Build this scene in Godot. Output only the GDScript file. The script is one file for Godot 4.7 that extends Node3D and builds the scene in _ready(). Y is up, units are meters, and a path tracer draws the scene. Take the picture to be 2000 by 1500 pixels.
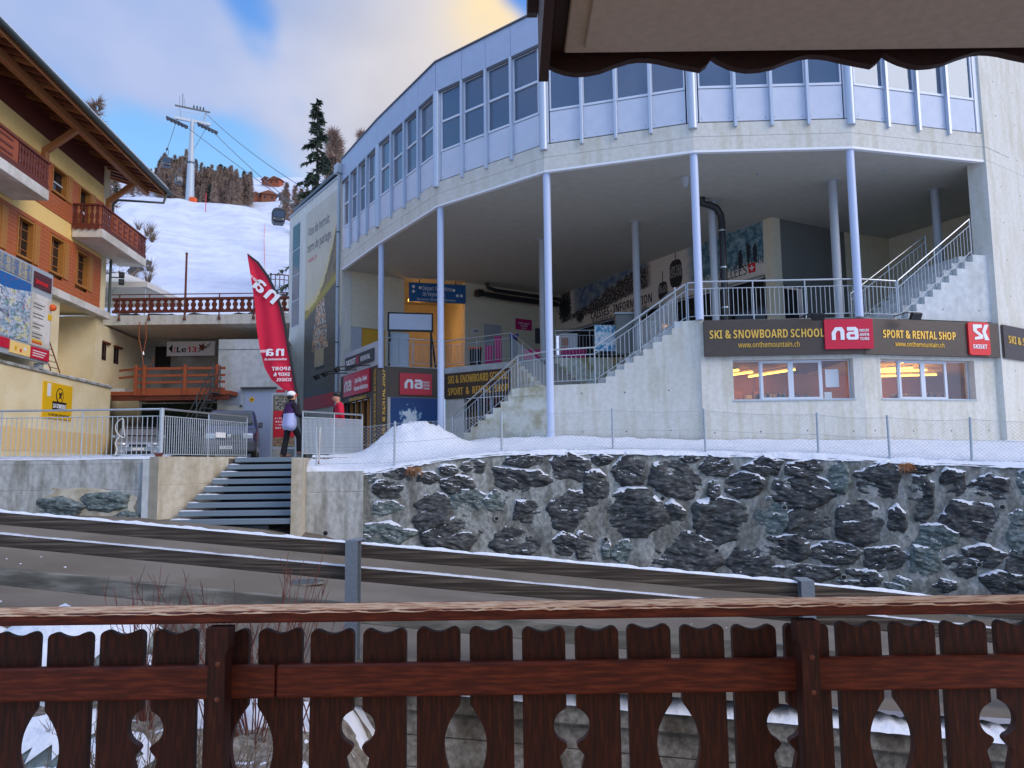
extends Node3D

# ---------------------------------------------------------------- mesh builder
class MB:
	var v := PackedVector3Array()
	var n := PackedVector3Array()
	var uv := PackedVector2Array()
	var c := PackedColorArray()
	var ix := PackedInt32Array()
	var col := Color.WHITE
	var painted := false

	func vert(p: Vector3, nn: Vector3, t := Vector2.ZERO) -> void:
		v.append(p); n.append(nn); uv.append(t); c.append(col)

	func tri(a: Vector3, b: Vector3, d: Vector3) -> void:
		var nn := (b - a).cross(d - a).normalized()
		var k := v.size()
		vert(a, nn); vert(b, nn); vert(d, nn)
		ix.append_array(PackedInt32Array([k, k + 2, k + 1]))

	func quad(a: Vector3, b: Vector3, d: Vector3, e: Vector3) -> void:
		var nn := (b - a).cross(e - a)
		if nn.length_squared() < 1e-14:
			nn = (d - b).cross(e - b)
		nn = nn.normalized()
		var k := v.size()
		vert(a, nn, Vector2(0, 1)); vert(b, nn, Vector2(1, 1)); vert(d, nn, Vector2(1, 0)); vert(e, nn, Vector2(0, 0))
		ix.append_array(PackedInt32Array([k, k + 2, k + 1, k, k + 3, k + 2]))

	func box(m: Vector3, s: Vector3, b := Basis.IDENTITY, bev := 0.0) -> void:
		var h := s * 0.5
		if bev <= 0.0:
			var p := []
			for i in 8:
				p.append(m + b * Vector3(h.x if i & 1 else -h.x, h.y if i & 2 else -h.y, h.z if i & 4 else -h.z))
			quad(p[4], p[5], p[7], p[6]); quad(p[1], p[0], p[2], p[3]); quad(p[5], p[1], p[3], p[7])
			quad(p[0], p[4], p[6], p[2]); quad(p[6], p[7], p[3], p[2]); quad(p[0], p[1], p[5], p[4])
			return
		var k := h - Vector3.ONE * bev
		var f := func(sx: float, sy: float, sz: float, ax: int) -> Vector3:
			var q := Vector3(sx * k.x, sy * k.y, sz * k.z)
			if ax == 0: q.x = sx * h.x
			elif ax == 1: q.y = sy * h.y
			else: q.z = sz * h.z
			return m + b * q
		for s1 in [-1.0, 1.0]:
			face([f.call(s1, -1.0, -1.0, 0), f.call(s1, 1.0, -1.0, 0), f.call(s1, 1.0, 1.0, 0), f.call(s1, -1.0, 1.0, 0)], b.x * s1)
			face([f.call(-1.0, s1, -1.0, 1), f.call(1.0, s1, -1.0, 1), f.call(1.0, s1, 1.0, 1), f.call(-1.0, s1, 1.0, 1)], b.y * s1)
			face([f.call(-1.0, -1.0, s1, 2), f.call(1.0, -1.0, s1, 2), f.call(1.0, 1.0, s1, 2), f.call(-1.0, 1.0, s1, 2)], b.z * s1)
			for s2 in [-1.0, 1.0]:
				face([f.call(s1, s2, -1.0, 0), f.call(s1, s2, 1.0, 0), f.call(s1, s2, 1.0, 1), f.call(s1, s2, -1.0, 1)], b.x * s1 + b.y * s2)
				face([f.call(s1, -1.0, s2, 0), f.call(s1, 1.0, s2, 0), f.call(s1, 1.0, s2, 2), f.call(s1, -1.0, s2, 2)], b.x * s1 + b.z * s2)
				face([f.call(-1.0, s1, s2, 1), f.call(1.0, s1, s2, 1), f.call(1.0, s1, s2, 2), f.call(-1.0, s1, s2, 2)], b.y * s1 + b.z * s2)
				for s3 in [-1.0, 1.0]:
					var t0: Vector3 = f.call(s1, s2, s3, 0)
					var t1: Vector3 = f.call(s1, s2, s3, 1)
					var t2: Vector3 = f.call(s1, s2, s3, 2)
					if (t1 - t0).cross(t2 - t0).dot(b.x * s1 + b.y * s2 + b.z * s3) > 0.0: tri(t0, t1, t2)
					else: tri(t0, t2, t1)

	func face(p: Array, out: Vector3) -> void:
		if (p[1] - p[0]).cross(p[2] - p[0]).dot(out) >= 0.0: quad(p[0], p[1], p[2], p[3])
		else: quad(p[3], p[2], p[1], p[0])

	func beam(a: Vector3, b: Vector3, wide: float, high: float, bev := 0.0) -> void:
		var x := (b - a).normalized()
		var up := Vector3.UP if absf(x.y) < 0.95 else Vector3.BACK
		var z := x.cross(up).normalized()
		box((a + b) * 0.5, Vector3(a.distance_to(b), high, wide), Basis(x, z.cross(x), z), bev)

	# smooth sheet of nu x nv points; faces are outward where du x dv points outward
	func sheet(p: PackedVector3Array, nu: int, nv: int, wrap := false, cols := PackedColorArray()) -> void:
		var k := v.size()
		var nn := PackedVector3Array()
		nn.resize(nu * nv)
		var last := nu if wrap else nu - 1
		for j in nv - 1:
			for i in last:
				var i2 := (i + 1) % nu
				var a := j * nu + i
				var b := j * nu + i2
				var d := (j + 1) * nu + i2
				var e := (j + 1) * nu + i
				var q := (p[d] - p[a]).cross(p[e] - p[b])
				nn[a] += q; nn[b] += q; nn[d] += q; nn[e] += q
				ix.append_array(PackedInt32Array([k + a, k + d, k + b, k + a, k + e, k + d]))
		for j in nv:
			for i in nu:
				v.append(p[j * nu + i]); n.append(nn[j * nu + i].normalized())
				uv.append(Vector2(float(i) / (nu - 1), 1.0 - float(j) / (nv - 1)))
				c.append(cols[j * nu + i] if cols.size() else col)

	func tube(p: Array, r, sides := 8, cap := true, flat := 1.0) -> void:
		var q := PackedVector3Array()
		var up := Vector3.UP
		var t0: Vector3 = (p[1] - p[0]).normalized()
		if absf(t0.y) > 0.9: up = Vector3.RIGHT
		for j in p.size():
			var t: Vector3
			if j == 0: t = t0
			elif j == p.size() - 1: t = (p[j] - p[j - 1]).normalized()
			else: t = ((p[j + 1] - p[j]).normalized() + (p[j] - p[j - 1]).normalized()).normalized()
			var sx := t.cross(up).normalized()
			up = sx.cross(t).normalized()
			var rad: float = r[j] if r is Array else r
			for i in sides:
				var a := -TAU * i / sides
				q.append(p[j] + (sx * cos(a) + up * sin(a) * flat) * rad)
		sheet(q, sides, p.size(), true)
		if cap:
			for e in [0, p.size() - 1]:
				for i in range(1, sides - 1):
					var o: int = e * sides
					if e == 0: tri(q[o], q[o + i + 1], q[o + i])
					else: tri(q[o], q[o + i], q[o + i + 1])

	func cyl(a: Vector3, b: Vector3, r1: float, r2 := -1.0, sides := 10) -> void:
		tube([a, b], [r1, r1 if r2 < 0.0 else r2], sides)

	func ball(m: Vector3, r: Vector3, nu := 12, nv := 8) -> void:
		var q := PackedVector3Array()
		for j in nv + 1:
			var b := PI * j / nv - PI / 2
			for i in nu:
				var a := -TAU * i / nu
				q.append(m + Vector3(cos(a) * cos(b), sin(b), sin(a) * cos(b)) * r)
		sheet(q, nu, nv + 1, true)

	# polygon (x, y), front at z1, back at z0
	func prism(poly: PackedVector2Array, z0: float, z1: float, t := Transform3D.IDENTITY, bev := 0.0) -> void:
		var pp := poly.duplicate()
		if Geometry2D.is_polygon_clockwise(pp): pp.reverse()
		var fr := pp
		if bev > 0.0:
			var off := Geometry2D.offset_polygon(pp, -bev)
			if off.size() == 1 and off[0].size() > 2:
				fr = off[0]
				if Geometry2D.is_polygon_clockwise(fr): fr.reverse()
			if fr.size() != pp.size():
				fr = pp
		var tr := Geometry2D.triangulate_polygon(fr)
		var nz := (t.basis.z).normalized()
		for side in 2:
			var k := v.size()
			for q in (fr if side == 0 else pp): vert(t * Vector3(q.x, q.y, z1 if side == 0 else z0), nz if side == 0 else -nz, q)
			var t2 := tr if side == 0 else Geometry2D.triangulate_polygon(pp)
			for i in range(0, t2.size(), 3):
				var a := t2[i]; var b := t2[i + 1]; var d := t2[i + 2]
				var g: PackedVector2Array = fr if side == 0 else pp
				var ccw := (g[b] - g[a]).cross(g[d] - g[a]) > 0.0
				if ccw == (side == 0): ix.append_array(PackedInt32Array([k + a, k + d, k + b]))
				else: ix.append_array(PackedInt32Array([k + a, k + b, k + d]))
		var zb := z1 - (bev if fr != pp else 0.0)
		for i in pp.size():
			var p := pp[i]; var q := pp[(i + 1) % pp.size()]
			quad(t * Vector3(p.x, p.y, z0), t * Vector3(q.x, q.y, z0), t * Vector3(q.x, q.y, zb), t * Vector3(p.x, p.y, zb))
			if fr != pp:
				var r := fr[i]; var s := fr[(i + 1) % pp.size()]
				quad(t * Vector3(p.x, p.y, zb), t * Vector3(q.x, q.y, zb), t * Vector3(s.x, s.y, z1), t * Vector3(r.x, r.y, z1))

	# horizontal slab from an (x, z) outline
	func slab(poly: PackedVector2Array, y0: float, y1: float) -> void:
		var q := PackedVector2Array()
		for p in poly: q.append(Vector2(p.x, -p.y))
		prism(q, y0, y1, Transform3D(Basis(Vector3.RIGHT, Vector3.FORWARD, Vector3.UP), Vector3.ZERO))

	# closed profile (out, y) swept along a path of (x, z) points with mitred corners; out points to the left-hand normal (-dz, dx)
	func sweep(path: Array, prof: PackedVector2Array) -> void:
		var rows := []
		for i in path.size():
			var d0: Vector2 = (path[i] - path[maxi(i - 1, 0)]).normalized() if i > 0 else (path[1] - path[0]).normalized()
			var d1: Vector2 = (path[mini(i + 1, path.size() - 1)] - path[i]).normalized() if i < path.size() - 1 else d0
			var n0 := Vector2(-d0.y, d0.x)
			var n1 := Vector2(-d1.y, d1.x)
			var m := (n0 + n1).normalized()
			m /= maxf(m.dot(n0), 0.3)
			var row := []
			for p in prof: row.append(Vector3(path[i].x + m.x * p.x, p.y, path[i].y + m.y * p.x))
			rows.append(row)
		var k := prof.size()
		var cw := Geometry2D.is_polygon_clockwise(prof)
		for i in path.size() - 1:
			for j in k:
				var j2 := (j + 1) % k
				if cw: quad(rows[i][j], rows[i][j2], rows[i + 1][j2], rows[i + 1][j])
				else: quad(rows[i][j2], rows[i][j], rows[i + 1][j], rows[i + 1][j2])
		var tr := Geometry2D.triangulate_polygon(prof)
		for i in range(0, tr.size(), 3):
			for e in [0, path.size() - 1]:
				var a: Vector3 = rows[e][tr[i]]; var b: Vector3 = rows[e][tr[i + 1]]; var d: Vector3 = rows[e][tr[i + 2]]
				var out: Vector2 = (path[1] - path[0]) * -1.0 if e == 0 else path[-1] - path[-2]
				if (b - a).cross(d - a).dot(Vector3(out.x, 0, out.y)) > 0.0: tri(a, b, d)
				else: tri(a, d, b)

	func mesh() -> ArrayMesh:
		var m := ArrayMesh.new()
		var a := []
		a.resize(Mesh.ARRAY_MAX)
		a[Mesh.ARRAY_VERTEX] = v; a[Mesh.ARRAY_NORMAL] = n; a[Mesh.ARRAY_TEX_UV] = uv; a[Mesh.ARRAY_INDEX] = ix
		if painted: a[Mesh.ARRAY_COLOR] = c
		m.add_surface_from_arrays(Mesh.PRIMITIVE_TRIANGLES, a)
		return m

# ---------------------------------------------------------------- objects
var taken := {}
func numbered(called: String) -> String:
	taken[called] = taken.get(called, -1) + 1
	return called if taken[called] == 0 else "%s_%03d" % [called, taken[called]]

func tag(o: Node, label: String, category := "", group := "", kind := "") -> Node:
	if label: o.set_meta("label", label)
	if category: o.set_meta("category", category)
	if group: o.set_meta("group", group)
	if kind: o.set_meta("kind", kind)
	return o

func thing(called: String, label: String, category: String, at := Vector3.ZERO, turn := 0.0, group := "") -> Node3D:
	var o := Node3D.new()
	o.name = numbered(called)
	add_child(o)
	o.position = at
	o.rotation.y = turn
	tag(o, label, category, group)
	return o

func put(called: String, m: Mesh, mt: Material, parent: Node, at := Transform3D.IDENTITY) -> MeshInstance3D:
	var o := MeshInstance3D.new()
	o.mesh = m
	o.material_override = mt
	if parent == self: called = numbered(called)
	o.name = called
	parent.add_child(o, true)
	o.transform = at
	return o

func obj(called: String, mb: MB, mt: Material, parent: Node = self) -> MeshInstance3D:
	return put(called, mb.mesh(), mt, parent)

func stuff(o: Node) -> Node:
	o.set_meta("kind", "stuff")
	return o

func struct(called: String, mb: MB, mt: Material, label := "") -> MeshInstance3D:
	var o := obj(called, mb, mt)
	o.set_meta("kind", "structure")
	if label: o.set_meta("label", label)
	return o

func dup(root: Node3D, at: Transform3D, label := "") -> Node3D:
	var r: Node3D = root.duplicate()
	r.name = numbered(str(root.name).rstrip("_0123456789"))
	add_child(r)
	r.transform = at
	if label: r.set_meta("label", label)
	return r

func one(f: Callable) -> MB:
	var m := MB.new()
	f.call(m)
	return m

func box(called: String, m: Vector3, s: Vector3, mt: Material, parent: Node, b := Basis.IDENTITY, bev := 0.0) -> MeshInstance3D:
	var k := MB.new()
	k.box(m, s, b, bev)
	return obj(called, k, mt, parent)

# thin print: a board face carrying an image, its centre at t, facing t.z
func picture(called: String, w: float, h: float, mt: Material, parent: Node, t: Transform3D, thick := 0.02) -> MeshInstance3D:
	var k := MB.new()
	var x := w / 2; var y := h / 2
	k.quad(Vector3(-x, -y, 0), Vector3(x, -y, 0), Vector3(x, y, 0), Vector3(-x, y, 0))
	var e := thick
	k.quad(Vector3(x, -y, -e), Vector3(-x, -y, -e), Vector3(-x, y, -e), Vector3(x, y, -e))
	for q in [[Vector3(-x, -y, 0), Vector3(-x, -y, -e), Vector3(x, -y, -e), Vector3(x, -y, 0)], [Vector3(x, y, 0), Vector3(x, y, -e), Vector3(-x, y, -e), Vector3(-x, y, 0)], [Vector3(-x, y, 0), Vector3(-x, y, -e), Vector3(-x, -y, -e), Vector3(-x, -y, 0)], [Vector3(x, -y, 0), Vector3(x, -y, -e), Vector3(x, y, -e), Vector3(x, y, 0)]]:
		k.quad(q[0], q[1], q[2], q[3])
	return put(called, k.mesh(), mt, parent, t)

func font_of(kind: String) -> Font:
	var f := SystemFont.new()
	f.font_names = PackedStringArray(["Droid Serif" if kind.begins_with("serif") else "Droid Sans"])
	f.font_weight = 700 if kind.ends_with("bold") else 400
	return f
var fonts := {}
func text(s: String, cap: float, mt: Material, parent: Node, t: Transform3D, width := 0.0, kind := "sans_bold", deep := 0.015, called := "lettering") -> MeshInstance3D:
	if not fonts.has(kind): fonts[kind] = font_of(kind)
	var m := TextMesh.new()
	m.font = fonts[kind]
	m.text = s
	m.font_size = 40
	m.pixel_size = cap / (0.714 * 40.0)
	m.depth = deep
	m.curve_step = 1.0
	m.horizontal_alignment = HORIZONTAL_ALIGNMENT_CENTER
	var o := put(called, m, mt, parent, t)
	if width > 0.0:
		o.scale_object_local(Vector3(width / maxf(m.get_aabb().size.x, 0.001), 1, 1))
	return o

func face_to(at: Vector3, normal: Vector3) -> Transform3D:
	var z := normal.normalized()
	var x := Vector3.UP.cross(z).normalized()
	return Transform3D(Basis(x, z.cross(x), z), at)

# ---------------------------------------------------------------- materials
func c8(r: int, g: int, b: int) -> Color:
	return Color(r / 255.0, g / 255.0, b / 255.0)

func ntex(sd: int, freq: float, ramp: Array, size := 512, octaves := 5, kind := FastNoiseLite.TYPE_SIMPLEX_SMOOTH, fract := FastNoiseLite.FRACTAL_FBM) -> NoiseTexture2D:
	var f := FastNoiseLite.new()
	f.seed = sd
	f.noise_type = kind
	f.frequency = freq
	f.fractal_type = fract
	f.fractal_octaves = octaves
	f.fractal_gain = 0.55
	var t := NoiseTexture2D.new()
	t.width = size; t.height = size
	t.seamless = true
	t.seamless_blend_skirt = 0.2
	t.noise = f
	if ramp.size():
		var g := Gradient.new()
		var offs := PackedFloat32Array(); var cols := PackedColorArray()
		for r in ramp:
			offs.append(r[0]); cols.append(r[1])
		g.offsets = offs; g.colors = cols
		t.color_ramp = g
	return t

func flat(name_: String, col: Color, rough := 0.7, metal := 0.0) -> StandardMaterial3D:
	var m := StandardMaterial3D.new()
	m.resource_name = name_
	m.albedo_color = col
	m.roughness = rough
	m.metallic = metal
	return m

var seedn := 11
# grained material: ramp of colours over noise, per-axis repeats per metre
func grain(name_: String, ramp: Array, scale_: Vector3, rough := 0.8, bump := 0.0, freq := 0.012, metal := 0.0, world := false, octaves := 5) -> StandardMaterial3D:
	seedn += 1
	var m := flat(name_, Color.WHITE, rough, metal)
	m.albedo_texture = ntex(seedn, freq, ramp, 512, octaves)
	m.uv1_triplanar = true
	m.uv1_world_triplanar = world
	m.uv1_scale = scale_
	m.uv1_triplanar_sharpness = 4.0
	if bump > 0.0:
		m.heightmap_enabled = true
		m.heightmap_scale = bump
		m.heightmap_texture = ntex(seedn, freq, [], 512, octaves)
	return m

func stains(m: StandardMaterial3D, sd: int, dark: Color, scale_: Vector3, freq := 0.006, lo := 0.42, hi := 0.62) -> StandardMaterial3D:
	m.detail_enabled = true
	m.detail_blend_mode = BaseMaterial3D.BLEND_MODE_MUL
	m.detail_uv_layer = BaseMaterial3D.DETAIL_UV_2
	m.detail_albedo = ntex(sd, freq, [[0.0, dark], [lo, dark.lerp(Color.WHITE, 0.5)], [hi, Color.WHITE], [1.0, Color.WHITE]], 512, 5)
	m.uv2_triplanar = true
	m.uv2_world_triplanar = true
	m.uv2_scale = scale_
	return m

func picture_mat(name_: String, im: Image, rough := 0.5) -> StandardMaterial3D:
	var m := flat(name_, Color.WHITE, rough)
	m.albedo_texture = ImageTexture.create_from_image(im)
	return m

var M := {}
func materials() -> void:
	M.concrete = stains(grain("concrete", [[0.0, c8(204, 203, 194)], [0.5, c8(213, 212, 204)], [1.0, c8(221, 220, 213)]], Vector3.ONE * 0.5, 0.9, 0.04, 0.02), 401, c8(236, 233, 222), Vector3(0.5, 0.06, 0.5), 0.01, 0.35, 0.5)
	M.concrete_blue = stains(grain("cast concrete", [[0.0, c8(184, 190, 192)], [0.5, c8(200, 205, 207)], [1.0, c8(216, 220, 220)]], Vector3.ONE * 0.35, 0.88, 0.06, 0.015), 402, c8(222, 222, 214), Vector3(0.25, 0.07, 0.25))
	M.concrete_old = stains(grain("weathered concrete", [[0.0, c8(156, 159, 158)], [0.45, c8(174, 178, 178)], [0.6, c8(182, 186, 186)], [1.0, c8(196, 198, 196)]], Vector3(0.5, 0.35, 0.5), 0.93, 0.5, 0.02), 403, c8(178, 174, 164), Vector3(0.4, 0.06, 0.4), 0.008, 0.36, 0.55)
	M.concrete_warm = stains(grain("buff concrete", [[0.0, c8(180, 172, 154)], [0.5, c8(198, 191, 174)], [1.0, c8(210, 204, 190)]], Vector3.ONE * 0.4, 0.93, 0.4, 0.02), 404, c8(214, 207, 194), Vector3(0.4, 0.07, 0.4))
	M.concrete_lime = stains(grain("limed concrete", [[0.0, c8(188, 182, 160)], [0.4, c8(206, 205, 188)], [0.55, c8(216, 217, 203)], [1.0, c8(226, 226, 216)]], Vector3.ONE * 0.35, 0.9, 0.12, 0.015), 405, c8(190, 174, 132), Vector3(0.35, 0.22, 0.35), 0.009, 0.30, 0.44)
	M.soffit = grain("painted soffit", [[0.0, c8(184, 181, 170)], [1.0, c8(196, 193, 183)]], Vector3.ONE * 0.2, 0.85, 0.0, 0.02)
	M.wall_beige = grain("beige render", [[0.0, c8(222, 213, 188)], [1.0, c8(234, 226, 204)]], Vector3.ONE * 0.3, 0.9, 0.1, 0.02)
	M.wall_grey = grain("grey panel", [[0.0, c8(176, 182, 190)], [1.0, c8(190, 196, 205)]], Vector3.ONE * 0.3, 0.6, 0.0, 0.02)
	M.wall_ochre = grain("ochre render", [[0.0, c8(214, 160, 50)], [1.0, c8(230, 178, 66)]], Vector3.ONE * 0.4, 0.85, 0.1, 0.02)
	M.panel = grain("pale aluminium panel", [[0.0, c8(196, 205, 222)], [1.0, c8(206, 214, 229)]], Vector3.ONE * 0.5, 0.62, 0.0, 0.008, 0.0, true)
	M.fascia = grain("pale fascia sheet", [[0.0, c8(166, 178, 200)], [1.0, c8(176, 187, 208)]], Vector3.ONE * 0.5, 0.4, 0.0, 0.008, 0.2, true)
	M.mullion = flat("pale blue metal", c8(186, 198, 214), 0.35, 0.25)
	M.frame_white = flat("white window frame", c8(214, 222, 234), 0.4)
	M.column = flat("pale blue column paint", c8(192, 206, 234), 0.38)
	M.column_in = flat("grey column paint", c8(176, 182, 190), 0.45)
	M.coping = flat("dark metal coping", c8(92, 94, 98), 0.4, 0.6)
	M.galv = grain("galvanised steel", [[0.0, c8(158, 170, 180)], [0.5, c8(178, 189, 198)], [1.0, c8(196, 204, 212)]], Vector3.ONE * 1.3, 0.5, 0.0, 0.03, 0.15)
	M.steel = flat("stainless steel", c8(196, 200, 202), 0.28, 0.8)
	M.steel_dark = flat("dark steel", c8(86, 92, 96), 0.5, 0.6)
	M.black = flat("black plastic", c8(24, 25, 28), 0.5)
	M.pipe = flat("black pipe", c8(40, 41, 44), 0.35)
	var g := flat("tinted glass", Color(0.44, 0.50, 0.58, 0.5), 0.03, 0.45)
	g.transparency = BaseMaterial3D.TRANSPARENCY_ALPHA
	M.glass = g
	var g2 := flat("clear glass", Color(0.9, 0.95, 0.95, 0.06), 0.02)
	g2.transparency = BaseMaterial3D.TRANSPARENCY_ALPHA
	M.glass_clear = g2
	M.glass_dark = flat("dark glass", c8(26, 30, 34), 0.06)
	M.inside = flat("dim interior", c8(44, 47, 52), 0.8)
	M.dark_metal = flat("dark metal cladding", c8(122, 125, 124), 0.5, 0.1)
	M.shutter_dark = flat("dark shutter", c8(34, 37, 42), 0.5)
	M.snow = grain("snow", [[0.0, c8(204, 210, 222)], [0.5, c8(216, 220, 229)], [1.0, c8(226, 228, 234)]], Vector3.ONE * 0.5, 0.75, 1.6, 0.03, 0.0, true)
	M.piste = stains(grain("groomed snow", [[0.0, c8(198, 205, 220)], [0.5, c8(211, 216, 228)], [1.0, c8(222, 225, 233)]], Vector3.ONE * 0.04, 0.8, 8.0, 0.02, 0.0, true), 411, c8(226, 226, 236), Vector3.ONE * 0.012, 0.02)
	M.asphalt = stains(grain("gritty road", [[0.0, c8(92, 84, 74)], [0.5, c8(116, 107, 96)], [1.0, c8(146, 136, 122)]], Vector3.ONE * 2.4, 0.92, 0.4, 0.06, 0.0, true), 412, c8(214, 210, 206), Vector3(0.1, 0.1, 0.1))
	M.stone = stains(grain("slate stone", [[0.0, c8(50, 52, 54)], [0.42, c8(70, 72, 74)], [0.58, c8(82, 85, 86)], [0.72, c8(100, 105, 105)], [1.0, c8(150, 156, 156)]], Vector3(0.5, 1.3, 0.5), 0.75, 0.7, 0.016, 0.0, true, 6), 413, c8(120, 124, 130), Vector3(0.5, 0.5, 0.5), 0.01, 0.4, 0.6)
	M.stone.vertex_color_use_as_albedo = true
	M.stone_green = stains(grain("green slate stone", [[0.0, c8(74, 86, 88)], [0.45, c8(104, 118, 119)], [0.62, c8(124, 137, 137)], [1.0, c8(164, 174, 170)]], Vector3(0.7, 1.1, 0.7), 0.75, 0.9, 0.016, 0.0, true, 6), 414, c8(150, 156, 156), Vector3(0.6, 0.6, 0.6), 0.01, 0.4, 0.6)
	M.stone_green.vertex_color_use_as_albedo = true
	M.mortar = stains(grain("wall mortar", [[0.0, c8(120, 124, 122)], [0.45, c8(150, 154, 152)], [0.65, c8(166, 169, 166)], [1.0, c8(186, 188, 183)]], Vector3(0.8, 0.6, 0.8), 0.95, 0.8, 0.02, 0.0, true), 415, c8(150, 146, 138), Vector3(0.5, 0.25, 0.5))
	M.earth = grain("frozen earth", [[0.0, c8(74, 68, 60)], [0.5, c8(118, 110, 100)], [1.0, c8(160, 154, 146)]], Vector3.ONE * 0.7, 0.95, 1.5, 0.03, 0.0, true)
	M.balcony = grain("stained balcony wood", [[0.0, c8(34, 11, 5)], [0.35, c8(52, 18, 8)], [0.5, c8(62, 22, 10)], [0.64, c8(72, 28, 13)], [1.0, c8(104, 48, 28)]], Vector3(7, 0.7, 7), 0.6, 0.05, 0.02)
	M.balcony_x = grain("stained balcony beam", [[0.0, c8(68, 24, 13)], [0.45, c8(98, 37, 19)], [0.6, c8(112, 45, 24)], [1.0, c8(142, 68, 40)]], Vector3(0.7, 7, 7), 0.6, 0.05, 0.02)
	M.rail_top = grain("worn handrail wood", [[0.0, c8(134, 70, 40)], [0.3, c8(170, 104, 66)], [0.42, c8(222, 172, 128)], [0.62, c8(236, 194, 154)], [1.0, c8(244, 214, 182)]], Vector3(0.9, 7, 7), 0.75, 0.15, 0.02)
	M.guard_wood = grain("weathered guardrail wood", [[0.0, c8(40, 34, 29)], [0.45, c8(62, 53, 45)], [0.6, c8(76, 66, 56)], [1.0, c8(118, 108, 94)]], Vector3(0.12, 4, 4), 0.9, 0.25, 0.012)
	M.guard_grey = grain("grey guardrail wood", [[0.0, c8(76, 73, 66)], [0.45, c8(100, 97, 88)], [0.6, c8(116, 112, 102)], [1.0, c8(150, 146, 136)]], Vector3(0.2, 0.9, 0.9), 0.92, 0.2, 0.012)
	M.clad = grain("larch cladding", [[0.0, c8(158, 80, 42)], [0.42, c8(180, 96, 52)], [0.58, c8(192, 106, 60)], [1.0, c8(206, 126, 78)]], Vector3(6, 5, 0.25), 0.6, 0.0, 0.02)
	M.step = grain("step metal", [[0.0, c8(112, 126, 136)], [1.0, c8(138, 152, 161)]], Vector3.ONE * 2.0, 0.5, 0.0, 0.03, 0.2)
	M.ochre_pale = flat("pale ochre render", c8(232, 204, 148), 0.9)
	M.post_steel = grain("dull post steel", [[0.0, c8(108, 116, 124)], [1.0, c8(140, 148, 156)]], Vector3.ONE * 2.0, 0.5, 0.0, 0.03, 0.3)
	M.concrete_dark = stains(grain("dark stained concrete", [[0.0, c8(92, 88, 80)], [0.5, c8(128, 123, 114)], [1.0, c8(158, 154, 146)]], Vector3(0.7, 0.7, 0.7), 0.95, 0.6, 0.03, 0.0, true), 420, c8(140, 130, 116), Vector3(0.5, 0.2, 0.5))
	M.frame_wood = grain("honey window wood", [[0.0, c8(150, 92, 36)], [0.5, c8(182, 122, 54)], [1.0, c8(206, 150, 80)]], Vector3(4, 1, 4), 0.55, 0.0, 0.02)
	M.roof_wood = grain("brown eaves wood", [[0.0, c8(86, 46, 28)], [0.5, c8(122, 68, 42)], [1.0, c8(150, 92, 60)]], Vector3(5, 5, 0.6), 0.65, 0.0, 0.02)
	M.beam_wood = grain("eaves beam wood", [[0.0, c8(126, 76, 40)], [0.5, c8(164, 106, 60)], [1.0, c8(186, 130, 80)]], Vector3(4, 4, 0.5), 0.6, 0.0, 0.02)
	M.deep_wood = grain("dark red carved wood", [[0.0, c8(72, 30, 20)], [0.5, c8(106, 48, 34)], [1.0, c8(134, 70, 50)]], Vector3.ONE * 2.0, 0.6, 0.0, 0.02)
	M.fence_wood = grain("orange fence wood", [[0.0, c8(122, 52, 28)], [0.5, c8(160, 80, 46)], [1.0, c8(190, 112, 70)]], Vector3(0.7, 4, 4), 0.65, 0.0, 0.02)
	M.plaster = stains(grain("yellow plaster", [[0.0, c8(250, 210, 128)], [1.0, c8(252, 220, 146)]], Vector3.ONE * 0.5, 0.9, 0.12, 0.03), 416, c8(244, 236, 222), Vector3.ONE * 0.12)
	M.plaster_pale = stains(grain("cream plaster", [[0.0, c8(236, 222, 182)], [1.0, c8(244, 232, 198)]], Vector3.ONE * 0.5, 0.9, 0.12, 0.03), 417, c8(240, 234, 220), Vector3.ONE * 0.15)
	M.white_plaster = stains(grain("white plaster", [[0.0, c8(218, 216, 210)], [1.0, c8(232, 230, 226)]], Vector3.ONE * 0.5, 0.9, 0.1, 0.03), 418, c8(214, 210, 200), Vector3.ONE * 0.2)
	M.grey_plaster = stains(grain("grey plaster", [[0.0, c8(164, 164, 158)], [1.0, c8(184, 184, 178)]], Vector3.ONE * 0.5, 0.9, 0.1, 0.03), 419, c8(190, 186, 176), Vector3.ONE * 0.2)
	M.gutter = flat("dark green gutter", c8(74, 84, 80), 0.45, 0.3)
	M.sign_brown = grain("brown sign board", [[0.0, c8(64, 54, 48)], [1.0, c8(82, 71, 63)]], Vector3(0.3, 2, 0.3), 0.4, 0.0, 0.02)
	M.gold = flat("gold lettering", c8(232, 186, 84), 0.38, 0.35)
	M.white = flat("white print", c8(236, 238, 242), 0.5)
	M.red = flat("red sign", c8(206, 24, 60), 0.35)
	M.red_bright = flat("red badge", c8(222, 38, 44), 0.35)
	M.magenta = flat("magenta panel", c8(196, 20, 110), 0.5)
	M.blue_sign = flat("blue sign", c8(10, 92, 156), 0.4)
	M.yellow = flat("yellow sign", c8(238, 190, 18), 0.5)
	M.ink = flat("black print", c8(26, 26, 28), 0.5)
	M.orange = flat("orange plastic", c8(226, 92, 24), 0.5)
	M.rust = grain("rusty steel", [[0.0, c8(96, 52, 36)], [0.5, c8(132, 78, 58)], [1.0, c8(164, 118, 96)]], Vector3.ONE * 3.0, 0.85, 0.0, 0.03)
	M.door_blue = flat("blue grey door", c8(168, 184, 214), 0.45)
	M.twig = flat("red brown twig", c8(104, 58, 50), 0.8)
	M.twig_grey = flat("grey brown twig", c8(118, 100, 84), 0.85)
	M.bark = flat("tree bark", c8(86, 70, 60), 0.9)
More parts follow.
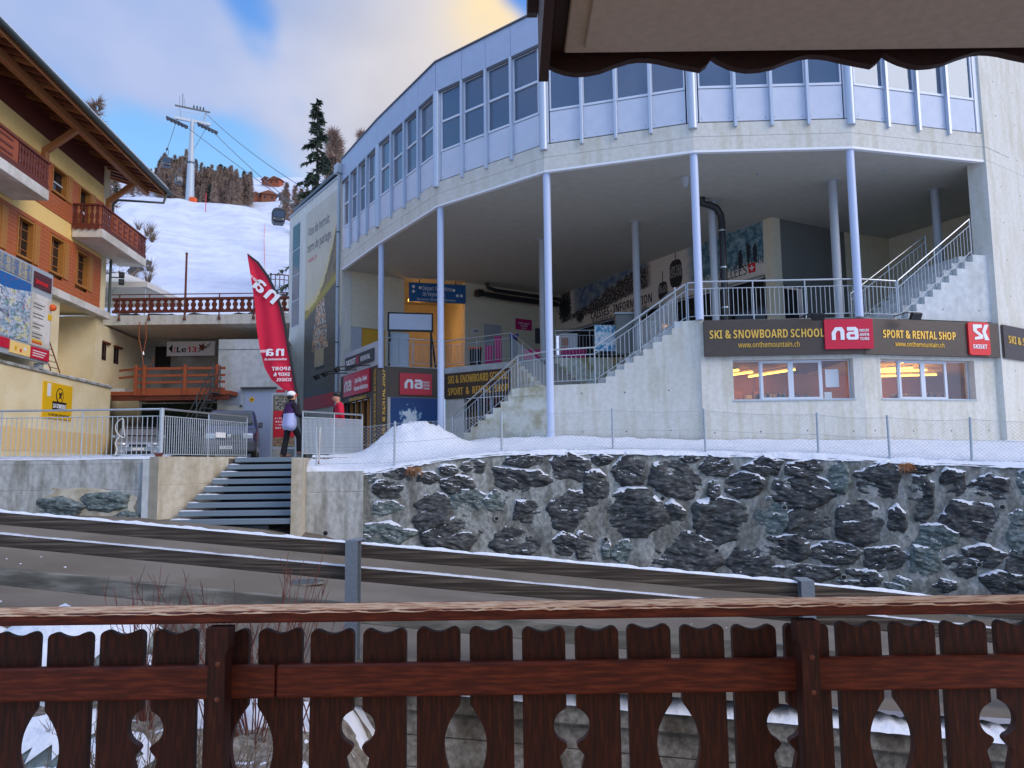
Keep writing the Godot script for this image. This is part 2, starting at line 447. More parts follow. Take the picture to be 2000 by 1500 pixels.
	M.needle = flat("spruce needles", c8(62, 74, 60), 0.85)
	M.larch = flat("bare larch twigs", c8(158, 136, 122), 0.9)
	M.larch2 = flat("brown larch twigs", c8(138, 118, 106), 0.9)
	M.fabric = flat("white canopy cloth", c8(226, 222, 216), 0.85)
	M.rubber = flat("tyre rubber", c8(26, 26, 28), 0.85)
	M.lamp = flat("chrome lamp", c8(206, 210, 214), 0.15, 0.5)
	M.paint_blue = flat("dark blue car paint", c8(22, 36, 84), 0.25, 0.2)
	M.paint_blue.clearcoat_enabled = true
	M.paint_silver = flat("silver car paint", c8(168, 176, 186), 0.3, 0.5)
	M.paint_silver.clearcoat_enabled = true
	M.bumper = flat("grey bumper plastic", c8(66, 70, 80), 0.6)
	M.copper = flat("copper chain", c8(166, 96, 62), 0.45, 0.5)
	M.net_green = grain("green shade net", [[0.0, c8(28, 40, 34)], [0.6, c8(48, 66, 54)], [1.0, c8(92, 108, 92)]], Vector3(0.4, 1.6, 0.4), 0.85, 0.6, 0.02)
	M.awning = grain("painted awning board", [[0.0, c8(168, 158, 144)], [1.0, c8(184, 174, 160)]], Vector3(2, 2, 2), 0.7, 0.0, 0.02)
	M.awning_dark = grain("dark fascia board", [[0.0, c8(36, 16, 12)], [1.0, c8(62, 30, 22)]], Vector3(2, 6, 6), 0.6, 0.0, 0.02)
	M.skin = flat("skin", c8(204, 150, 122), 0.6)
	M.cloth = flat("clothes", Color.WHITE, 0.8)
	M.cloth.vertex_color_use_as_albedo = true

func glow(name_: String, col: Color, e: float) -> StandardMaterial3D:
	var m := flat(name_, col, 0.5)
	m.emission_enabled = true
	m.emission = col
	m.emission_energy_multiplier = e
	return m

func sky_image() -> Image:
	var w := 1024; var h := 512
	var a := FastNoiseLite.new(); a.seed = 5; a.frequency = 1.15; a.fractal_octaves = 6; a.fractal_gain = 0.52; a.noise_type = FastNoiseLite.TYPE_SIMPLEX_SMOOTH
	var b := FastNoiseLite.new(); b.seed = 23; b.frequency = 2.6; b.fractal_octaves = 5; b.noise_type = FastNoiseLite.TYPE_SIMPLEX_SMOOTH
	var im := Image.create_empty(w, h, false, Image.FORMAT_RGBF)
	var dir := func(az: float, el: float) -> Vector3:
		var z := deg_to_rad(az); var e := deg_to_rad(el)
		return Vector3(sin(z) * cos(e), sin(e), -cos(z) * cos(e))
	var gaps := [[dir.call(-22.5, 20.0), 7.0, 1.1], [dir.call(-20.2, 31.0), 2.4, 0.9], [dir.call(-18.4, 28.4), 1.9, 0.55], [dir.call(-15.5, 25.6), 1.4, 0.4], [dir.call(2.2, 33.5), 2.6, 1.2], [dir.call(-31.0, 17.0), 6.0, 0.7], [dir.call(150.0, 22.0), 24.0, 0.12], [dir.call(-150.0, 40.0), 20.0, 0.3]]
	var fills := [[dir.call(-31.0, 29.5), 8.5, 0.9], [dir.call(-25.0, 26.5), 4.5, 0.6], [dir.call(-10.0, 27.0), 7.0, 0.8], [dir.call(-3.0, 30.0), 5.0, 0.7]]
	var warm: Vector3 = dir.call(-1.6, 31.6)
	var pale: Vector3 = dir.call(-9.0, 25.0)
	for j in h:
		var el := PI / 2 - (j + 0.5) / h * PI
		for i in w:
			var az := (i + 0.5) / w * TAU
			var d := Vector3(sin(az) * cos(el), sin(el), -cos(az) * cos(el))
			if d.y < -0.02:
				im.set_pixel(i, j, Color(0.30, 0.32, 0.36))
				continue
			var up := clampf(d.y, 0.0, 1.0)
			var blue := Color(0.20, 0.42, 0.70).lerp(Color(0.07, 0.19, 0.52), smoothstep(0.28, 0.6, up))
			var q := d * Vector3(1, 1.7, 1)
			var t := a.get_noise_3dv(q) + 0.42 * b.get_noise_3dv(q)
			var dens := 0.5 + t * 1.1
			for g in gaps: dens -= g[2] * exp(-pow(rad_to_deg(d.angle_to(g[0])) / g[1], 2.0))
			for g in fills: dens += g[2] * exp(-pow(rad_to_deg(d.angle_to(g[0])) / g[1], 2.0))
			dens += 0.30 * b.get_noise_3dv(q * 2.7) + 0.16 * b.get_noise_3dv(q * 6.0)
			var cov := smoothstep(0.05, 0.75, dens)
			var lit := 0.5 + 0.6 * b.get_noise_3dv(q * 1.1 + Vector3(3, 1, 2)) + 0.45 * a.get_noise_3dv(q * 2.0) + 0.3 * b.get_noise_3dv(q * 3.3 + Vector3(1, 5, 2))
			var cloud := Color(0.19, 0.29, 0.53).lerp(Color(0.31, 0.37, 0.56), clampf(lit, 0.0, 1.0))
			cloud *= Color.WHITE.lerp(Color(3.1, 2.75, 2.2), smoothstep(0.5, 0.9, up)) * (1.0 + 0.5 * smoothstep(0.1, -0.6, -d.z))  # clouds overhead and behind the camera made brighter to light the scene
			var wa := rad_to_deg(d.angle_to(warm))
			cloud = cloud.lerp(Color(0.44, 0.43, 0.46) * (0.75 + 0.45 * lit), 0.75 * exp(-pow(rad_to_deg(d.angle_to(pale)) / 8.0, 2.0)))
			cloud = cloud.lerp(Color(0.60, 0.53, 0.46), 0.7 * exp(-pow(wa / 9.0, 2.0)))
			cloud = cloud.lerp(Color(0.68, 0.54, 0.33), clampf(exp(-pow(wa / 2.8, 2.0)) * (0.1 + 1.2 * lit), 0.0, 1.0))
			im.set_pixel(i, j, blue.lerp(cloud, cov) * 0.92)
	return im
var rng := RandomNumberGenerator.new()
var fn := FastNoiseLite.new()

func road_y(x: float, z: float) -> float:
	var near := -2.12 - 0.074 * x
	return lerpf(near, ramp([[-34.0, 0.4], [-9.0, -1.14], [-5.3, -1.5], [-3.7, -2.05], [0.0, -2.62], [4.0, -3.1], [12.0, -3.75], [30.0, -5.4]], x), smoothstep(-8.6, -18.0, z))

func _ready() -> void:
	# ---- camera, sky, sun, exposure
	var cam := Camera3D.new()
	cam.name = "camera"
	add_child(cam)
	cam.basis = Basis.from_euler(Vector3(deg_to_rad(5.9), 0.0, deg_to_rad(-0.67)))
	cam.fov = 53.03
	cam.near = 0.05
	cam.far = 3000.0
	cam.current = true
	var env := Environment.new()
	env.background_mode = Environment.BG_SKY
	var sm := PanoramaSkyMaterial.new()
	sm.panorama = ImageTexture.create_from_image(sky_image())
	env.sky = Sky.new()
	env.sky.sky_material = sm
	env.tonemap_mode = Environment.TONE_MAPPER_LINEAR
	env.tonemap_exposure = 1.65
	env.sdfgi_enabled = true
	env.ssao_enabled = true
	env.ssil_enabled = true
	var we := WorldEnvironment.new()
	we.name = "sky"
	we.environment = env
	add_child(we)
	var sun := DirectionalLight3D.new()
	sun.name = "sun"
	sun.light_energy = 0.38
	sun.light_angular_distance = 40.0
	sun.light_color = Color(1.0, 0.93, 0.84)
	sun.shadow_enabled = true
	add_child(sun)
	sun.look_at_from_position(Vector3(24, 17, 15), Vector3.ZERO)
	rng.seed = 4711
	fn.seed = 9
	fn.frequency = 1.0
	fn.fractal_octaves = 3
	materials()
	ground()
	hill()
	stone_wall()
	front_stairs()
	station()
	chalet()
	bar_terrace()
	plaza_things()
	lift()
	trees()
	guardrail()
	slope_things()
	balcony()

# ---------------------------------------------------------------- ground, road, snow
func ground() -> void:
	var k := MB.new()
	k.quad(Vector3(-900, -9, 60), Vector3(900, -9, 60), Vector3(900, -9, -900), Vector3(-900, -9, -900))
	struct("ground", k, M.piste, "snowy valley ground")
	# road between guardrail and walls
	var p := PackedVector3Array()
	var nu := 60; var nv := 24
	for j in nv:
		for i in nu:
			var x := lerpf(-34.0, 30.0, float(i) / (nu - 1))
			var z := lerpf(-7.6, -22.0, float(j) / (nv - 1))
			if x < -5.0 and j == 0: z = -8.6
			p.append(Vector3(x, road_y(x, z) + 0.012 * fn.get_noise_2d(x * 0.5, z * 0.5), z))
	k = MB.new()
	k.sheet(p, nu, nv)
	struct("road", k, M.asphalt, "gritty sloping road behind the guardrail")
	k = MB.new()
	for i in 50:
		var x := rng.randf_range(-9.0, 6.0); var z := -8.4 - 5.0 * pow(rng.randf(), 2.0)
		k.ball(Vector3(x, road_y(x, z) + 0.01, z), Vector3.ONE * rng.randf_range(0.006, 0.022) * Vector3(1.3, 0.7, 1), 6, 4)
	tag(obj("snow_crumbs", k, M.snow), "scattered crumbs of snow on the road behind the guardrail", "snow", "", "stuff")
	var mc := thing("manhole_cover", "round dark manhole cover in the road behind the guardrail", "manhole cover", Vector3(-3.55, road_y(-3.55, -13.2) + 0.012, -13.2))
	k = MB.new(); k.cyl(Vector3(0, -0.01, 0), Vector3(0, 0.012, 0), 0.36, 0.36, 24); obj("rim", k, M.concrete_dark, mc)
	k = MB.new(); k.cyl(Vector3(0, 0.0, 0), Vector3(0, 0.018, 0), 0.3, 0.3, 24); obj("lid", k, M.steel_dark, mc)
	# plaza at the top of the steps
	k = MB.new()
	k.slab(PackedVector2Array([Vector2(-34, -18.75), Vector2(-8.35, -18.75), Vector2(-7.3, -20.5), Vector2(-5.5, -20.5), Vector2(-5.2, -20.2), Vector2(-2.0, -24.0), Vector2(-2.0, -36.0), Vector2(-8.0, -44.0), Vector2(-34, -48.0)]), -0.6, 0.22)
	struct("plaza", k, M.asphalt, "paved yard at the top of the steps")
	# snow lying along the yard edge behind the railing
	k = MB.new()
	p = PackedVector3Array()
	nu = 90; nv = 9
	for j in nv:
		for i in nu:
			var x := lerpf(-30.0, -8.42, float(i) / (nu - 1))
			var t := float(j) / (nv - 1)
			var hgt := (0.07 + 0.05 * fn.get_noise_2d(x * 1.3, 4.0 + t) + 0.04 * fn.get_noise_2d(x * 4.0, t * 3.0)) * sqrt(sin(PI * clampf(t, 0.02, 0.98)))
			p.append(Vector3(x, (0.225 if t > 0.0 else 0.19) + maxf(hgt, 0.0), lerpf(-18.43, -20.2, t) + 0.03 * fn.get_noise_2d(x * 3.0, t)))
	k.sheet(p, nu, nv)
	tag(obj("snow_strip", k, M.snow), "strip of snow along the yard edge behind the galvanised railing", "snow", "", "stuff")
	# slope below the road, towards the balcony
	k = MB.new()
	p = PackedVector3Array()
	nu = 110; nv = 60
	for j in nv:
		for i in nu:
			var x := lerpf(-12.0, 9.0, float(i) / (nu - 1))
			var z := lerpf(0.5, -8.7, float(j) / (nv - 1))
			p.append(Vector3(x, slope_y(x, z), z))
	k.sheet(p, nu, nv)
	struct("slope", k, M.earth, "rough bank between road and balcony")
	# snow on that slope: sheet lifted above it where snow lies
	k = MB.new()
	p = PackedVector3Array()
	nu = 260; nv = 150
	for j in nv:
		for i in nu:
			var x := lerpf(-10.0, 8.0, float(i) / (nu - 1))
			var z := lerpf(-0.6, -8.5, float(j) / (nv - 1))
			var c := 0.03 + 0.17 * fn.get_noise_2d(x * 0.9, z * 1.3 + 7.0) + 0.06 * fn.get_noise_2d(x * 3.0, z * 3.0) + 0.02 * fn.get_noise_2d(x * 11.0, z * 11.0) - 0.12 * smoothstep(-7.6, -6.8, z)
			p.append(Vector3(x, slope_y(x, z) + clampf(c, -0.06, 0.10), z))
	k.sheet(p, nu, nv)
	tag(obj("snow_patches", k, M.snow), "patches of snow lying on the bank below the guardrail", "snow", "", "stuff")

func slope_y(x: float, z: float) -> float:
	var drop := 2.5 * smoothstep(-1.9, -0.2, x)
	var base := road_y(x, -8.0) - 0.12 - drop - 0.20 * maxf(z + 8.2, 0.0)
	return base + 0.22 * fn.get_noise_2d(x * 0.8, z * 0.8) + 0.08 * fn.get_noise_2d(x * 3.1, z * 3.1)

# ---------------------------------------------------------------- stone wall
const WALL := [Vector2(-5.25, -19.25), Vector2(-2.9, -19.55), Vector2(-0.3, -20.0), Vector2(2.6, -20.0), Vector2(5.0, -19.8), Vector2(7.6, -19.15), Vector2(9.3, -18.65), Vector2(11.0, -18.15), Vector2(14.5, -17.0), Vector2(22.0, -14.2)]
const TOPS := [[0.0, -0.12], [1.6, -0.2], [2.66, 0.0], [3.96, 0.18], [5.3, 0.27], [7.9, 0.25], [10.5, 0.16], [13.0, 0.05], [15.3, -0.1], [17.4, -0.2], [21.0, -0.32], [30.0, -0.6]]
func along(path: Array, s: float) -> Array:
	for i in path.size() - 1:
		var l: float = path[i].distance_to(path[i + 1])
		if s <= l or i == path.size() - 2:
			var d: Vector2 = (path[i + 1] - path[i]) / l
			return [path[i] + d * s, d]
		s -= l
	return []
func ramp(t: Array, s: float) -> float:
	for i in t.size() - 1:
		if s <= t[i + 1][0]:
			return lerpf(t[i][1], t[i + 1][1], smoothstep(0.0, 1.0, clampf((s - t[i][0]) / (t[i + 1][0] - t[i][0]), 0.0, 1.0)) * 0.4 + 0.6 * clampf((s - t[i][0]) / (t[i + 1][0] - t[i][0]), 0.0, 1.0))
	return t[-1][1]

const STONES := [[1.74, -0.35, 0.35, 0.27], [2.24, -0.6, 1.05, 0.45], [2.43, -0.25, 0.72, 0.31], [3.1, -0.37, 0.63, 0.36], [3.65, -0.15, 0.46, 0.27], [4.25, -0.11, 0.65, 0.37], [3.88, -0.53, 0.92, 0.48], [2.04, -1.1, 0.78, 0.38], [3.09, -1.18, 1.06, 0.98], [4.1, -1, 0.92, 0.63], [5, -1, 0.88, 0.52], [5.32, -0.43, 1.64, 0.62], [5.64, 0.06, 1.02, 0.32], [6.77, -0.15, 1.06, 0.71], [7.61, 0.06, 0.51, 0.28], [8.34, -0.24, 0.96, 0.8], [7.44, -0.65, 0.72, 0.87], [6.71, -1.2, 0.97, 1.02], [8.24, -1.34, 1.69, 1.18], [1.96, -1.74, 1.61, 0.6], [3.78, -1.78, 1.64, 0.85], [5.7, -1.27, 0.85, 0.59], [5.44, -1.94, 1.36, 0.84], [6.6, -2.11, 0.6, 0.65], [7.16, -2.1, 0.62, 0.72], [8.08, -2.24, 0.64, 0.65], [7.65, -2.22, 0.23, 0.45], [9.57, -0.43, 1.33, 0.93], [9.86, 0.06, 0.48, 0.18], [10.5, -0.14, 0.82, 0.5], [10.43, -0.73, 0.35, 0.5], [11.15, -0.62, 1, 0.67], [11.67, -0.15, 0.94, 0.49], [12.65, -0.23, 0.94, 0.4], [12.52, -0.79, 1.44, 0.77], [13.39, -0.43, 0.51, 0.83], [14.26, -0.5, 1.11, 0.86], [15.22, -0.92, 0.54, 1.04], [15.87, -0.61, 0.62, 0.71], [16.65, -0.69, 0.86, 0.6], [17.45, -0.58, 0.53, 0.61], [9.31, -1.41, 0.77, 0.79], [10.59, -1.52, 1.54, 1.05], [11.83, -1.36, 0.77, 0.99], [12.66, -1.56, 1.16, 0.83], [13.8, -1.51, 1.12, 1.07], [14.62, -1.5, 0.43, 0.72], [15.36, -1.86, 1.01, 0.56], [16.25, -1.49, 1.3, 0.95], [17.17, -1.66, 0.57, 0.89], [9.56, -2.35, 1.79, 1.09], [11.15, -2.49, 1.1, 0.86], [11.95, -2.15, 1.29, 0.72], [13.23, -2.27, 1.2, 0.52], [14.34, -2.45, 0.92, 0.7], [15.2, -2.44, 0.69, 0.75], [15.91, -2.54, 0.82, 0.49], [16.37, -2.27, 0.88, 0.53], [12.45, -2.76, 1.54, 0.43], [13.73, -2.92, 0.96, 0.55], [15.55, -2.96, 0.53, 0.33], [16.73, -2.86, 0.87, 0.53], [17.9, -1.2, 0.8, 0.7], [17.13, -2.55, 0.61, 0.89], [14.54, -2.96, 0.66, 0.42], [15.21, -0.25, 0.64, 0.21], [18.2, -0.5, 0.9, 0.5], [18.0, -2.0, 0.9, 0.8], [18.9, -1.4, 0.9, 0.9]]

# one rough boulder face in its own frame: centre t, x along, z out
func boulder(t: Transform3D, w: float, h: float, proud: float, snow_on: bool, mt: Material, parent: Node, tilt: float) -> void:
	var na := 72; var nr := 24
	var sd := rng.randf() * 100.0
	# irregular polygon outline
	var nvx := 5 + rng.randi() % 3
	var pol := PackedVector2Array()
	var off := rng.randf() * TAU
	for i in nvx:
		var a := off + TAU * (i + rng.randf_range(-0.26, 0.26)) / nvx
		pol.append(Vector2(cos(a), sin(a)) * rng.randf_range(0.98, 1.24))
	var q := PackedVector3Array()
	var hs := PackedFloat32Array()
	var f := func(x: float, y: float, r: float) -> float:
		var u := x * cos(tilt) + y * sin(tilt)
		var s := -x * sin(tilt) + y * cos(tilt)
		var lean := 0.25 * x * cos(sd) + 0.3 * y * sin(sd * 1.7)
		var crack := fn.get_noise_2d(u * 1.2 + sd, s * 3.0)
		var relief := 0.024 * fn.get_noise_2d(u * 1.3 + sd, s * 8.0) + 0.024 * absf(fn.get_noise_2d(u * 3.0, s * 15.0 + sd)) + 0.034 * signf(crack) * minf(absf(crack) * 6.0, 0.5) + 0.01 * fn.get_noise_2d(u * 14.0, s * 30.0)
		return (proud + 0.5 * lean + relief) * (1.0 - pow(r, 9.0)) - 0.03
	for j in nr:
		var r := 1.0 - pow(1.0 - float(j) / (nr - 1), 1.35)
		r = float(j) / (nr - 1)
		for i in na:
			var a := -TAU * i / na
			var ca := cos(a); var sa := sin(a)
			var rad := 1.0
			for e in nvx:
				var hit = Geometry2D.segment_intersects_segment(Vector2.ZERO, Vector2(ca, sa) * 3.0, pol[e], pol[(e + 1) % nvx])
				if hit != null: rad = (hit as Vector2).length()
			rad *= 1.0 + 0.07 * fn.get_noise_2d(ca * 2.0 + sd, sa * 2.0) + 0.05 * fn.get_noise_2d(ca * 5.0, sa * 5.0 + sd)
			var x := ca * rad * w * 0.5 * r; var y := sa * rad * h * 0.5 * r
			q.append(t * Vector3(x, y, f.call(x, y, r)))
	var k := MB.new()
	k.painted = true
	var tone := rng.randf_range(0.95, 1.75)
	k.col = Color(tone * rng.randf_range(0.95, 1.04), tone, tone * rng.randf_range(0.96, 1.06))
	k.sheet(q, na, nr, true)
	var st := obj("stone", k, mt, parent)
	if not snow_on: return
	# snow caught on the ledges: the faces that look up, lifted a little
	var s := MB.new()
	var nn := k.n
	var gate := PackedFloat32Array()
	for i in q.size():
		var l := t.affine_inverse() * q[i]
		var rim := l.length() / (0.5 * Vector2(w, h).length())
		gate.append(nn[i].y * 1.0 + 0.28 * fn.get_noise_2d(l.x * 2.6 + sd, l.y * 2.6) + 0.12 * fn.get_noise_2d(l.x * 11.0, l.y * 11.0 + sd) + 0.1 * rim + 0.5 * smoothstep(0.6, 0.9, float(i / na) / (nr - 1)) * clampf(l.y / (h * 0.42), 0.0, 1.0) * smoothstep(-0.12, 0.1, fn.get_noise_2d(l.x * 2.2 - sd, sd)))
	for i in range(0, k.ix.size(), 3):
		var a := k.ix[i]; var b := k.ix[i + 1]; var c := k.ix[i + 2]
		if minf(gate[a], minf(gate[b], gate[c])) > 0.63:
			var o := Vector3(0, 0.012, 0)
			var kk := s.v.size()
			for e in [a, b, c]: s.vert(q[e] + nn[e] * 0.018 + o, nn[e])
			s.ix.append_array(PackedInt32Array([kk, kk + 1, kk + 2]))
	if s.v.size() > 0:
		stuff(obj("snow", s, M.snow, st))

func stone_wall() -> void:
	var t := thing("stone_retaining_wall", "long dark slate boulder retaining wall below the snow bank, snow caught on its ledges", "wall")
	# mortar body
	var p := PackedVector3Array()
	var nu := 150; var nv := 34
	for j in nv:
		for i in nu:
			var s := lerpf(1.5, 27.0, float(i) / (nu - 1))
			var a := along(WALL, s)
			var y := lerpf(-4.2, ramp(TOPS, s), float(j) / (nv - 1))
			var out := 0.03 + 0.06 * fn.get_noise_2d(s * 1.6, y * 1.6) + 0.02 * fn.get_noise_2d(s * 7.0, y * 7.0) - 0.03 * smoothstep(-0.2, 0.3, y)
			p.append(Vector3(a[0].x - a[1].y * out, y, a[0].y + a[1].x * out))
	var k := MB.new()
	k.sheet(p, nu, nv)
	obj("mortar", k, M.mortar, t)
	k = MB.new()
	var back := []
	for i in 14: back.append(along(WALL, 1.5 + i * 1.95)[0])
	k.sweep(back, PackedVector2Array([Vector2(-0.55, -4.2), Vector2(-0.08, -4.2), Vector2(-0.08, -0.75), Vector2(-0.55, -0.75)]))
	obj("wall_core", k, M.mortar, t)
	for q in STONES:
		var a := along(WALL, q[0])
		var n := Vector3(-a[1].y, 0.0, a[1].x)
		var tr := Transform3D(Basis(Vector3(a[1].x, 0, a[1].y), Vector3.UP, n), Vector3(a[0].x, minf(q[1], ramp(TOPS, q[0]) - q[3] * 0.46), a[0].y))
		boulder(tr, q[2] * 1.15, q[3] * 1.15, rng.randf_range(0.07, 0.13), true, M.stone if rng.randf() > 0.2 else M.stone_green, t, rng.randf_range(-0.5, 0.4))
	# drain holes
	for h in [[4.86, -1.39], [7.65, -1.95], [9.12, -0.93], [10.44, -2.24], [12.1, -1.16], [13.39, -2.82], [16.86, -1.13], [16.3, -2.45]]:
		var a := along(WALL, h[0])
		var n := Vector3(-a[1].y, 0.0, a[1].x)
		var c := Vector3(a[0].x, h[1], a[0].y)
		k = MB.new()
		k.cyl(c - n * 0.1, c + n * 0.10, 0.065, 0.065, 14)
		var d := obj("drain_pipe", k, M.concrete_old, t)
		k = MB.new()
		k.cyl(c + n * 0.09, c + n * 0.104, 0.052, 0.052, 14)
		obj("drain_hole", k, M.ink, d)
	# plain concrete end beside the steps
	t = thing("concrete_wall_end", "bare board marked concrete wall between the steps and the boulder wall", "wall")
	k = MB.new()
	k.sweep([Vector2(-5.3, -19.2), Vector2(-3.75, -19.42)], PackedVector2Array([Vector2(-0.4, -3.0), Vector2(0.1, -3.0), Vector2(0.1, -0.68), Vector2(0.092, -0.66), Vector2(0.1, -0.64), Vector2(0.1, -0.14), Vector2(-0.4, -0.14)]))
	obj("wall_face", k, M.concrete_old, t)
	k = MB.new()
	k.cyl(Vector3(-4.63, -1.65, -19.3), Vector3(-4.63, -1.65, -19.185), 0.055, 0.055, 14)
	obj("drain_hole", k, M.ink, t)
	# snow bank behind the wall with the shovelled heap
	p = PackedVector3Array()
	nu = 220; nv = 40
	var backs := [[0.1, -5.35, -20.6, 0.24], [4.0, -3.9, -26.6, 0.5], [6.3, -0.6, -24.35, 0.8], [9.0, 1.6, -23.05, 0.78], [12.0, 5.4, -21.75, 0.58], [15.0, 10.0, -21.6, 0.53], [20.0, 15.3, -23.3, 0.5], [27.0, 24.0, -25.0, 0.4]]
	for j in nv:
		var v := float(j) / (nv - 1)
		for i in nu:
			var s := lerpf(0.12, 27.0, pow(float(i) / (nu - 1), 1.1))
			var a := along(WALL, s)
			var b := Vector3.ZERO
			for e in backs.size() - 1:
				if s <= backs[e + 1][0] or e == backs.size() - 2:
					var w := clampf((s - backs[e][0]) / (backs[e + 1][0] - backs[e][0]), 0.0, 1.0)
					b = Vector3(lerpf(backs[e][1], backs[e + 1][1], w), lerpf(backs[e][3], backs[e + 1][3], w), lerpf(backs[e][2], backs[e + 1][2], w))
					break
			var out := 0.06 + 0.05 * fn.get_noise_2d(s * 2.5, 3.0)
			var f := Vector3(a[0].x - a[1].y * out, ramp(TOPS, s) + 0.02, a[0].y + a[1].x * out)
			var q := f.lerp(b, v)
			q.y = lerpf(f.y, b.y, pow(v, 0.85))
			if j == 0: q.y -= 0.05 + 0.05 * absf(fn.get_noise_2d(s * 5.0, 1.0))
			else: q.y += 0.05 * sin(PI * v) + 0.05 * fn.get_noise_2d(q.x * 1.2, q.z * 1.2) + 0.022 * fn.get_noise_2d(q.x * 5.0, q.z * 5.0) + 0.02 * minf(v * 20.0, 1.0)
			var m := Vector2((q.x + 2.85) / (1.3 if q.x > -2.85 else 1.12), (q.z + 22.0) / 1.25)
			var heap := 0.86 * exp(-pow(m.length_squared(), 1.25))
			q.y += heap * (1.0 + 0.14 * fn.get_noise_2d(q.x * 2.2, q.z * 2.2) + 0.10 * fn.get_noise_2d(q.x * 6.0, q.z * 6.0)) * minf(v * 4.0, 1.0)
			p.append(q)
	k = MB.new()
	k.sheet(p, nu, nv)
	tag(obj("snow_bank", k, M.snow), "bank of snow with a shovelled heap between boulder wall and station", "snow", "", "stuff")
	# dry grass tufts hanging over the wall
	for e in [[2.75, -0.12], [14.9, -0.15]]:
		var a := along(WALL, e[0])
		k = MB.new()
		for i in 60:
			var o := Vector3(a[0].x, e[1], a[0].y) + Vector3(-a[1].y, 0, a[1].x) * 0.1 + Vector3(rng.randf_range(-0.16, 0.16), rng.randf_range(-0.02, 0.06), 0.0)
			var d := Vector3(rng.randf_range(-0.14, 0.14), -rng.randf_range(0.08, 0.22), rng.randf_range(0.02, 0.14))
			k.tube([o, o + d * 0.5 + Vector3(0, 0.06, 0.03), o + d], [0.006, 0.005, 0.002], 3, false)
		tag(obj("grass_tuft", k, flat("dry grass", c8(176, 120, 72), 0.9)), "dry rust coloured grass tuft hanging over the %s end of the boulder wall" % ("left" if e[0] < 5.0 else "right"), "grass", "grass tufts on the boulder wall")
	chain_link()

func chain_link() -> void:
	var t := thing("chain_link_fence", "low chain link fence on grey posts along the top of the boulder wall", "fence")
	var posts := [[0.35, -0.02, 1.0], [2.27, 0.0, 1.11], [5.02, 0.26, 1.36], [7.91, 0.3, 1.41], [10.28, 0.25, 1.36], [12.98, 0.08, 1.18], [14.6, -0.02, 1.07], [16.35, -0.12, 0.97], [18.6, -0.2, 0.88], [21.0, -0.3, 0.78]]
	var tops := []
	for q in posts:
		var a := along(WALL, q[0])
		var n := Vector3(-a[1].y, 0, a[1].x) * -0.12
		var f := Vector3(a[0].x, q[1] - 0.35, a[0].y) + n
		var lean := Vector3(rng.randf_range(-0.04, 0.04), 0, 0)
		var k := MB.new()
		k.cyl(f, Vector3(f.x, q[2], f.z) + lean, 0.03 if q[0] > 0.5 else 0.018, -1.0, 10)
		obj("post", k, M.galv, t)
		tops.append([Vector3(f.x, q[1] + 0.06, f.z), Vector3(f.x, q[2] - 0.05, f.z) + lean])
	var k := MB.new()
	for i in tops.size() - 1:
		var a0: Vector3 = tops[i][0]; var a1: Vector3 = tops[i][1]; var b0: Vector3 = tops[i + 1][0]; var b1: Vector3 = tops[i + 1][1]
		var at := func(u: float, v: float) -> Vector3:
			var sag := 0.05 * sin(PI * u) * v
			return a0.lerp(b0, u).lerp(a1.lerp(b1, u), v) - Vector3(0, sag, 0)
		for v in [0.0, 0.5, 1.0]:
			var w := []
			for e in 7: w.append(at.call(e / 6.0, v))
			k.tube(w, 0.005, 3, false)
		var l := a0.distance_to(b0)
		var step := 0.1 / l
		var rise := 1.05 / l
		var e := -rise
		while e < 1.0:
			for sg in [1.0, -1.0]:
				var u0 := e if sg > 0.0 else e + rise
				var u1 := e + rise if sg > 0.0 else e
				var v0 := 0.0; var v1 := 1.0
				var lo := clampf(u0, 0.0, 1.0); var hi := clampf(u1, 0.0, 1.0)
				v0 = (lo - u0) / (u1 - u0); v1 = (hi - u0) / (u1 - u0)
				if v1 - v0 > 0.01: k.tube([at.call(lo, v0), at.call(lerpf(lo, hi, 0.5), (v0 + v1) / 2), at.call(hi, v1)], 0.0026, 3, false)
			e += step
	stuff(obj("wire_mesh", k, M.galv, t))

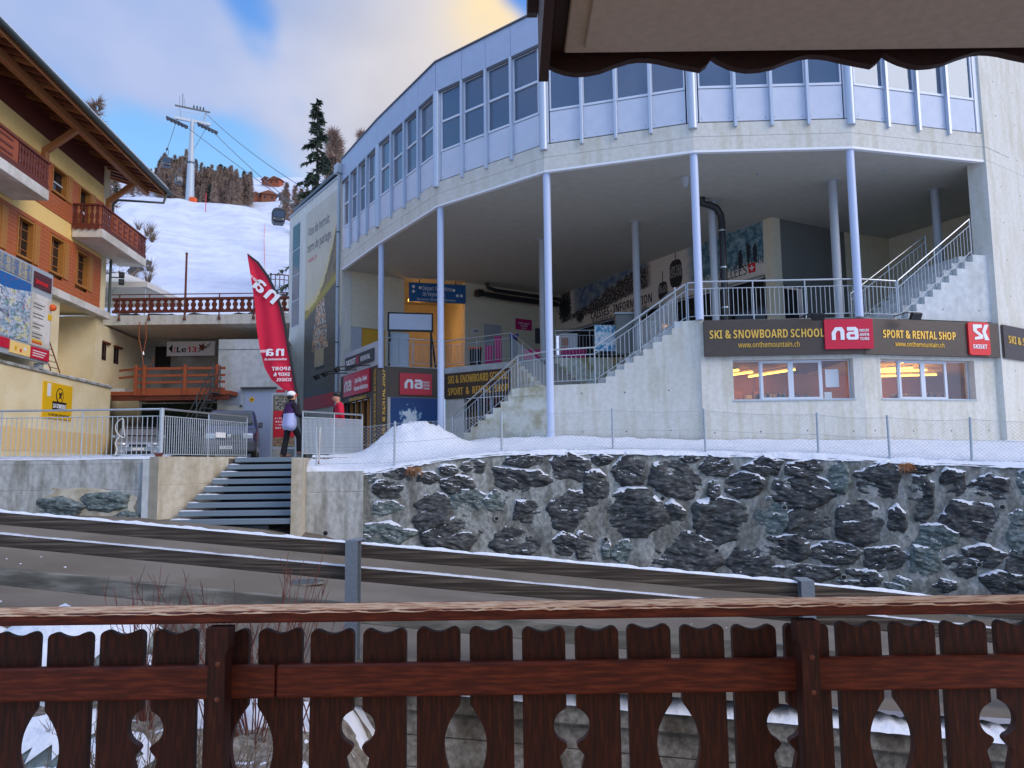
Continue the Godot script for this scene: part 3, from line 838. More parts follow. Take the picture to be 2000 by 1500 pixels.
# ---------------------------------------------------------------- steps up to the plaza
func front_stairs() -> void:
	var t := thing("metal_steps", "wide flight of grey metal steps up to the yard, a little snow on each tread", "steps")
	var n := 9
	for i in n:
		var v := float(i) / (n - 1)
		var y := lerpf(-1.22, 0.235, v)
		var z := lerpf(-18.15, -20.25, v)
		var xl := lerpf(-8.02, -7.28, v)
		var xr := lerpf(-5.2, -5.68, v) - 0.0
		var k := MB.new()
		k.box(Vector3((xl + xr) / 2, y - 0.06, z - 0.13), Vector3(xr - xl, 0.12, 0.27), Basis.IDENTITY, 0.006)
		var st := obj("step", k, M.step, t)
		k = MB.new()
		var q := PackedVector3Array()
		var wide := rng.randf_range(0.15, 0.5)
		for b in 5:
			for a in 12:
				var u := a / 11.0; var w := b / 4.0
				q.append(Vector3(xl + 0.02 + wide * u, y + 0.002 + (0.022 + 0.012 * fn.get_noise_2d(u * 4.0 + i, w)) * sqrt(maxf(sin(PI * w) * sin(PI * (0.15 + 0.85 * u)), 0.0)), z - 0.002 - w * 0.25))
		k.sheet(q, 12, 5)
		stuff(obj("snow", k, M.snow, st))
	var k2 := MB.new()
	k2.prism(PackedVector2Array([Vector2(18.3, -1.6), Vector2(20.6, -1.6), Vector2(20.6, 0.08), Vector2(20.4, 0.08), Vector2(18.3, -1.38)]), -7.2, -5.75, Transform3D(Basis(Vector3(0, 0, -1), Vector3.UP, Vector3.RIGHT), Vector3.ZERO))
	obj("stringer", k2, M.steel_dark, t)
	# cheek walls
	t = thing("left_step_wall", "buff concrete cheek wall left of the metal steps", "wall")
	var k := MB.new()
	k.sweep([Vector2(-8.3, -18.12), Vector2(-7.35, -20.5)], PackedVector2Array([Vector2(-0.28, -2.0), Vector2(0.0, -2.0), Vector2(0.0, -0.42), Vector2(-0.008, -0.41), Vector2(0.0, -0.40), Vector2(0.0, 0.26), Vector2(-0.28, 0.26)]))
	obj("wall_face", k, M.concrete_warm, t)
	t = thing("right_step_wall", "narrow concrete cheek wall right of the metal steps", "wall")
	k = MB.new()
	k.sweep([Vector2(-5.58, -20.5), Vector2(-5.18, -18.1)], PackedVector2Array([Vector2(-0.24, -2.4), Vector2(0.0, -2.4), Vector2(0.0, 0.2), Vector2(-0.24, 0.2)]))
	obj("wall_face", k, M.concrete_warm, t)
	# wall on the left of the steps with exposed boulders
	t = thing("left_concrete_wall", "grey concrete retaining wall left of the steps with a bared patch of boulders", "wall")
	k = MB.new()
	k.sweep([Vector2(-34.0, -16.2), Vector2(-12.2, -18.35), Vector2(-8.3, -18.5)], PackedVector2Array([Vector2(-0.5, -3.0), Vector2(0.1, -3.0), Vector2(0.1, -0.52), Vector2(0.09, -0.51), Vector2(0.1, -0.5), Vector2(0.1, 0.10), Vector2(0.105, 0.11), Vector2(0.105, 0.2), Vector2(-0.5, 0.2)]))
	obj("wall_face", k, M.concrete_old, t)
	k = MB.new()
	k.box(Vector3(-8.52, -0.9, -18.33), Vector3(0.4, 2.2, 0.2))
	obj("wall_pier", k, M.concrete_blue, t)
	k = MB.new()
	var qq := PackedVector3Array()
	for j in 14:
		for i in 30:
			var a := -TAU * i / 30.0
			var r := j / 13.0
			var e := 1.0 + 0.16 * fn.get_noise_2d(cos(a) * 1.6, sin(a) * 1.6)
			qq.append(Vector3(-10.45 + cos(a) * r * 1.62 * e, -0.92 + sin(a) * r * 0.5 * e, -18.3 + 0.02 * fn.get_noise_2d(cos(a) * r * 5, sin(a) * r * 5)))
	k.sheet(qq, 30, 14, true)
	obj("mortar_patch", k, M.concrete_warm, t)
	for b in [[-11.7, -1.12, 0.75, 0.44], [-10.75, -0.98, 1.5, 0.6], [-9.6, -0.78, 1.15, 0.5], [-9.15, -1.18, 0.75, 0.36]]:
		boulder(Transform3D(Basis.IDENTITY, Vector3(b[0], b[1], -18.3)), b[2], b[3], 0.09, false, M.stone_green, t, -0.1)
# ---------------------------------------------------------------- the gondola station
const V := [Vector2(-7.84, -34.93), Vector2(-5.43, -30.76), Vector2(-2.57, -26.25), Vector2(1.08, -23.12), Vector2(5.4, -21.7), Vector2(9.97, -21.54), Vector2(14.5, -22.7), Vector2(21.1, -27.25)]
# frame of a wall from a to b: x along it, y up, z outward, origin at a
func wall_frame(a: Vector2, b: Vector2) -> Transform3D:
	var d := (b - a).normalized()
	return Transform3D(Basis(Vector3(d.x, 0, d.y), Vector3.UP, Vector3(-d.y, 0, d.x)), Vector3(a.x, 0, a.y))
func bay(i: int) -> Transform3D:
	return wall_frame(V[i], V[i + 1])
func fbox(k: MB, t: Transform3D, x0: float, x1: float, y0: float, y1: float, z0: float, z1: float, bev := 0.0) -> void:
	k.box(t * Vector3((x0 + x1) / 2, (y0 + y1) / 2, (z0 + z1) / 2), Vector3(absf(x1 - x0), absf(y1 - y0), absf(z1 - z0)), t.basis, bev)
func fpart(called: String, t: Transform3D, x0: float, x1: float, y0: float, y1: float, z0: float, z1: float, m: Material, parent: Node, bev := 0.0) -> MeshInstance3D:
	var k := MB.new()
	fbox(k, t, x0, x1, y0, y1, z0, z1, bev)
	return obj(called, k, m, parent)
func at(t: Transform3D, x: float, y: float, z: float) -> Transform3D:
	return Transform3D(t.basis, t * Vector3(x, y, z))
func v2(p: Vector3) -> Vector2:
	return Vector2(p.x, p.z)

func station() -> void:
	var s := thing("gondola_station", "large curved concrete gondola station with glazed upper floor above an open columned deck", "building")
	# upper slab, roof
	var k := MB.new()
	k.sweep([V[0], V[1], V[2], V[3], V[4], V[5], V[6]], PackedVector2Array([Vector2(-0.4, 9.06), Vector2(0.0, 9.06), Vector2(0.0, 9.445), Vector2(-0.012, 9.45), Vector2(-0.012, 9.465), Vector2(0.0, 9.47), Vector2(0.0, 9.88), Vector2(-0.4, 9.92)]))
	obj("slab_edge", k, M.concrete, s)
	k = MB.new()
	k.sweep([V[0], V[1], V[2], V[3], V[4], V[5], V[6]], PackedVector2Array([Vector2(-0.14, 8.985), Vector2(0.004, 8.985), Vector2(0.004, 9.055), Vector2(-0.14, 9.055)]))
	obj("drip_edge", k, M.white, s)
	var ins := func(o: float) -> PackedVector2Array:
		var r := PackedVector2Array()
		for i in 7:
			var t0 := bay(maxi(i - 1, 0)); var t1 := bay(mini(i, 5))
			var n := (t0.basis.z + t1.basis.z).normalized()
			r.append(V[i] - Vector2(n.x, n.z) * o)
		return r
	var foot: PackedVector2Array = ins.call(0.2)
	foot.append_array(PackedVector2Array([Vector2(21.0, -27.6), Vector2(27, -50), Vector2(-6, -56), Vector2(-12.0, -41.45)]))
	k = MB.new(); k.slab(foot, 9.03, 9.86)
	obj("upper_floor", k, M.soffit, s)
	k = MB.new(); k.slab(foot, 13.22, 13.34)
	obj("upper_ceiling", k, M.wall_grey, s)
	var rf: PackedVector2Array = ins.call(0.1)
	rf.append_array(PackedVector2Array([Vector2(21.0, -27.6), Vector2(27, -50), Vector2(-6, -56), Vector2(-12.0, -41.45)]))
	k = MB.new(); k.slab(rf, 14.05, 14.2)
	obj("roof", k, M.coping, s)
	k = MB.new()
	k.sweep([V[0], V[1], V[2], V[3], V[4], V[5], V[6]], PackedVector2Array([Vector2(-0.25, 14.3), Vector2(0.09, 14.3), Vector2(0.09, 14.36), Vector2(-0.25, 14.36)]))
	obj("roof_coping", k, M.coping, s)
	k = MB.new()
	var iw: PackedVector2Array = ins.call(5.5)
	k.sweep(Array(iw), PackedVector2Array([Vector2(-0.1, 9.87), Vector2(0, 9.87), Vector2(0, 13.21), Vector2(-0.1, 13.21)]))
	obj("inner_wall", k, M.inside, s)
	for i in 6:
		var t := bay(i)
		var l: float = V[i].distance_to(V[i + 1])
		var e := 0.17
		var w := (l - 2 * e) / 4.0
		for j in 4:
			var x0 := e + j * w
			var x1 := x0 + w
			var pn := fpart("spandrel_panel", t, x0 + 0.03, x1 - 0.03, 9.93, 10.93, -0.09, -0.035, M.panel, s, 0.004)
			k = MB.new()
			for b in [[0.1, 10.02], [w - 0.16, 10.02]]: k.cyl(t * Vector3(x0 + b[0], b[1], -0.036), t * Vector3(x0 + b[0], b[1], -0.026), 0.012, 0.012, 8)
			stuff(obj("bolt", k, M.coping, pn))
			fpart("fascia_panel", t, x0 - (e if j == 0 else 0.0) + 0.006, x1 + (e if j == 3 else 0.0) - 0.006, 13.22, 14.3, -0.08, 0.05, M.fascia, s, 0.004)
			var wn := Node3D.new(); wn.name = "window"; s.add_child(wn, true)
			k = MB.new()
			fbox(k, t, x0 + 0.03, x1 - 0.03, 10.95, 11.02, -0.1, -0.02)
			if i < 3: fbox(k, t, x0 + 0.03, x1 - 0.03, 12.02, 12.09, -0.1, -0.03)
			fbox(k, t, x0 + 0.03, x1 - 0.03, 13.14, 13.2, -0.1, -0.02)
			fbox(k, t, x0 + 0.03, x0 + 0.07, 11.02, 13.14, -0.1, -0.03)
			fbox(k, t, x1 - 0.07, x1 - 0.03, 11.02, 13.14, -0.1, -0.03)
			obj("frame", k, M.frame_white, wn)
			for pp in ([[11.02, 12.02], [12.09, 13.14]] if i < 3 else [[11.02, 13.14]]):
				k = MB.new()
				# each sheet of glass sits a touch differently, as real ones do
				var tw := t.basis.rotated(t.basis.x, rng.randf_range(-0.016, 0.016)).rotated(Vector3.UP, rng.randf_range(-0.012, 0.012))
				k.box(t * Vector3((x0 + x1) / 2, (pp[0] + pp[1]) / 2, -0.08), Vector3(w - 0.10, pp[1] - pp[0] + 0.04, 0.012), tw)
				obj("pane", k, M.glass, wn)
			if j > 0: fpart("mullion", t, x0 - 0.045, x0 + 0.045, 9.72, 13.2, -0.03, 0.10, M.mullion, s, 0.008)
		fpart("head_shadow_strip", t, 0.0, l, 13.14, 13.22, -0.02, 0.03, M.coping, s)
		for b in [0, 1]:
			var x: float = 0.02 if b == 0 else l - 0.02
			fpart("end_frame", t, minf(x, x + (0.14 if b == 0 else -0.14)), maxf(x, x + (0.14 if b == 0 else -0.14)), 9.93, 13.2, -0.1, -0.02, M.frame_white, s)
	for e in [[3, 1.2, 10.0, 2.2, 13.0], [3, 3.4, 10.0, 2.4, 13.0], [4, 0.9, 10.0, 2.0, 13.0], [2, 1.0, 10.0, 2.2, 13.0]]:
		k = MB.new(); k.tube([bay(e[0]) * Vector3(e[1], e[2], -1.4), bay(e[0]) * Vector3(e[3], e[4], -1.4)], 0.07, 8)
		obj("inner_brace", k, M.white_plaster, s)
	for i in [1, 2, 3, 4, 5]:
		k = MB.new()
		k.cyl(Vector3(V[i].x, 9.7, V[i].y), Vector3(V[i].x, 13.2, V[i].y), 0.13, 0.13, 16)
		obj("corner_mullion", k, M.mullion, s)
		# outer columns
		var n := (bay(i - 1).basis.z + bay(i).basis.z).normalized() * -0.16
		var y0: float = [3.9, 0.2, 0.3, 4.05, 4.05][i - 1]
		k = MB.new()
		k.cyl(Vector3(V[i].x, y0, V[i].y) + n, Vector3(V[i].x, 9.02, V[i].y) + n, 0.115, 0.115, 20)
		var c := obj("column", k, M.column, s)
		if y0 < 3.0:
			k = MB.new()
			k.cyl(Vector3(V[i].x, 2.9, V[i].y) + n, Vector3(V[i].x, 2.98, V[i].y) + n, 0.119, 0.119, 20)
			obj("collar", k, M.column, c)
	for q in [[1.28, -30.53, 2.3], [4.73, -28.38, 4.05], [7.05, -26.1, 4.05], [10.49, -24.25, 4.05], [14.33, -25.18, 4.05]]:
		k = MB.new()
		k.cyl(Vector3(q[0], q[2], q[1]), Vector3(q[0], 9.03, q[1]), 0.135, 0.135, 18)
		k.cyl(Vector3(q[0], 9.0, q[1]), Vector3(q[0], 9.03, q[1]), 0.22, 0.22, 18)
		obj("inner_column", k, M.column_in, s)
	# ceiling fittings
	for q in [[5.6, -23.78], [7.9, -23.6], [6.6, -28.6], [3.9, -27.5], [9.2, -26.8], [12.0, -27.3], [0.2, -28.0], [2.6, -33.0], [-1.5, -33.2], [11.8, -23.4]]:
		k = MB.new()
		k.cyl(Vector3(q[0], 9.0, q[1]), Vector3(q[0], 9.03, q[1]), 0.07, 0.07, 12)
		if q[0] == 5.6: k.tube([Vector3(q[0], 9.02, q[1]), Vector3(q[0], 8.93, q[1]), Vector3(q[0], 8.7, q[1])], [0.15, 0.14, 0.06], 12)
		obj("ceiling_fitting", k, M.column_in, s)
	# big concrete wall on the right
	var rw := wall_frame(V[6], V[7])
	k = MB.new()
	k.sweep([V[6], V[7]], PackedVector2Array([Vector2(-0.5, -1.0), Vector2(0.05, -1.0), Vector2(0.05, 9.04), Vector2(0.04, 9.05), Vector2(0.05, 9.06), Vector2(0.05, 16.5), Vector2(-0.5, 16.5)]))
	obj("side_wall", k, M.concrete, s)
	k = MB.new()
	fbox(k, rw, 0.0, 1.6, 9.455, 9.465, 0.04, 0.053)
	obj("wall_joint", k, M.coping, s)
	# wall with the tall print on the left
	var e0 := V[0]; var e1 := Vector2(-12.15, -41.3)
	var mw := wall_frame(e1, e0)
	var ml := e0.distance_to(e1)
	k = MB.new()
	k.sweep([e1, e0], PackedVector2Array([Vector2(-0.5, -0.5), Vector2(0, -0.5), Vector2(0, 13.6), Vector2(-0.5, 13.6)]))
	obj("print_wall", k, M.concrete, s)
	fpart("wall_coping", mw, -0.05, ml, 13.6, 13.68, -0.55, 0.05, M.galv, s)
	# tall slit window
	var wx := 1.15
	k = MB.new()
	fbox(k, mw, wx - 0.55, wx + 0.65, 7.35, 13.0, -0.02, 0.008)
	obj("slit_window_reveal", k, M.column_in, s)
	for j in 4: fpart("slit_window_pane", mw, wx - 0.5, wx + 0.6, 7.42 + j * 1.39, 7.42 + j * 1.39 + 1.31, 0.0, 0.02, M.glass_dark, s)
	# under the upper floor: left wall, passage, back walls
	var lw0 := V[0]; var lw1 := Vector2(-5.21, -36.97); var op1 := Vector2(-2.3, -37.76); var w2 := Vector2(1.7, -40.55)
	var cm0 := Vector2(2.43, -41.22); var cm1 := Vector2(9.55, -28.31)
	var wl := func(called: String, a: Vector2, b: Vector2, y0: float, y1: float, m: Material, thick := 0.2) -> void:
		var q := MB.new()
		q.sweep([a, b], PackedVector2Array([Vector2(-thick, y0), Vector2(0, y0), Vector2(0, y1), Vector2(-thick, y1)]))
		obj(called, q, m, s)
	wl.call("back_wall", lw0, lw1, 6.42, 9.03, M.wall_beige)
	var lf := wall_frame(lw0, lw1)
	fpart("grey_dado", lf, 0.0, 1.06, 3.9, 6.41, -0.2, 0.0, M.wall_grey, s)
	fpart("ochre_door", lf, 1.07, 2.3, 3.9, 6.41, -0.2, -0.06, M.wall_ochre, s)
	fpart("back_wall", lf, 2.31, 3.33, 3.9, 6.41, -0.2, 0.0, M.wall_beige, s)
	# lit passage
	var pf := wall_frame(lw1, op1)
	fpart("passage_wall", pf, -0.1, 3.6, 3.9, 9.02, -6.0, -5.8, M.wall_beige, s)
	fpart("passage_wall", pf, -0.25, -0.02, 3.9, 9.02, -5.8, -0.2, M.wall_beige, s)
	fpart("passage_wall", pf, 3.02, 3.25, 3.9, 9.02, -5.8, -0.3, M.wall_beige, s)
	wl.call("back_wall", op1, w2, 3.9, 9.03, M.wall_beige)
	wl.call("back_wall", w2, cm0, 3.9, 9.03, M.wall_beige)
	wl.call("mural_wall", cm0, cm1, 6.95, 9.03, M.white_plaster)
	var cf := wall_frame(cm0, cm1)
	var cl := cm0.distance_to(cm1)
	fpart("ticket_window_band", cf, 0.0, cl, 4.05, 6.95, -0.5, -0.35, M.glass_dark, s)
	for j in 9: fpart("ticket_window_mullion", cf, j * 1.8, j * 1.8 + 0.07, 4.05, 6.95, -0.34, -0.26, M.steel_dark, s)
	fpart("ticket_counter_wall", cf, 0.0, cl, 4.05, 4.9, -0.33, -0.2, M.dark_metal, s)
	# pillar and metal clad block
	var p0 := Vector2(9.76, -27.89); var p1 := Vector2(13.35, -29.95)
	k = MB.new()
	k.slab(PackedVector2Array([cm1, p0, p0 + Vector2(0.42, -0.3), cm1 + Vector2(0.5, -0.5)]), 4.05, 9.03)
	obj("pillar", k, M.wall_beige, s)
	var rcf := wall_frame(p0, p1)
	for j in 3: fpart("cladding_sheet", rcf, 0.45 + j * 1.23, 0.45 + j * 1.23 + 1.22, 6.5 if j == 0 else 4.05, 9.02, -0.2, -0.03, M.dark_metal, s)
	fpart("dark_opening", rcf, 0.4, 1.7, 4.05, 6.49, -0.6, -0.4, M.shutter_dark, s)
	wl.call("back_wall", p1, Vector2(15.58, -30.96), 4.05, 9.03, M.wall_beige)
	wl.call("back_wall", Vector2(15.58, -30.96), Vector2(17.9, -26.2), 4.05, 9.03, M.wall_beige)
	# deck floors
	k = MB.new()
	k.slab(PackedVector2Array([Vector2(4.75, -22.1), Vector2(5.4, -21.95), Vector2(9.97, -21.75), Vector2(14.4, -22.95), Vector2(18.0, -26.2), Vector2(15.6, -31.2), Vector2(13.3, -30.2), Vector2(9.7, -28.2), Vector2(2.4, -41.6), Vector2(-2.4, -44.0), Vector2(-5.5, -43.0), Vector2(-7.8, -35.0), Vector2(-5.5, -31.2), Vector2(-2.85, -32.3), Vector2(0.05, -30.35), Vector2(4.35, -30.1)]), 3.8, 4.05)
	obj("deck", k, M.concrete_blue, s)
	# deck edge upstand behind the landing
	wl.call("deck_wall", Vector2(1.7, -30.1), Vector2(4.5, -30.1), 2.2, 4.12, M.concrete_lime)
	wl.call("deck_wall", Vector2(4.5, -30.1), Vector2(4.95, -22.4), 0.2, 4.04, M.concrete)
	# landing
	k = MB.new()
	k.slab(PackedVector2Array([V[2] + Vector2(2.55, 2.0), V[3] + Vector2(0.02, -0.22), Vector2(2.55, -22.85), Vector2(4.9, -23.0), Vector2(4.5, -30.0), Vector2(-0.2, -30.2), Vector2(-0.1, -25.5)]), 2.1, 2.35)
	obj("landing", k, M.concrete_lime, s)
	var tk := MB.new()
	for q in [[rw, 0.9, 6.4, 0.3, 13.0, 0.05], [bay(3), 1.0, 4.4, 0.9, 2.2, -0.18], [bay(4), 0.3, 4.5, 0.8, 1.5, -0.12], [bay(5), 0.3, 4.5, 0.8, 1.5, -0.12], [bay(5), 2.9, 4.4, 4.4, 5.2, -0.12]]:
		var f: Transform3D = q[0]
		var x: float = q[1]
		while x < q[2]:
			var y: float = q[3]
			while y < q[4]:
				var c := f * Vector3(x + rng.randf_range(-0.03, 0.03), y + rng.randf_range(-0.03, 0.03), q[5])
				if y < 2.9 or y > 4.1: tk.cyl(c - f.basis.z * 0.01, c + f.basis.z * 0.003, 0.022, 0.022, 8)
				y += 1.15
			x += 1.3
	stuff(obj("tie_hole", tk, M.bumper, s))
	station_stairs(s)
	shop(s)
	station_prints(s)
	railings()

func station_stairs(s: Node3D) -> void:
	# lower flight side wall and treads, along the second bay
	var t := bay(2)
	var poly := PackedVector2Array([Vector2(0.75, 0.2), Vector2(4.78, 0.2), Vector2(4.78, 2.35), Vector2(3.4, 2.35)])
	var n := 8
	for i in n:
		var x := lerpf(3.4, 0.75, float(i + 1) / n)
		var y := lerpf(2.35, 0.85, float(i + 1) / n)
		poly.append(Vector2(lerpf(3.4, 0.75, float(i) / n), y)); poly.append(Vector2(x, y))
	var k := MB.new()
	k.prism(poly, -0.4, -0.18, t)
	obj("stair_wall", k, M.concrete_lime, s)
	for i in n:
		var x := lerpf(3.4, 0.75, float(i) / n)
		fpart("step", t, lerpf(3.4, 0.75, float(i + 1) / n), x, 0.3, lerpf(2.35, 0.85, float(i + 1) / n) - 0.01, -1.9, -0.41, M.concrete_blue, s)
	# wall under the landing and second flight, along the third bay
	t = bay(3)
	poly = PackedVector2Array([Vector2(-0.02, 0.2), Vector2(4.54, 0.2), Vector2(4.54, 4.05), Vector2(4.0, 4.05)])
	n = 9
	for i in n:
		poly.append(Vector2(lerpf(4.0, 1.46, float(i) / n), lerpf(4.05, 2.35, float(i + 1) / n)))
		poly.append(Vector2(lerpf(4.0, 1.46, float(i + 1) / n), lerpf(4.05, 2.35, float(i + 1) / n)))
	poly.append(Vector2(-0.02, 2.35))
	k = MB.new()
	k.prism(poly, -0.4, -0.18, t)
	obj("stair_wall", k, M.concrete, s)
	for i in n: fpart("step", t, lerpf(1.46, 4.0, float(i) / n), lerpf(1.46, 4.0, float(i + 1) / n), 2.2, lerpf(2.35, 4.05, float(i + 1) / n), -1.9, -0.41, M.concrete_blue, s)
	# flight back up to the left deck
	var a := Vector3(1.2, 2.35, -26.3); var b := Vector3(0.05, 4.05, -30.3)
	var f := wall_frame(Vector2(1.2, -26.3), Vector2(0.05, -30.3))
	var l := Vector2(a.x, a.z).distance_to(Vector2(b.x, b.z))
	poly = PackedVector2Array([Vector2(0, 2.2), Vector2(l, 2.2)])
	for i in range(n, 0, -1):
		poly.append(Vector2(l * i / n, lerpf(2.35, 4.05, float(i) / n))); poly.append(Vector2(l * (i - 1) / n, lerpf(2.35, 4.05, float(i) / n)))
	k = MB.new(); k.prism(poly, -0.12, 0.06, f)
	obj("stair_wall", k, M.concrete_lime, s)
	for i in n: fpart("step", f, l * i / n, l * (i + 1) / n, 2.3, lerpf(2.35, 4.05, float(i + 1) / n), 0.07, 1.6, M.dark_metal, s)
	# right stair to the upper level
	t = bay(5)
	poly = PackedVector2Array([Vector2(1.35, 4.05), Vector2(4.66, 4.05), Vector2(4.66, 6.1), Vector2(4.1, 6.1)])
	n = 9
	for i in n:
		poly.append(Vector2(lerpf(4.1, 1.35, float(i) / n), lerpf(6.1, 4.05, float(i + 1) / n) + 0.0))
		if i < n - 1: poly.append(Vector2(lerpf(4.1, 1.35, float(i + 1) / n), lerpf(6.1, 4.05, float(i + 1) / n)))
	k = MB.new(); k.prism(poly, -0.3, -0.12, t)
	obj("stair_wall", k, M.concrete_blue, s)
	for i in n: fpart("step", t, lerpf(1.35, 4.1, float(i) / n), lerpf(1.35, 4.1, float(i + 1) / n), 4.06, lerpf(4.05, 6.1, float(i + 1) / n) - 0.02, -1.9, -0.31, M.concrete_blue, s)
	fpart("upper_landing", t, 4.1, 4.6, 5.9, 6.08, -3.0, -0.31, M.concrete_blue, s)

func shop(s: Node3D) -> void:
	# ground floor walls under the right deck with two window bands
	for i in [4, 5]:
		var t := bay(i)
		var l: float = V[i].distance_to(V[i + 1])
		var x0: float = 0.9 if i == 4 else 0.6
		var x1: float = 4.28 if i == 4 else 3.86
		var z := -0.12
		fpart("shop_wall", t, 0.0, l, 0.0, 1.71, -0.5, z, M.concrete, s)
		fpart("shop_wall", t, 0.0, l, 2.87, 4.02, -0.5, z, M.concrete, s)
		fpart("shop_wall", t, 0.0, x0, 1.71, 2.87, -0.5, z, M.concrete, s)
		fpart("shop_wall", t, x1, l, 1.71, 2.87, -0.5, z, M.concrete, s)
		fpart("window_sill", t, x0 - 0.03, x1 + 0.03, 1.68, 1.715, -0.3, z + 0.03, M.galv, s)
		var w := Node3D.new(); w.name = "shop_window"; s.add_child(w, true)
		var cuts := [x0 + 0.01, x0 + (x1 - x0) * 0.25 - 0.02, x0 + (x1 - x0) * 0.5, x0 + (x1 - x0) * 0.75 + 0.02, x1 - 0.01]
		for j in 4:
			var k := MB.new()
			var a: float = cuts[j]; var b: float = cuts[j + 1]
			var th: float = 0.075 if j in [1, 2] else 0.03
			var zz := -0.40 if j in [1, 2] else -0.42
			fbox(k, t, a, a + th, 1.72, 2.86, zz, zz + 0.06, 0.004); fbox(k, t, b - th, b, 1.72, 2.86, zz, zz + 0.06, 0.004)
			fbox(k, t, a + th, b - th, 1.72, 1.72 + th, zz, zz + 0.06, 0.004); fbox(k, t, a + th, b - th, 2.86 - th, 2.86, zz, zz + 0.06, 0.004)
			obj("frame", k, M.frame_white, w)
			fpart("pane", t, a + th, b - th, 1.72 + th, 2.86 - th, zz + 0.02, zz + 0.032, M.glass_clear, w)
		# the room behind
		var ext: float = 0.1 if i == 4 else 4.2
		var dy: float = 0.0 if i == 4 else 0.006
		fpart("shop_back_wall", t, -0.3, l + ext, 0.4, 3.05, -5.2, -5.05, M.beam_wood, s)
		fpart("shop_floor", t, -0.3, l + ext, 0.3, 0.4 + dy, -5.05, -0.5, M.roof_wood, s)
		fpart("shop_ceiling", t, -0.3, l + ext, 2.98 + dy, 3.05 + dy, -5.05, -0.5, M.roof_wood if i == 4 else M.wall_beige, s)
	var t4 := bay(4); var t5 := bay(5)
	fpart("shop_side_wall", t4, 0.0, 0.12, 0.4, 2.98, -5.05, -0.5, M.beam_wood, s)
	fpart("shop_side_wall", t5, 8.75, 8.86, 0.4, 2.98, -5.05, -0.5, M.wall_beige, s)
	fpart("shelf", t4, 0.3, 2.4, 1.8, 1.86, -5.04, -4.6, M.frame_wood, s)
	fpart("shelf", t4, 2.6, 4.6, 2.05, 2.11, -5.04, -4.6, M.frame_wood, s)
	fpart("shop_cabinet", t4, 1.4, 2.1, 0.4, 2.3, -4.4, -3.8, M.frame_wood, s)
	# clothes racks and ski gear
	for q in [[0, 0.45, -2.0, 0.6], [0, 1.9, -1.6, 0.9], [0, 2.9, -2.2, 0.8], [1, 0.9, -1.4, 0.7], [1, 2.3, -1.8, 0.9], [1, 3.2, -1.3, 0.6]]:
		var f: Transform3D = t4 if q[0] == 0 else t5
		var r := thing("clothes_rack", ["dark jackets on a rack behind the %s pane of the left shop window" % ["first", "second", "third"][[0.45, 1.9, 2.9].find(q[1])] if q[0] == 0 else "jackets on a rack behind the %s pane of the right shop window" % ["first", "third", "fourth"][[0.9, 2.3, 3.2].find(q[1])]][0], "clothes rack", Vector3.ZERO, 0.0, "racks inside the shop windows")
		var k := MB.new()
		k.tube([f * Vector3(q[1], 0.4, q[2]), f * Vector3(q[1], 2.0, q[2]), f * Vector3(q[1] + q[3], 2.0, q[2]), f * Vector3(q[1] + q[3], 0.4, q[2])], 0.02, 6)
		obj("rail", k, M.steel, r)
		for j in 6:
			k = MB.new()
			var c: Vector3 = f * Vector3(q[1] + q[3] * (j + 0.5) / 6.0, 1.5, q[2])
			k.ball(c, Vector3(0.09, 0.45 + 0.1 * rng.randf(), 0.22), 8, 6)
			obj("jacket", k, [M.ink, M.bumper, M.deep_wood, M.paint_blue, M.beam_wood][rng.randi() % 5], r)
	# lamps
	for q in [[0, 0.75, -4.4, 1.7, -2.6, "first"], [0, 1.6, -4.3, 2.3, -3.2, "second"], [0, 2.55, -4.6, 3.5, -2.7, "third"], [1, 2.3, -2.6, 3.3, -1.9, "first"], [1, 3.0, -3.0, 4.2, -2.3, "second"], [1, 3.8, -4.2, 5.6, -3.4, "third"]]:
		var f: Transform3D = t4 if q[0] == 0 else t5
		var lp := thing("tube_lamp", "lit %s fluorescent ceiling tube from the left inside the %s shop window" % [q[5], "left" if q[0] == 0 else "right"], "lamp", Vector3.ZERO, 0.0, "ceiling tubes in the shop")
		var e0: Vector3 = f * Vector3(q[1], 2.86, q[2]); var e1: Vector3 = f * Vector3(q[3], 2.86, q[4])
		var k := MB.new()
		k.beam(e0 + Vector3(0, 0.075, 0), e1 + Vector3(0, 0.075, 0), 0.1, 0.05)
		obj("housing", k, M.white, lp)
		k = MB.new()
		k.cyl(e0, e1, 0.03, -1.0, 8)
		obj("tube", k, glow("lamp glow", Color(1.0, 0.80, 0.34), 2.4), lp)
		for u in [0.25, 0.75]:
			var o := OmniLight3D.new()
			o.name = "light"
			o.light_color = Color(1.0, 0.68, 0.34)
			o.light_energy = 0.09 if q[0] == 0 else 0.15
			o.light_size = 0.06
			o.omni_range = 9.0
			o.omni_attenuation = 2.0
			o.shadow_enabled = true
			lp.add_child(o, true)
			o.position = e0.lerp(e1, u) - Vector3(0, 0.3, 0)
	# stock on the shelves and skis along the back wall
	var st := thing("shop_stock", "boxes and boots on the back shelves seen through the left shop window", "shop goods")
	for j in 16:
		var x := 0.4 + j * 0.26
		var yy := 1.861 if x < 2.4 else 2.111
		var hh := rng.randf_range(0.12, 0.26)
		fpart("carton", t4, x, x + rng.randf_range(0.12, 0.22), yy, yy + hh, -4.98, -4.7, [M.bumper, M.ink, M.beam_wood, M.white_plaster, M.deep_wood][rng.randi() % 5], st)
	var sk := thing("ski_rack", "row of skis standing along the back wall behind the right shop window", "ski rack")
	fpart("rack_bar", t5, 4.2, 8.2, 1.9, 1.95, -4.9, -4.85, M.steel_dark, sk)
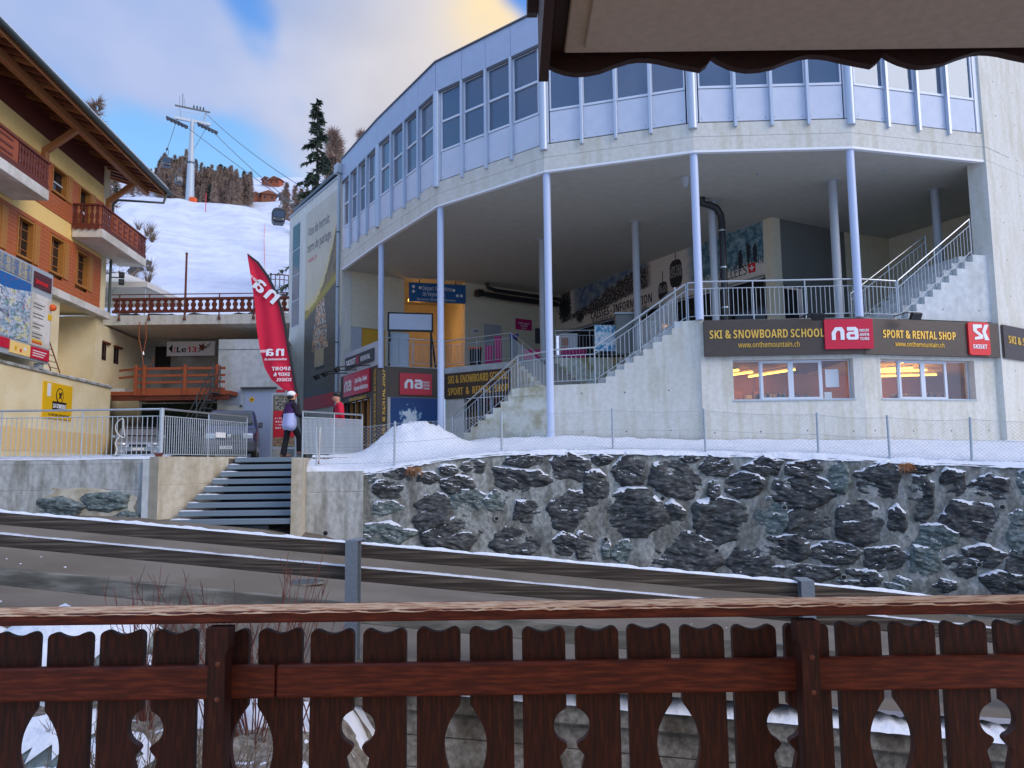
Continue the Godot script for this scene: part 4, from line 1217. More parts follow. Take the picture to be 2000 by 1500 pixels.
	for j in 14: fpart("ski", t5, 4.3 + j * 0.26, 4.38 + j * 0.26, 0.45, rng.randf_range(2.0, 2.25), -4.84, -4.8, [M.ink, M.red, M.bumper, M.white, M.blue_sign][rng.randi() % 5], sk)
	# notices in the left window
	var nt := thing("paper_notice", "white paper notice hung inside the fourth pane of the left shop window", "notice")
	fpart("sheet", t4, 3.62, 4.0, 2.08, 2.6, -0.50, -0.49, M.white, nt)
	nt = thing("paper_notice", "small pale notice at the foot of the fourth pane of the left shop window", "notice")
	fpart("sheet", t4, 3.57, 3.78, 1.76, 1.94, -0.50, -0.49, M.white, nt)
	# shop front under the left deck
	var a := Vector2(-5.43, -30.95); var m := Vector2(-2.85, -32.3); var b := Vector2(0.02, -30.4)
	var fa := wall_frame(a, m); var fb := wall_frame(m, b); var la := a.distance_to(m); var lb := m.distance_to(b)
	fpart("sign_fascia", fa, 0.42, la, 2.78, 4.0, -0.25, 0.0, M.sign_brown, s)
	fpart("sign_fascia", fb, 0.0, lb, 2.72, 4.0, -0.25, 0.0, M.sign_brown, s)
	fpart("sign_post_board", fa, 0.0, 0.41, 0.2, 4.0, -0.3, 0.02, M.sign_brown, s)
	fpart("shop_wall", fa, 0.42, la, 0.2, 2.77, -0.3, -0.05, M.concrete, s)
	fpart("shop_wall", fb, 0.0, 1.0, 0.2, 2.71, -0.3, -0.05, M.concrete, s)
	fpart("shop_wall", fb, 3.0, lb, 0.2, 2.71, -0.3, -0.05, M.concrete, s)
	fpart("shop_wall", fb, 1.0, 3.0, 0.2, 1.1, -0.3, -0.05, M.concrete, s)
	for j in 3:
		fpart("shop_pane", fb, 1.02 + j * 0.66, 1.62 + j * 0.66, 1.1, 2.7, -0.22, -0.2, M.glass_dark, s)
		fpart("window_bar", fb, 1.63 + j * 0.66, 1.67 + j * 0.66, 1.1, 2.7, -0.22, -0.12, M.frame_white, s)
	# left side of the shop, facing the yard
	var t0 := bay(0)
	var l0: float = V[0].distance_to(V[1])
	fpart("sign_fascia", t0, 0.3, l0 - 0.01, 2.78, 4.02, -0.25, -0.02, M.sign_brown, s)
	fpart("sign_post_board", t0, 4.08, l0 - 0.01, 0.2, 2.77, -0.25, -0.02, M.sign_brown, s)
	fpart("sign_post_board", t0, 0.02, 0.29, 0.2, 4.02, -0.25, -0.02, M.sign_brown, s)
	fpart("deck_parapet", t0, 0.35, l0 - 0.05, 4.03, 5.02, -0.12, -0.05, M.wall_grey, s)
	for j in 5:
		fpart("shop_door_pane", t0, 0.34 + j * 0.75, 1.02 + j * 0.75, 0.25, 2.77, -0.28, -0.25, M.glass_dark if j < 4 else M.panel, s)
		fpart("door_bar", t0, 1.03 + j * 0.75, 1.08 + j * 0.75, 0.25, 2.77, -0.26, -0.14, M.frame_wood, s)
# ---------------------------------------------------------------- prints, signs and fittings of the station
func paint(w: int, h: int, f: Callable) -> Image:
	var im := Image.create_empty(w, h, false, Image.FORMAT_RGB8)
	for j in h:
		for i in w:
			im.set_pixel(i, j, f.call((i + 0.5) / w, (j + 0.5) / h))
	return im

func board(called: String, label: String, t: Transform3D, x0: float, x1: float, y0: float, y1: float, z0: float, z1: float, m: Material, cat := "sign", group := "") -> Node3D:
	var o := thing(called, label, cat, Vector3.ZERO, 0.0, group)
	fpart("board", t, x0, x1, y0, y1, z0, z1, m, o, 0.004)
	return o

func logo(o: Node, t: Transform3D, x: float, y: float, z: float, cap: float, m: Material, small := true) -> void:
	# two stout rounded letters, then three short lines
	var k := MB.new()
	var w := cap * 0.27
	var u := func(px: float, py: float) -> Vector2: return Vector2(x + px * cap, y + py * cap)
	k.prism(PackedVector2Array([u.call(0, 0), u.call(0.3, 0), u.call(0.3, 0.5), u.call(0.44, 0.72), u.call(0.62, 0.72), u.call(0.68, 0.62), u.call(0.68, 0), u.call(0.98, 0), u.call(0.98, 0.72), u.call(0.82, 1.0), u.call(0.3, 1.0), u.call(0.0, 0.58)]), z, z + 0.012, t)
	obj("lettering", k, m, o)
	k = MB.new()
	k.prism(PackedVector2Array([u.call(1.2, 0.72), u.call(1.72, 0.72), u.call(1.76, 0.62), u.call(1.3, 0.62), u.call(1.14, 0.46), u.call(1.14, 0.14), u.call(1.28, 0.0), u.call(1.98, 0.0), u.call(2.06, 0.1), u.call(2.06, 0.8), u.call(1.88, 1.0), u.call(1.2, 1.0)]), z, z + 0.012, t)
	obj("lettering", k, m, o)
	k = MB.new()
	fbox(k, t, x + 1.42 * cap, x + 1.78 * cap, y + 0.22 * cap, y + 0.42 * cap, z + 0.004, z + 0.0145)
	obj("letter_counter", k, M.red, o)
	var _w := w
	if small:
		for i in 3: text(["NOUV", "AVEN", "TURE"][i], cap * 0.22, m, o, at(t, x + cap * 2.52, y + cap * (0.72 - 0.33 * i) , z + 0.006), cap * 0.72, "sans_bold", 0.01)

func station_prints(s: Node3D) -> void:
	var t4 := bay(4); var t5 := bay(5); var t6 := wall_frame(V[6], V[7])
	var o := board("fascia_sign", "brown fascia board reading SKI & SNOWBOARD SCHOOL over the left shop window", t4, 0.1, 4.57, 2.97, 4.0, -0.11, 0.03, M.sign_brown)
	text("SKI & SNOWBOARD SCHOOL", 0.235, M.gold, o, at(t4, 1.85, 3.58, 0.04), 3.22)
	text("www.onthemountain.ch", 0.15, M.gold, o, at(t4, 1.9, 3.27, 0.04), 1.72, "sans")
	o = board("fascia_sign", "brown fascia board reading SPORT & RENTAL SHOP over the right shop window", t5, 0.005, 4.69, 2.96, 3.99, -0.11, 0.03, M.sign_brown)
	text("SPORT & RENTAL SHOP", 0.225, M.gold, o, at(t5, 1.86, 3.55, 0.04), 2.5)
	text("www.onthemountain.ch", 0.13, M.gold, o, at(t5, 1.85, 3.27, 0.04), 1.68, "sans")
	o = board("fascia_sign", "brown fascia board on the big concrete wall, cut off by the right picture edge", t6, 0.08, 5.0, 2.95, 3.95, 0.06, 0.13, M.sign_brown)
	text("SKI & SNOWBOARD SCHOOL", 0.23, M.gold, o, at(t6, 2.6, 3.52, 0.14), 4.5)
	text("www.onthemountain.ch", 0.13, M.gold, o, at(t6, 2.6, 3.2, 0.14), 1.7, "sans")
	o = board("logo_sign", "bright red sign with white two letter logo between the two gold lettered fascia boards", t4, 3.45, 4.80, 3.1, 3.95, 0.04, 0.10, M.red)
	logo(o, t4, 3.64, 3.36, 0.102, 0.36, M.white)
	o = thing("badge_sign", "red rounded badge sign with white letters at the right end of the brown fascia", "sign")
	var k := MB.new()
	var rr := PackedVector2Array()
	for c in [[4.2, 3.10], [4.2, 3.9], [3.62, 3.9], [3.62, 3.10]]:
		for e in 5:
			var a: float = [-PI / 2, 0.0, PI / 2, PI][[[4.2, 3.10], [4.2, 3.9], [3.62, 3.9], [3.62, 3.10]].find(c)] + e * PI / 8
			rr.append(Vector2(c[0] + cos(a) * 0.09, c[1] + sin(a) * 0.09))
	k.prism(rr, 0.035, 0.09, t5)
	obj("board", k, M.red_bright, o)
	for q in [[[3.70, 3.92], [4.02, 3.92], [4.02, 3.83], [3.83, 3.80], [3.83, 3.74], [4.04, 3.60], [4.04, 3.50], [3.74, 3.46], [3.74, 3.54], [3.92, 3.57], [3.70, 3.72]], [[4.02, 3.72], [4.12, 3.92], [4.26, 3.92], [4.14, 3.70], [4.26, 3.46], [4.1, 3.46]]]:
		k = MB.new()
		var pp := PackedVector2Array()
		for e in q: pp.append(Vector2(e[0], e[1]))
		k.prism(pp, 0.09, 0.1, t5)
		obj("emblem", k, M.white, o)
	text("SKISET", 0.12, M.white, o, at(t5, 3.91, 3.26, 0.095), 0.5)
	# floodlights over the fascia
	for q in [[t4, 3.15, 4.02, "clamped above the left fascia board"], [t5, 1.35, 4.06, "clamped above the right fascia board"]]:
		var f := thing("floodlight", "black floodlight on an arm " + q[3], "lamp", Vector3.ZERO, 0.0, "black sign floodlights")
		k = MB.new()
		k.tube([q[0] * Vector3(q[1] - 0.35, q[2], 0.05), q[0] * Vector3(q[1] - 0.2, q[2] + 0.06, 0.35), q[0] * Vector3(q[1], q[2] + 0.02, 0.5)], 0.016, 6)
		obj("arm", k, M.black, f)
		k = MB.new()
		k.box(q[0] * Vector3(q[1], q[2] - 0.06, 0.5), Vector3(0.34, 0.2, 0.1), q[0].basis.rotated(q[0].basis.x, 0.5), 0.01)
		obj("head", k, M.black, f)
	# left shop signs
	var a := Vector2(-5.43, -30.95); var m := Vector2(-2.85, -32.3); var b := Vector2(0.02, -30.4)
	var fa := wall_frame(a, m); var fb := wall_frame(m, b)
	o = thing("gold_lettering", "gold lettering SKI & SNOWBOARD SCHOOL, SPORT & RENTAL SHOP behind the stair rail", "sign")
	text("SKI & SNOWBOARD SCHOOL", 0.32, M.gold, o, at(fb, 1.72, 3.52, 0.012), 3.05)
	text("SPORT  &  RENTAL  SHOP", 0.30, M.gold, o, at(fb, 1.72, 3.02, 0.012), 3.05)
	o = board("logo_sign", "red sign with white two letter logo above the blue snow poster", fa, 0.92, 2.32, 2.86, 3.76, 0.005, 0.06, M.red)
	logo(o, fa, 1.12, 3.12, 0.062, 0.38, M.white)
	o = thing("gold_lettering", "vertical gold lettering SPORT & RENTAL SHOP on the brown corner board", "sign")
	var tr := at(fa, 0.2, 2.35, 0.03)
	tr.basis = tr.basis.rotated(fa.basis.z.normalized(), PI / 2)
	text("SPORT & RENTAL SHOP", 0.21, M.gold, o, tr, 3.1)
	var blue := paint(128, 160, func(u: float, v: float) -> Color:
		var c := c8(10, 66, 128).lerp(c8(16, 88, 150), v)
		var d := Vector2((u - 0.42) * 1.2, v - 0.37)
		var sp := d.length() * 3.0 + 0.7 * fn.get_noise_2d(u * 6.0, v * 6.0) - 0.7 * (v - 0.30)
		c = c.lerp(c8(226, 238, 246), smoothstep(0.85, 0.40, sp))
		if Vector2((u - 0.72) / 0.17, (v - 0.47) / 0.04).length() < 1.0: c = c8(190, 30, 40)
		if Vector2((u - 0.82) / 0.07, (v - 0.42) / 0.04).length() < 1.0: c = c8(24, 24, 32)
		return c)
	o = thing("blue_poster", "deep blue poster with a burst of white powder snow behind the snow heap", "poster")
	picture("print", 2.05, 2.5, picture_mat("blue poster print", blue), o, at(fa, 1.58, 1.5, -0.02))
	var t0 := bay(0)
	o = board("logo_sign", "red sign with white logo and two text lines on the yard side of the shop", t0, 0.62, 3.98, 3.02, 3.98, -0.015, 0.05, M.red)
	logo(o, t0, 0.8, 3.25, 0.052, 0.46, M.white, false)
	text("Sport-Shop - School", 0.2, M.white, o, at(t0, 3.0, 3.62, 0.052), 1.5)
	text("Rennes-Solothurn", 0.19, M.white, o, at(t0, 3.0, 3.28, 0.052), 1.7)
	o = thing("gold_lettering", "small gold web address under the yard side red sign", "sign")
	text("www.onthemountain.ch", 0.17, M.gold, o, at(t0, 2.4, 2.87, -0.015), 2.2)
	o = thing("gold_lettering", "narrow vertical gold lettering on the yard side of the brown corner board", "sign")
	tr = at(t0, 4.55, 2.3, -0.015)
	tr.basis = tr.basis.rotated(t0.basis.z.normalized(), PI / 2)
	text("SKI & SNOWBOARD SCHOOL", 0.24, M.gold, o, tr, 3.2)
	o = board("parapet_sign", "dark grey sign with small white lettering on the yard side deck parapet", t0, 0.7, 4.4, 4.26, 4.78, -0.048, 0.0, M.bumper)
	text("SKISET", 0.24, M.white, o, at(t0, 1.5, 4.52, 0.002), 1.3)
	text("X", 0.34, M.red, o, at(t0, 2.4, 4.52, 0.002), 0.35)
	text("RENTAL", 0.2, M.white, o, at(t0, 3.4, 4.5, 0.002), 1.2, "sans")
	for i in 3:
		var f := thing("floodlight", "black yard floodlight on a long arm, %s of three" % ["nearest the corner", "middle one", "farthest"][i], "lamp", Vector3.ZERO, 0.0, "black sign floodlights")
		var x: float = [3.4, 1.7, 0.4][i]
		k = MB.new()
		k.tube([t0 * Vector3(x + 0.6, 4.1, 0.0), t0 * Vector3(x, 4.12, 0.5), t0 * Vector3(x - 0.2, 4.05, 1.1)], 0.025, 6)
		obj("arm", k, M.black, f)
		k = MB.new()
		k.box(t0 * Vector3(x - 0.2, 3.95, 1.15), Vector3(0.36, 0.22, 0.16), t0.basis.rotated(t0.basis.x, 0.6), 0.015)
		obj("head", k, M.black, f)
	# tall print on the left wall
	var e1 := Vector2(-12.15, -41.3)
	var mw := wall_frame(e1, V[0])
	var tall := paint(200, 500, func(u: float, v: float) -> Color:
		var c := c8(196, 190, 176).lerp(c8(216, 202, 168), clampf(v * 2.2, 0, 1)).lerp(c8(170, 164, 150), 0.25 + 0.3 * fn.get_noise_2d(u * 2.5, v * 5.0))
		var ridge := 0.50 - 0.42 * pow(clampf((u - 0.05) / 0.95, 0.0, 1.0), 2.4) + 0.012 * fn.get_noise_2d(u * 14.0, 0.3)
		if v > ridge - 0.06 and v < ridge: c = c.lerp(c8(226, 196, 120), 0.7 * smoothstep(ridge - 0.06, ridge, v))
		if v > ridge:
			c = c8(104, 96, 74).lerp(c8(140, 120, 84), 0.5 + fn.get_noise_2d(u * 8.0, v * 10.0))
			var belt := 0.53 - 0.13 * u
			if absf(v - belt) < 0.045: c = c.lerp(c8(168, 148, 52), smoothstep(0.045, 0.0, absf(v - belt)))
			if v > belt + 0.02:
				c = c8(86, 84, 78).lerp(c8(112, 100, 80), 0.5 + 0.8 * fn.get_noise_2d(u * 12.0, v * 26.0))
				var vill := Vector2((u - 0.48) / (0.10 + 0.55 * clampf(v - 0.46, 0.0, 0.28)), 0.0).length()
				if v < 0.72 and vill < 1.0:
					var cell := fn.get_noise_2d(floorf(u * 42.0) * 3.3, floorf(v * 110.0) * 2.7)
					c = c8(92, 78, 62).lerp(c8(226, 168, 118) if cell > 0.05 else c8(196, 190, 176), clampf(0.15 + absf(cell) * 2.4, 0, 1))
				if u > 0.33 and u < 0.6 and v > 0.715 and v < 0.80 - 0.02 * absf(u - 0.46) : c = c8(186, 168, 130)
				if u > 0.36 and u < 0.62 and v >= 0.80 and v < 0.815: c = c8(50, 48, 48)
		if v > 0.90:
			c = c8(92, 90, 88)
		if v > 0.935: c = c8(204, 50, 64)
		return c)
	o = thing("tall_mural_print", "tall print of a hillside village and golden sky on the station's left wall", "mural")
	picture("print", 4.7, 10.3, picture_mat("village print", tall, 0.6), o, at(mw, 5.1, 7.9, 0.02), 0.018)
	text("Vins de terroir,", 0.42, M.bumper, o, at(mw, 4.65, 11.95, 0.022), 3.1, "serif", 0.006)
	text("terre de partage.", 0.42, M.bumper, o, at(mw, 4.75, 11.1, 0.022), 3.4, "serif", 0.006)
	text("valais.ch", 0.2, M.red, o, at(mw, 3.8, 10.45, 0.022), 1.2, "sans", 0.006)
	# long mural over the ticket windows
	var cm0 := Vector2(2.43, -41.22); var cm1 := Vector2(9.55, -28.31)
	var cf := wall_frame(cm0, cm1)
	var wide := paint(900, 130, func(u: float, v: float) -> Color:
		var c := c8(228, 217, 206)
		var n := fn.get_noise_2d(u * 30.0, v * 4.5)
		var n2 := fn.get_noise_2d(u * 90.0 + 5.0, v * 13.0)
		# left: dark crags under a blue sky
		var crag := 0.62 - 0.55 * smoothstep(0.1, 0.5, u) + 0.12 * n
		var low := 0.75 - 0.2 * smoothstep(0.2, 0.55, u) + 0.10 * n2
		var fade := smoothstep(0.02, 0.06, u) * smoothstep(0.56, 0.52, u)
		if u > 0.1 and v < crag: c = c.lerp(c8(84, 112, 150).lerp(c8(150, 158, 166), 0.5 + n), fade * smoothstep(0.1, 0.16, u))
		elif v < low: c = c.lerp(c8(48, 46, 48).lerp(c8(158, 148, 140), clampf(0.3 + n2 * 1.4, 0, 1)), fade)
		if Vector2((u - 0.06) / 0.05, (v - 0.4) / 0.4).length() + 0.5 * n2 < 0.8: c = c8(34, 36, 44)
		if Vector2((u - 0.16) / 0.03, (v - 0.75) / 0.2).length() + 0.6 * n2 < 0.7: c = c8(50, 46, 46)
		# right: teal mountains and skiers
		var r := smoothstep(0.70, 0.76, u + 0.02 * n) * smoothstep(0.86 - 0.25 * (u - 0.75), 0.66, v + 0.1 * n2)
		c = c.lerp(c8(60, 104, 122).lerp(c8(150, 176, 186), clampf(0.5 + n * 0.9 + n2 * 0.5, 0, 1)), r)
		if u > 0.74 and v > 0.62 and v < 0.76 and fn.get_noise_2d(u * 160.0, v * 3.0) > 0.05: c = c.lerp(c8(54, 66, 56), 0.8)
		for k2 in [[0.92, 0.58], [0.95, 0.5], [0.972, 0.56]]:
			if Vector2((u - k2[0]) / 0.008, (v - k2[1]) / 0.2).length() + 0.3 * n2 < 0.9: c = c8(38, 44, 52)
		# two printed cabins
		for g in [[0.665, 0.45, 0.028, 0.30], [0.605, 0.74, 0.022, 0.2]]:
			var d := Vector2(pow(absf((u - g[0]) / g[2]), 3.0), pow(absf((v - g[1]) / g[3]), 3.0))
			if d.x + d.y < 1.0: c = c8(40, 38, 40) if absf(v - g[1] + 0.05) > g[3] * 0.42 or fn.get_noise_2d(u * 200.0, v * 12.0) > 0.1 else c8(150, 146, 142)
			if absf(u - g[0]) < 0.0016 and v < g[1] and v > g[1] - g[3] * 2.2: c = c8(50, 48, 50)
		return c)
	o = thing("ticket_office_mural", "long printed mural of peaks and cabins above the ticket windows reading CAISSES - INFORMATION", "mural")
	var cl := cm0.distance_to(cm1)
	picture("print", cl - 0.05, 2.04, picture_mat("peak print", wide, 0.6), o, at(cf, cl / 2, 7.99, 0.022), 0.02)
	text("CAISSES - INFORMATION", 0.40, M.ink, o, at(cf, 5.75, 7.36, 0.026), 4.8, "sans_bold", 0.008)
	text("TÉLÉCABINE VEYSONNAZ - SION 3500", 0.17, M.ink, o, at(cf, 5.6, 7.03, 0.026), 4.4, "sans", 0.008)
	text("VALLÉES", 0.38, M.ink, o, at(cf, 13.05, 7.34, 0.026), 1.6, "sans", 0.008)
	fpart("flag_emblem", cf, 13.95, 14.3, 7.16, 7.52, 0.024, 0.034, M.red_bright, o)
	k = MB.new()
	fbox(k, cf, 14.02, 14.23, 7.31, 7.37, 0.034, 0.037); fbox(k, cf, 14.095, 14.155, 7.37, 7.45, 0.034, 0.037); fbox(k, cf, 14.095, 14.155, 7.23, 7.31, 0.034, 0.037)
	obj("cross", k, M.white, o)
	# hanging blue sign at the passage
	var pf := wall_frame(Vector2(-5.21, -36.97), Vector2(-2.3, -37.76))
	o = board("hanging_sign", "blue hanging sign with white directions above the lit passage", pf, 0.2, 3.02, 7.92, 8.86, 0.1, 0.18, M.blue_sign)
	text("Départ Télécabine", 0.2, M.white, o, at(pf, 1.6, 8.6, 0.182), 1.45, "sans")
	text("de Veysonnaz", 0.2, M.white, o, at(pf, 1.42, 8.32, 0.182), 1.1, "sans")
	text("Bienvenue, Welcome, Willkommen", 0.11, M.white, o, at(pf, 1.55, 8.05, 0.182), 1.9, "sans")
	for c in [[0.42, 8.66], [0.42, 8.42], [0.75, 8.62], [2.42, 8.56], [2.6, 8.3], [2.8, 8.3]]:
		k = MB.new(); k.cyl(pf * Vector3(c[0], c[1], 0.178), pf * Vector3(c[0], c[1], 0.188), 0.075, 0.075, 14)
		obj("pictogram", k, M.white, o)
	for x in [0.7, 2.5]: fpart("hanger", pf, x, x + 0.04, 8.86, 9.03, 0.12, 0.16, M.steel_dark, o)
	for q in [[0.35, -1.0, 8.2, "upper"], [0.5, -2.2, 7.3, "lower"]]:
		var lp := thing("passage_lamp", "%s warm lit ceiling lamp inside the passage behind the blue sign" % q[3], "lamp", Vector3.ZERO, 0.0, "lamps in the lit passage")
		fpart("lamp_glow", pf, q[0], q[0] + 0.9, q[2] + 0.02, q[2] + 0.12, q[1] - 0.3, q[1], glow("passage lamp", Color(1.0, 0.78, 0.36), 2.2), lp)
		fpart("housing", pf, q[0] - 0.03, q[0] + 0.93, q[2] + 0.125, q[2] + 0.17, q[1] - 0.33, q[1] + 0.03, M.steel_dark, lp)
		var ol := OmniLight3D.new()
		ol.name = "light"; ol.light_color = Color(1.0, 0.72, 0.36); ol.light_energy = 0.32; ol.light_size = 0.12; ol.omni_range = 9.0; ol.omni_attenuation = 2.0; ol.shadow_enabled = true
		lp.add_child(ol, true)
		ol.position = pf * Vector3(q[0] + 0.45, q[2] - 0.12, q[1] - 0.15)
	# lamps glimpsed inside the upper floor
	var u0 := bay(0)
	for q in [[0.9, 11.5], [1.9, 12.0]]:
		var lp := thing("office_lamp", "yellow lamp glowing behind the %s of the far left upper windows" % ("first" if q[0] < 1.0 else "second"), "lamp", Vector3.ZERO, 0.0, "lamps behind the upper windows")
		k = MB.new()
		fbox(k, u0, q[0] - 0.3, q[0] + 0.3, q[1], q[1] + 0.1, -1.3, -1.15)
		obj("lamp_glow", k, glow("office lamp", Color(1.0, 0.8, 0.3), 5.0), lp)
		k = MB.new()
		k.cyl(u0 * Vector3(q[0], q[1] + 0.101, -1.22), u0 * Vector3(q[0], 13.22, -1.22), 0.012, -1.0, 6)
		obj("cord", k, M.black, lp)
		var ol := OmniLight3D.new()
		ol.name = "light"; ol.light_color = Color(1.0, 0.78, 0.4); ol.light_energy = 0.5; ol.light_size = 0.1; ol.omni_range = 9.0; ol.omni_attenuation = 2.0; ol.shadow_enabled = true
		lp.add_child(ol, true)
		ol.position = u0 * Vector3(q[0], q[1] - 0.1, -1.22)
	# wall fittings on the back wall
	var wf := wall_frame(Vector2(-2.3, -37.76), Vector2(1.7, -40.55))
	fpart("grey_door", wf, 1.1, 2.14, 4.05, 7.05, 0.0, 0.03, M.column_in, s)
	o = board("magenta_notice", "magenta notice with white lines on the back wall", wf, 3.06, 4.1, 6.95, 7.52, 0.005, 0.035, M.magenta)
	for i in 3: text(["Veuillez préparer", "vos forfaits", "merci"][i], 0.09, M.white, o, at(wf, 3.58, 7.3 - i * 0.13, 0.037), [0.75, 0.5, 0.3][i], "sans")
	o = board("white_plate", "small white plate on the back wall left of the grey door", wf, 0.38, 0.8, 6.5, 6.75, 0.005, 0.02, M.white)
	text("C MO", 0.12, M.ink, o, at(wf, 0.59, 6.62, 0.021), 0.3)
	o = board("dark_wall_box", "dark box on the back wall near the inner column", wf, 4.32, 4.62, 6.3, 7.1, 0.005, 0.15, M.bumper, "box")
	# black ducts under the ceiling
	o = thing("black_duct", "pair of black insulated ducts hung under the ceiling along the back wall", "duct")
	k = MB.new()
	k.tube([wf * Vector3(0.55, 8.45, 0.5), wf * Vector3(2.5, 8.4, 0.5), wf * Vector3(5.4, 8.4, 0.6)], 0.14, 10)
	obj("duct", k, M.pipe, o)
	k = MB.new()
	k.tube([wf * Vector3(0.9, 8.98, 0.62), wf * Vector3(0.95, 8.75, 0.7), wf * Vector3(1.4, 8.66, 0.7), wf * Vector3(5.4, 8.62, 0.85)], 0.1, 10)
	obj("duct", k, M.pipe, o)
	fpart("valve", wf, 0.35, 0.7, 8.3, 8.62, 0.3, 0.7, M.black, o, 0.03)
	# black drain pipe on the inner column
	o = thing("black_drain_pipe", "black drain pipe with an elbow beside the inner column in front of the mural", "pipe")
	k = MB.new()
	k.tube([Vector3(7.33, 4.06, -25.95), Vector3(7.33, 8.2, -25.95), Vector3(7.3, 8.5, -25.95), Vector3(7.15, 8.72, -25.9), Vector3(6.9, 8.8, -25.8), Vector3(6.62, 8.82, -25.7), Vector3(6.6, 9.02, -25.7)], 0.12, 12)
	obj("pipe", k, M.pipe, o)
	for y in [5.2, 6.6, 7.9]:
		k = MB.new(); k.cyl(Vector3(7.33, y, -25.95), Vector3(7.33, y + 0.05, -25.95), 0.128, -1.0, 12)
		obj("clamp", k, M.steel, o)
	# rainwater pipe on the left corner
	o = thing("rain_pipe", "pale metal rainwater pipe with a box head at the station's left corner", "pipe")
	var c := Vector3(V[0].x, 0, V[0].y) + mw.basis.z * 0.12 - mw.basis.x * 0.16
	k = MB.new()
	k.tube([c + Vector3(0, 0.3, 0), c + Vector3(0, 12.6, 0), c + Vector3(0.02, 13.0, 0.03), c + Vector3(0.05, 13.6, 0.1)], 0.075, 10)
	obj("pipe", k, M.galv, o)
	for y in [3.0, 5.6, 8.2, 10.8]:
		k = MB.new(); k.cyl(c + Vector3(0, y, 0), c + Vector3(0, y + 0.06, 0), 0.085, -1.0, 10)
		obj("clamp", k, M.steel_dark, o)
	k = MB.new()
	k.box(c + Vector3(0.02, 13.85, 0.08), Vector3(0.42, 0.45, 0.36), mw.basis, 0.02)
	obj("hopper", k, M.galv, o)
	# blank billboard on legs on the left deck
	o = thing("blank_billboard", "blank pale screen board on black legs standing on the left deck", "billboard")
	var bf := wall_frame(Vector2(-5.2, -31.6), Vector2(-3.2, -32.0))
	fpart("frame", bf, 0.05, 1.95, 5.55, 6.35, -0.12, 0.0, M.black, o, 0.01)
	fpart("screen", bf, 0.12, 1.88, 5.62, 6.28, 0.002, 0.012, M.panel, o)
	for x in [0.08, 1.82]:
		fpart("leg", bf, x, x + 0.08, 4.05, 5.55, -0.08, 0.0, M.black, o)
		k = MB.new(); k.beam(bf * Vector3(x + 0.04, 5.5, -0.05), bf * Vector3(x + 0.3, 4.06, -0.6), 0.06, 0.06); obj("brace", k, M.black, o)
	o = thing("grey_cabinet", "plain grey cabinet under the blank billboard on the left deck", "cabinet")
	fpart("body", bf, 0.12, 0.95, 4.06, 5.5, -0.8, -0.15, M.galv, o, 0.01)
	fpart("door_seam", bf, 0.52, 0.535, 4.2, 5.4, -0.15, -0.146, M.steel_dark, o)
	# bins and boxes on the deck
	o = thing("litter_bin", "black litter bin with orange rim on the left deck", "bin", Vector3(-1.55, 4.06, -32.6))
	k = MB.new(); k.cyl(Vector3(0, 0.1, 0), Vector3(0, 0.8, 0), 0.24, 0.27, 16); obj("body", k, M.black, o)
	k = MB.new(); k.cyl(Vector3(0, 0.8, 0), Vector3(0, 0.88, 0), 0.3, 0.3, 16); obj("rim", k, M.orange, o)
	k = MB.new(); k.cyl(Vector3(0, 0.0, 0), Vector3(0, 0.1, 0), 0.32, 0.32, 16); obj("foot", k, M.orange, o)
	o = thing("magenta_box", "stepped magenta display box on the left deck", "box", Vector3(-0.78, 4.06, -32.6))
	for e in [[-0.18, 0.95, 0.34], [0.2, 1.35, 0.3]]: box("panel", Vector3(e[0], e[1] / 2, 0), Vector3(e[2], e[1], 0.3), M.magenta, o, Basis.IDENTITY, 0.01)
	o = thing("blue_post", "dark post with a blue cap at the corner of the left deck railing", "post", Vector3(0.1, 4.06, -31.1))
	box("shaft", Vector3(0, 0.5, 0), Vector3(0.3, 1.0, 0.25), M.bumper, o, Basis.IDENTITY, 0.02)
	box("cap", Vector3(0, 1.1, 0), Vector3(0.36, 0.2, 0.3), flat("blue cap", c8(34, 44, 130), 0.5), o, Basis.IDENTITY, 0.02)
	for e in [[0.9, -31.2, 0.8, "left of the tall column"], [2.5, -30.9, 1.0, "right of the tall column"]]:
		o = thing("magenta_bench", "low magenta bench block " + e[3], "bench", Vector3(e[0], 4.06, e[1]), 0.0, "magenta benches")
		box("seat", Vector3(0, 0.3, 0), Vector3(e[2], 0.5, 0.4), M.magenta, o, Basis.IDENTITY, 0.02)
		box("plinth", Vector3(0, 0.03, 0), Vector3(e[2] - 0.1, 0.05, 0.34), M.ink, o)
	o = thing("info_stand", "grey info cabinet beside the inner column above the landing", "cabinet", Vector3(4.35, 4.06, -28.9))
	box("body", Vector3(0, 0.75, 0), Vector3(0.8, 1.5, 0.5), M.dark_metal, o, Basis.IDENTITY, 0.015)
	box("top", Vector3(0, 1.54, 0), Vector3(0.9, 0.06, 0.6), M.galv, o)
	var ad := paint(48, 64, func(u: float, v: float) -> Color:
		var n := fn.get_noise_2d(u * 5.0, v * 5.0)
		return c8(232, 236, 242).lerp(c8(70, 150, 200), clampf(0.5 + n * 1.6 if v < 0.3 or v > 0.75 else n * 1.2, 0.0, 1.0)))
	var am := picture_mat("blue white poster print", ad)
	o = thing("info_poster", "blue and white poster leaning on the stair rail", "poster")
	picture("print", 0.8, 1.0, am, o, face_to(Vector3(3.55, 4.7, -28.9), Vector3(0.1, 0, 1)))
	o = thing("info_poster", "narrow blue and white poster on the ticket window glass", "poster")
	picture("print", 0.42, 1.3, am, o, at(cf, 7.9, 5.7, -0.2))
	# person sized leaflet stand near the ticket windows
	o = thing("leaflet_stand", "pale leaflet stand with coloured covers before the ticket windows", "stand", Vector3(2.5, 4.06, -33.5))
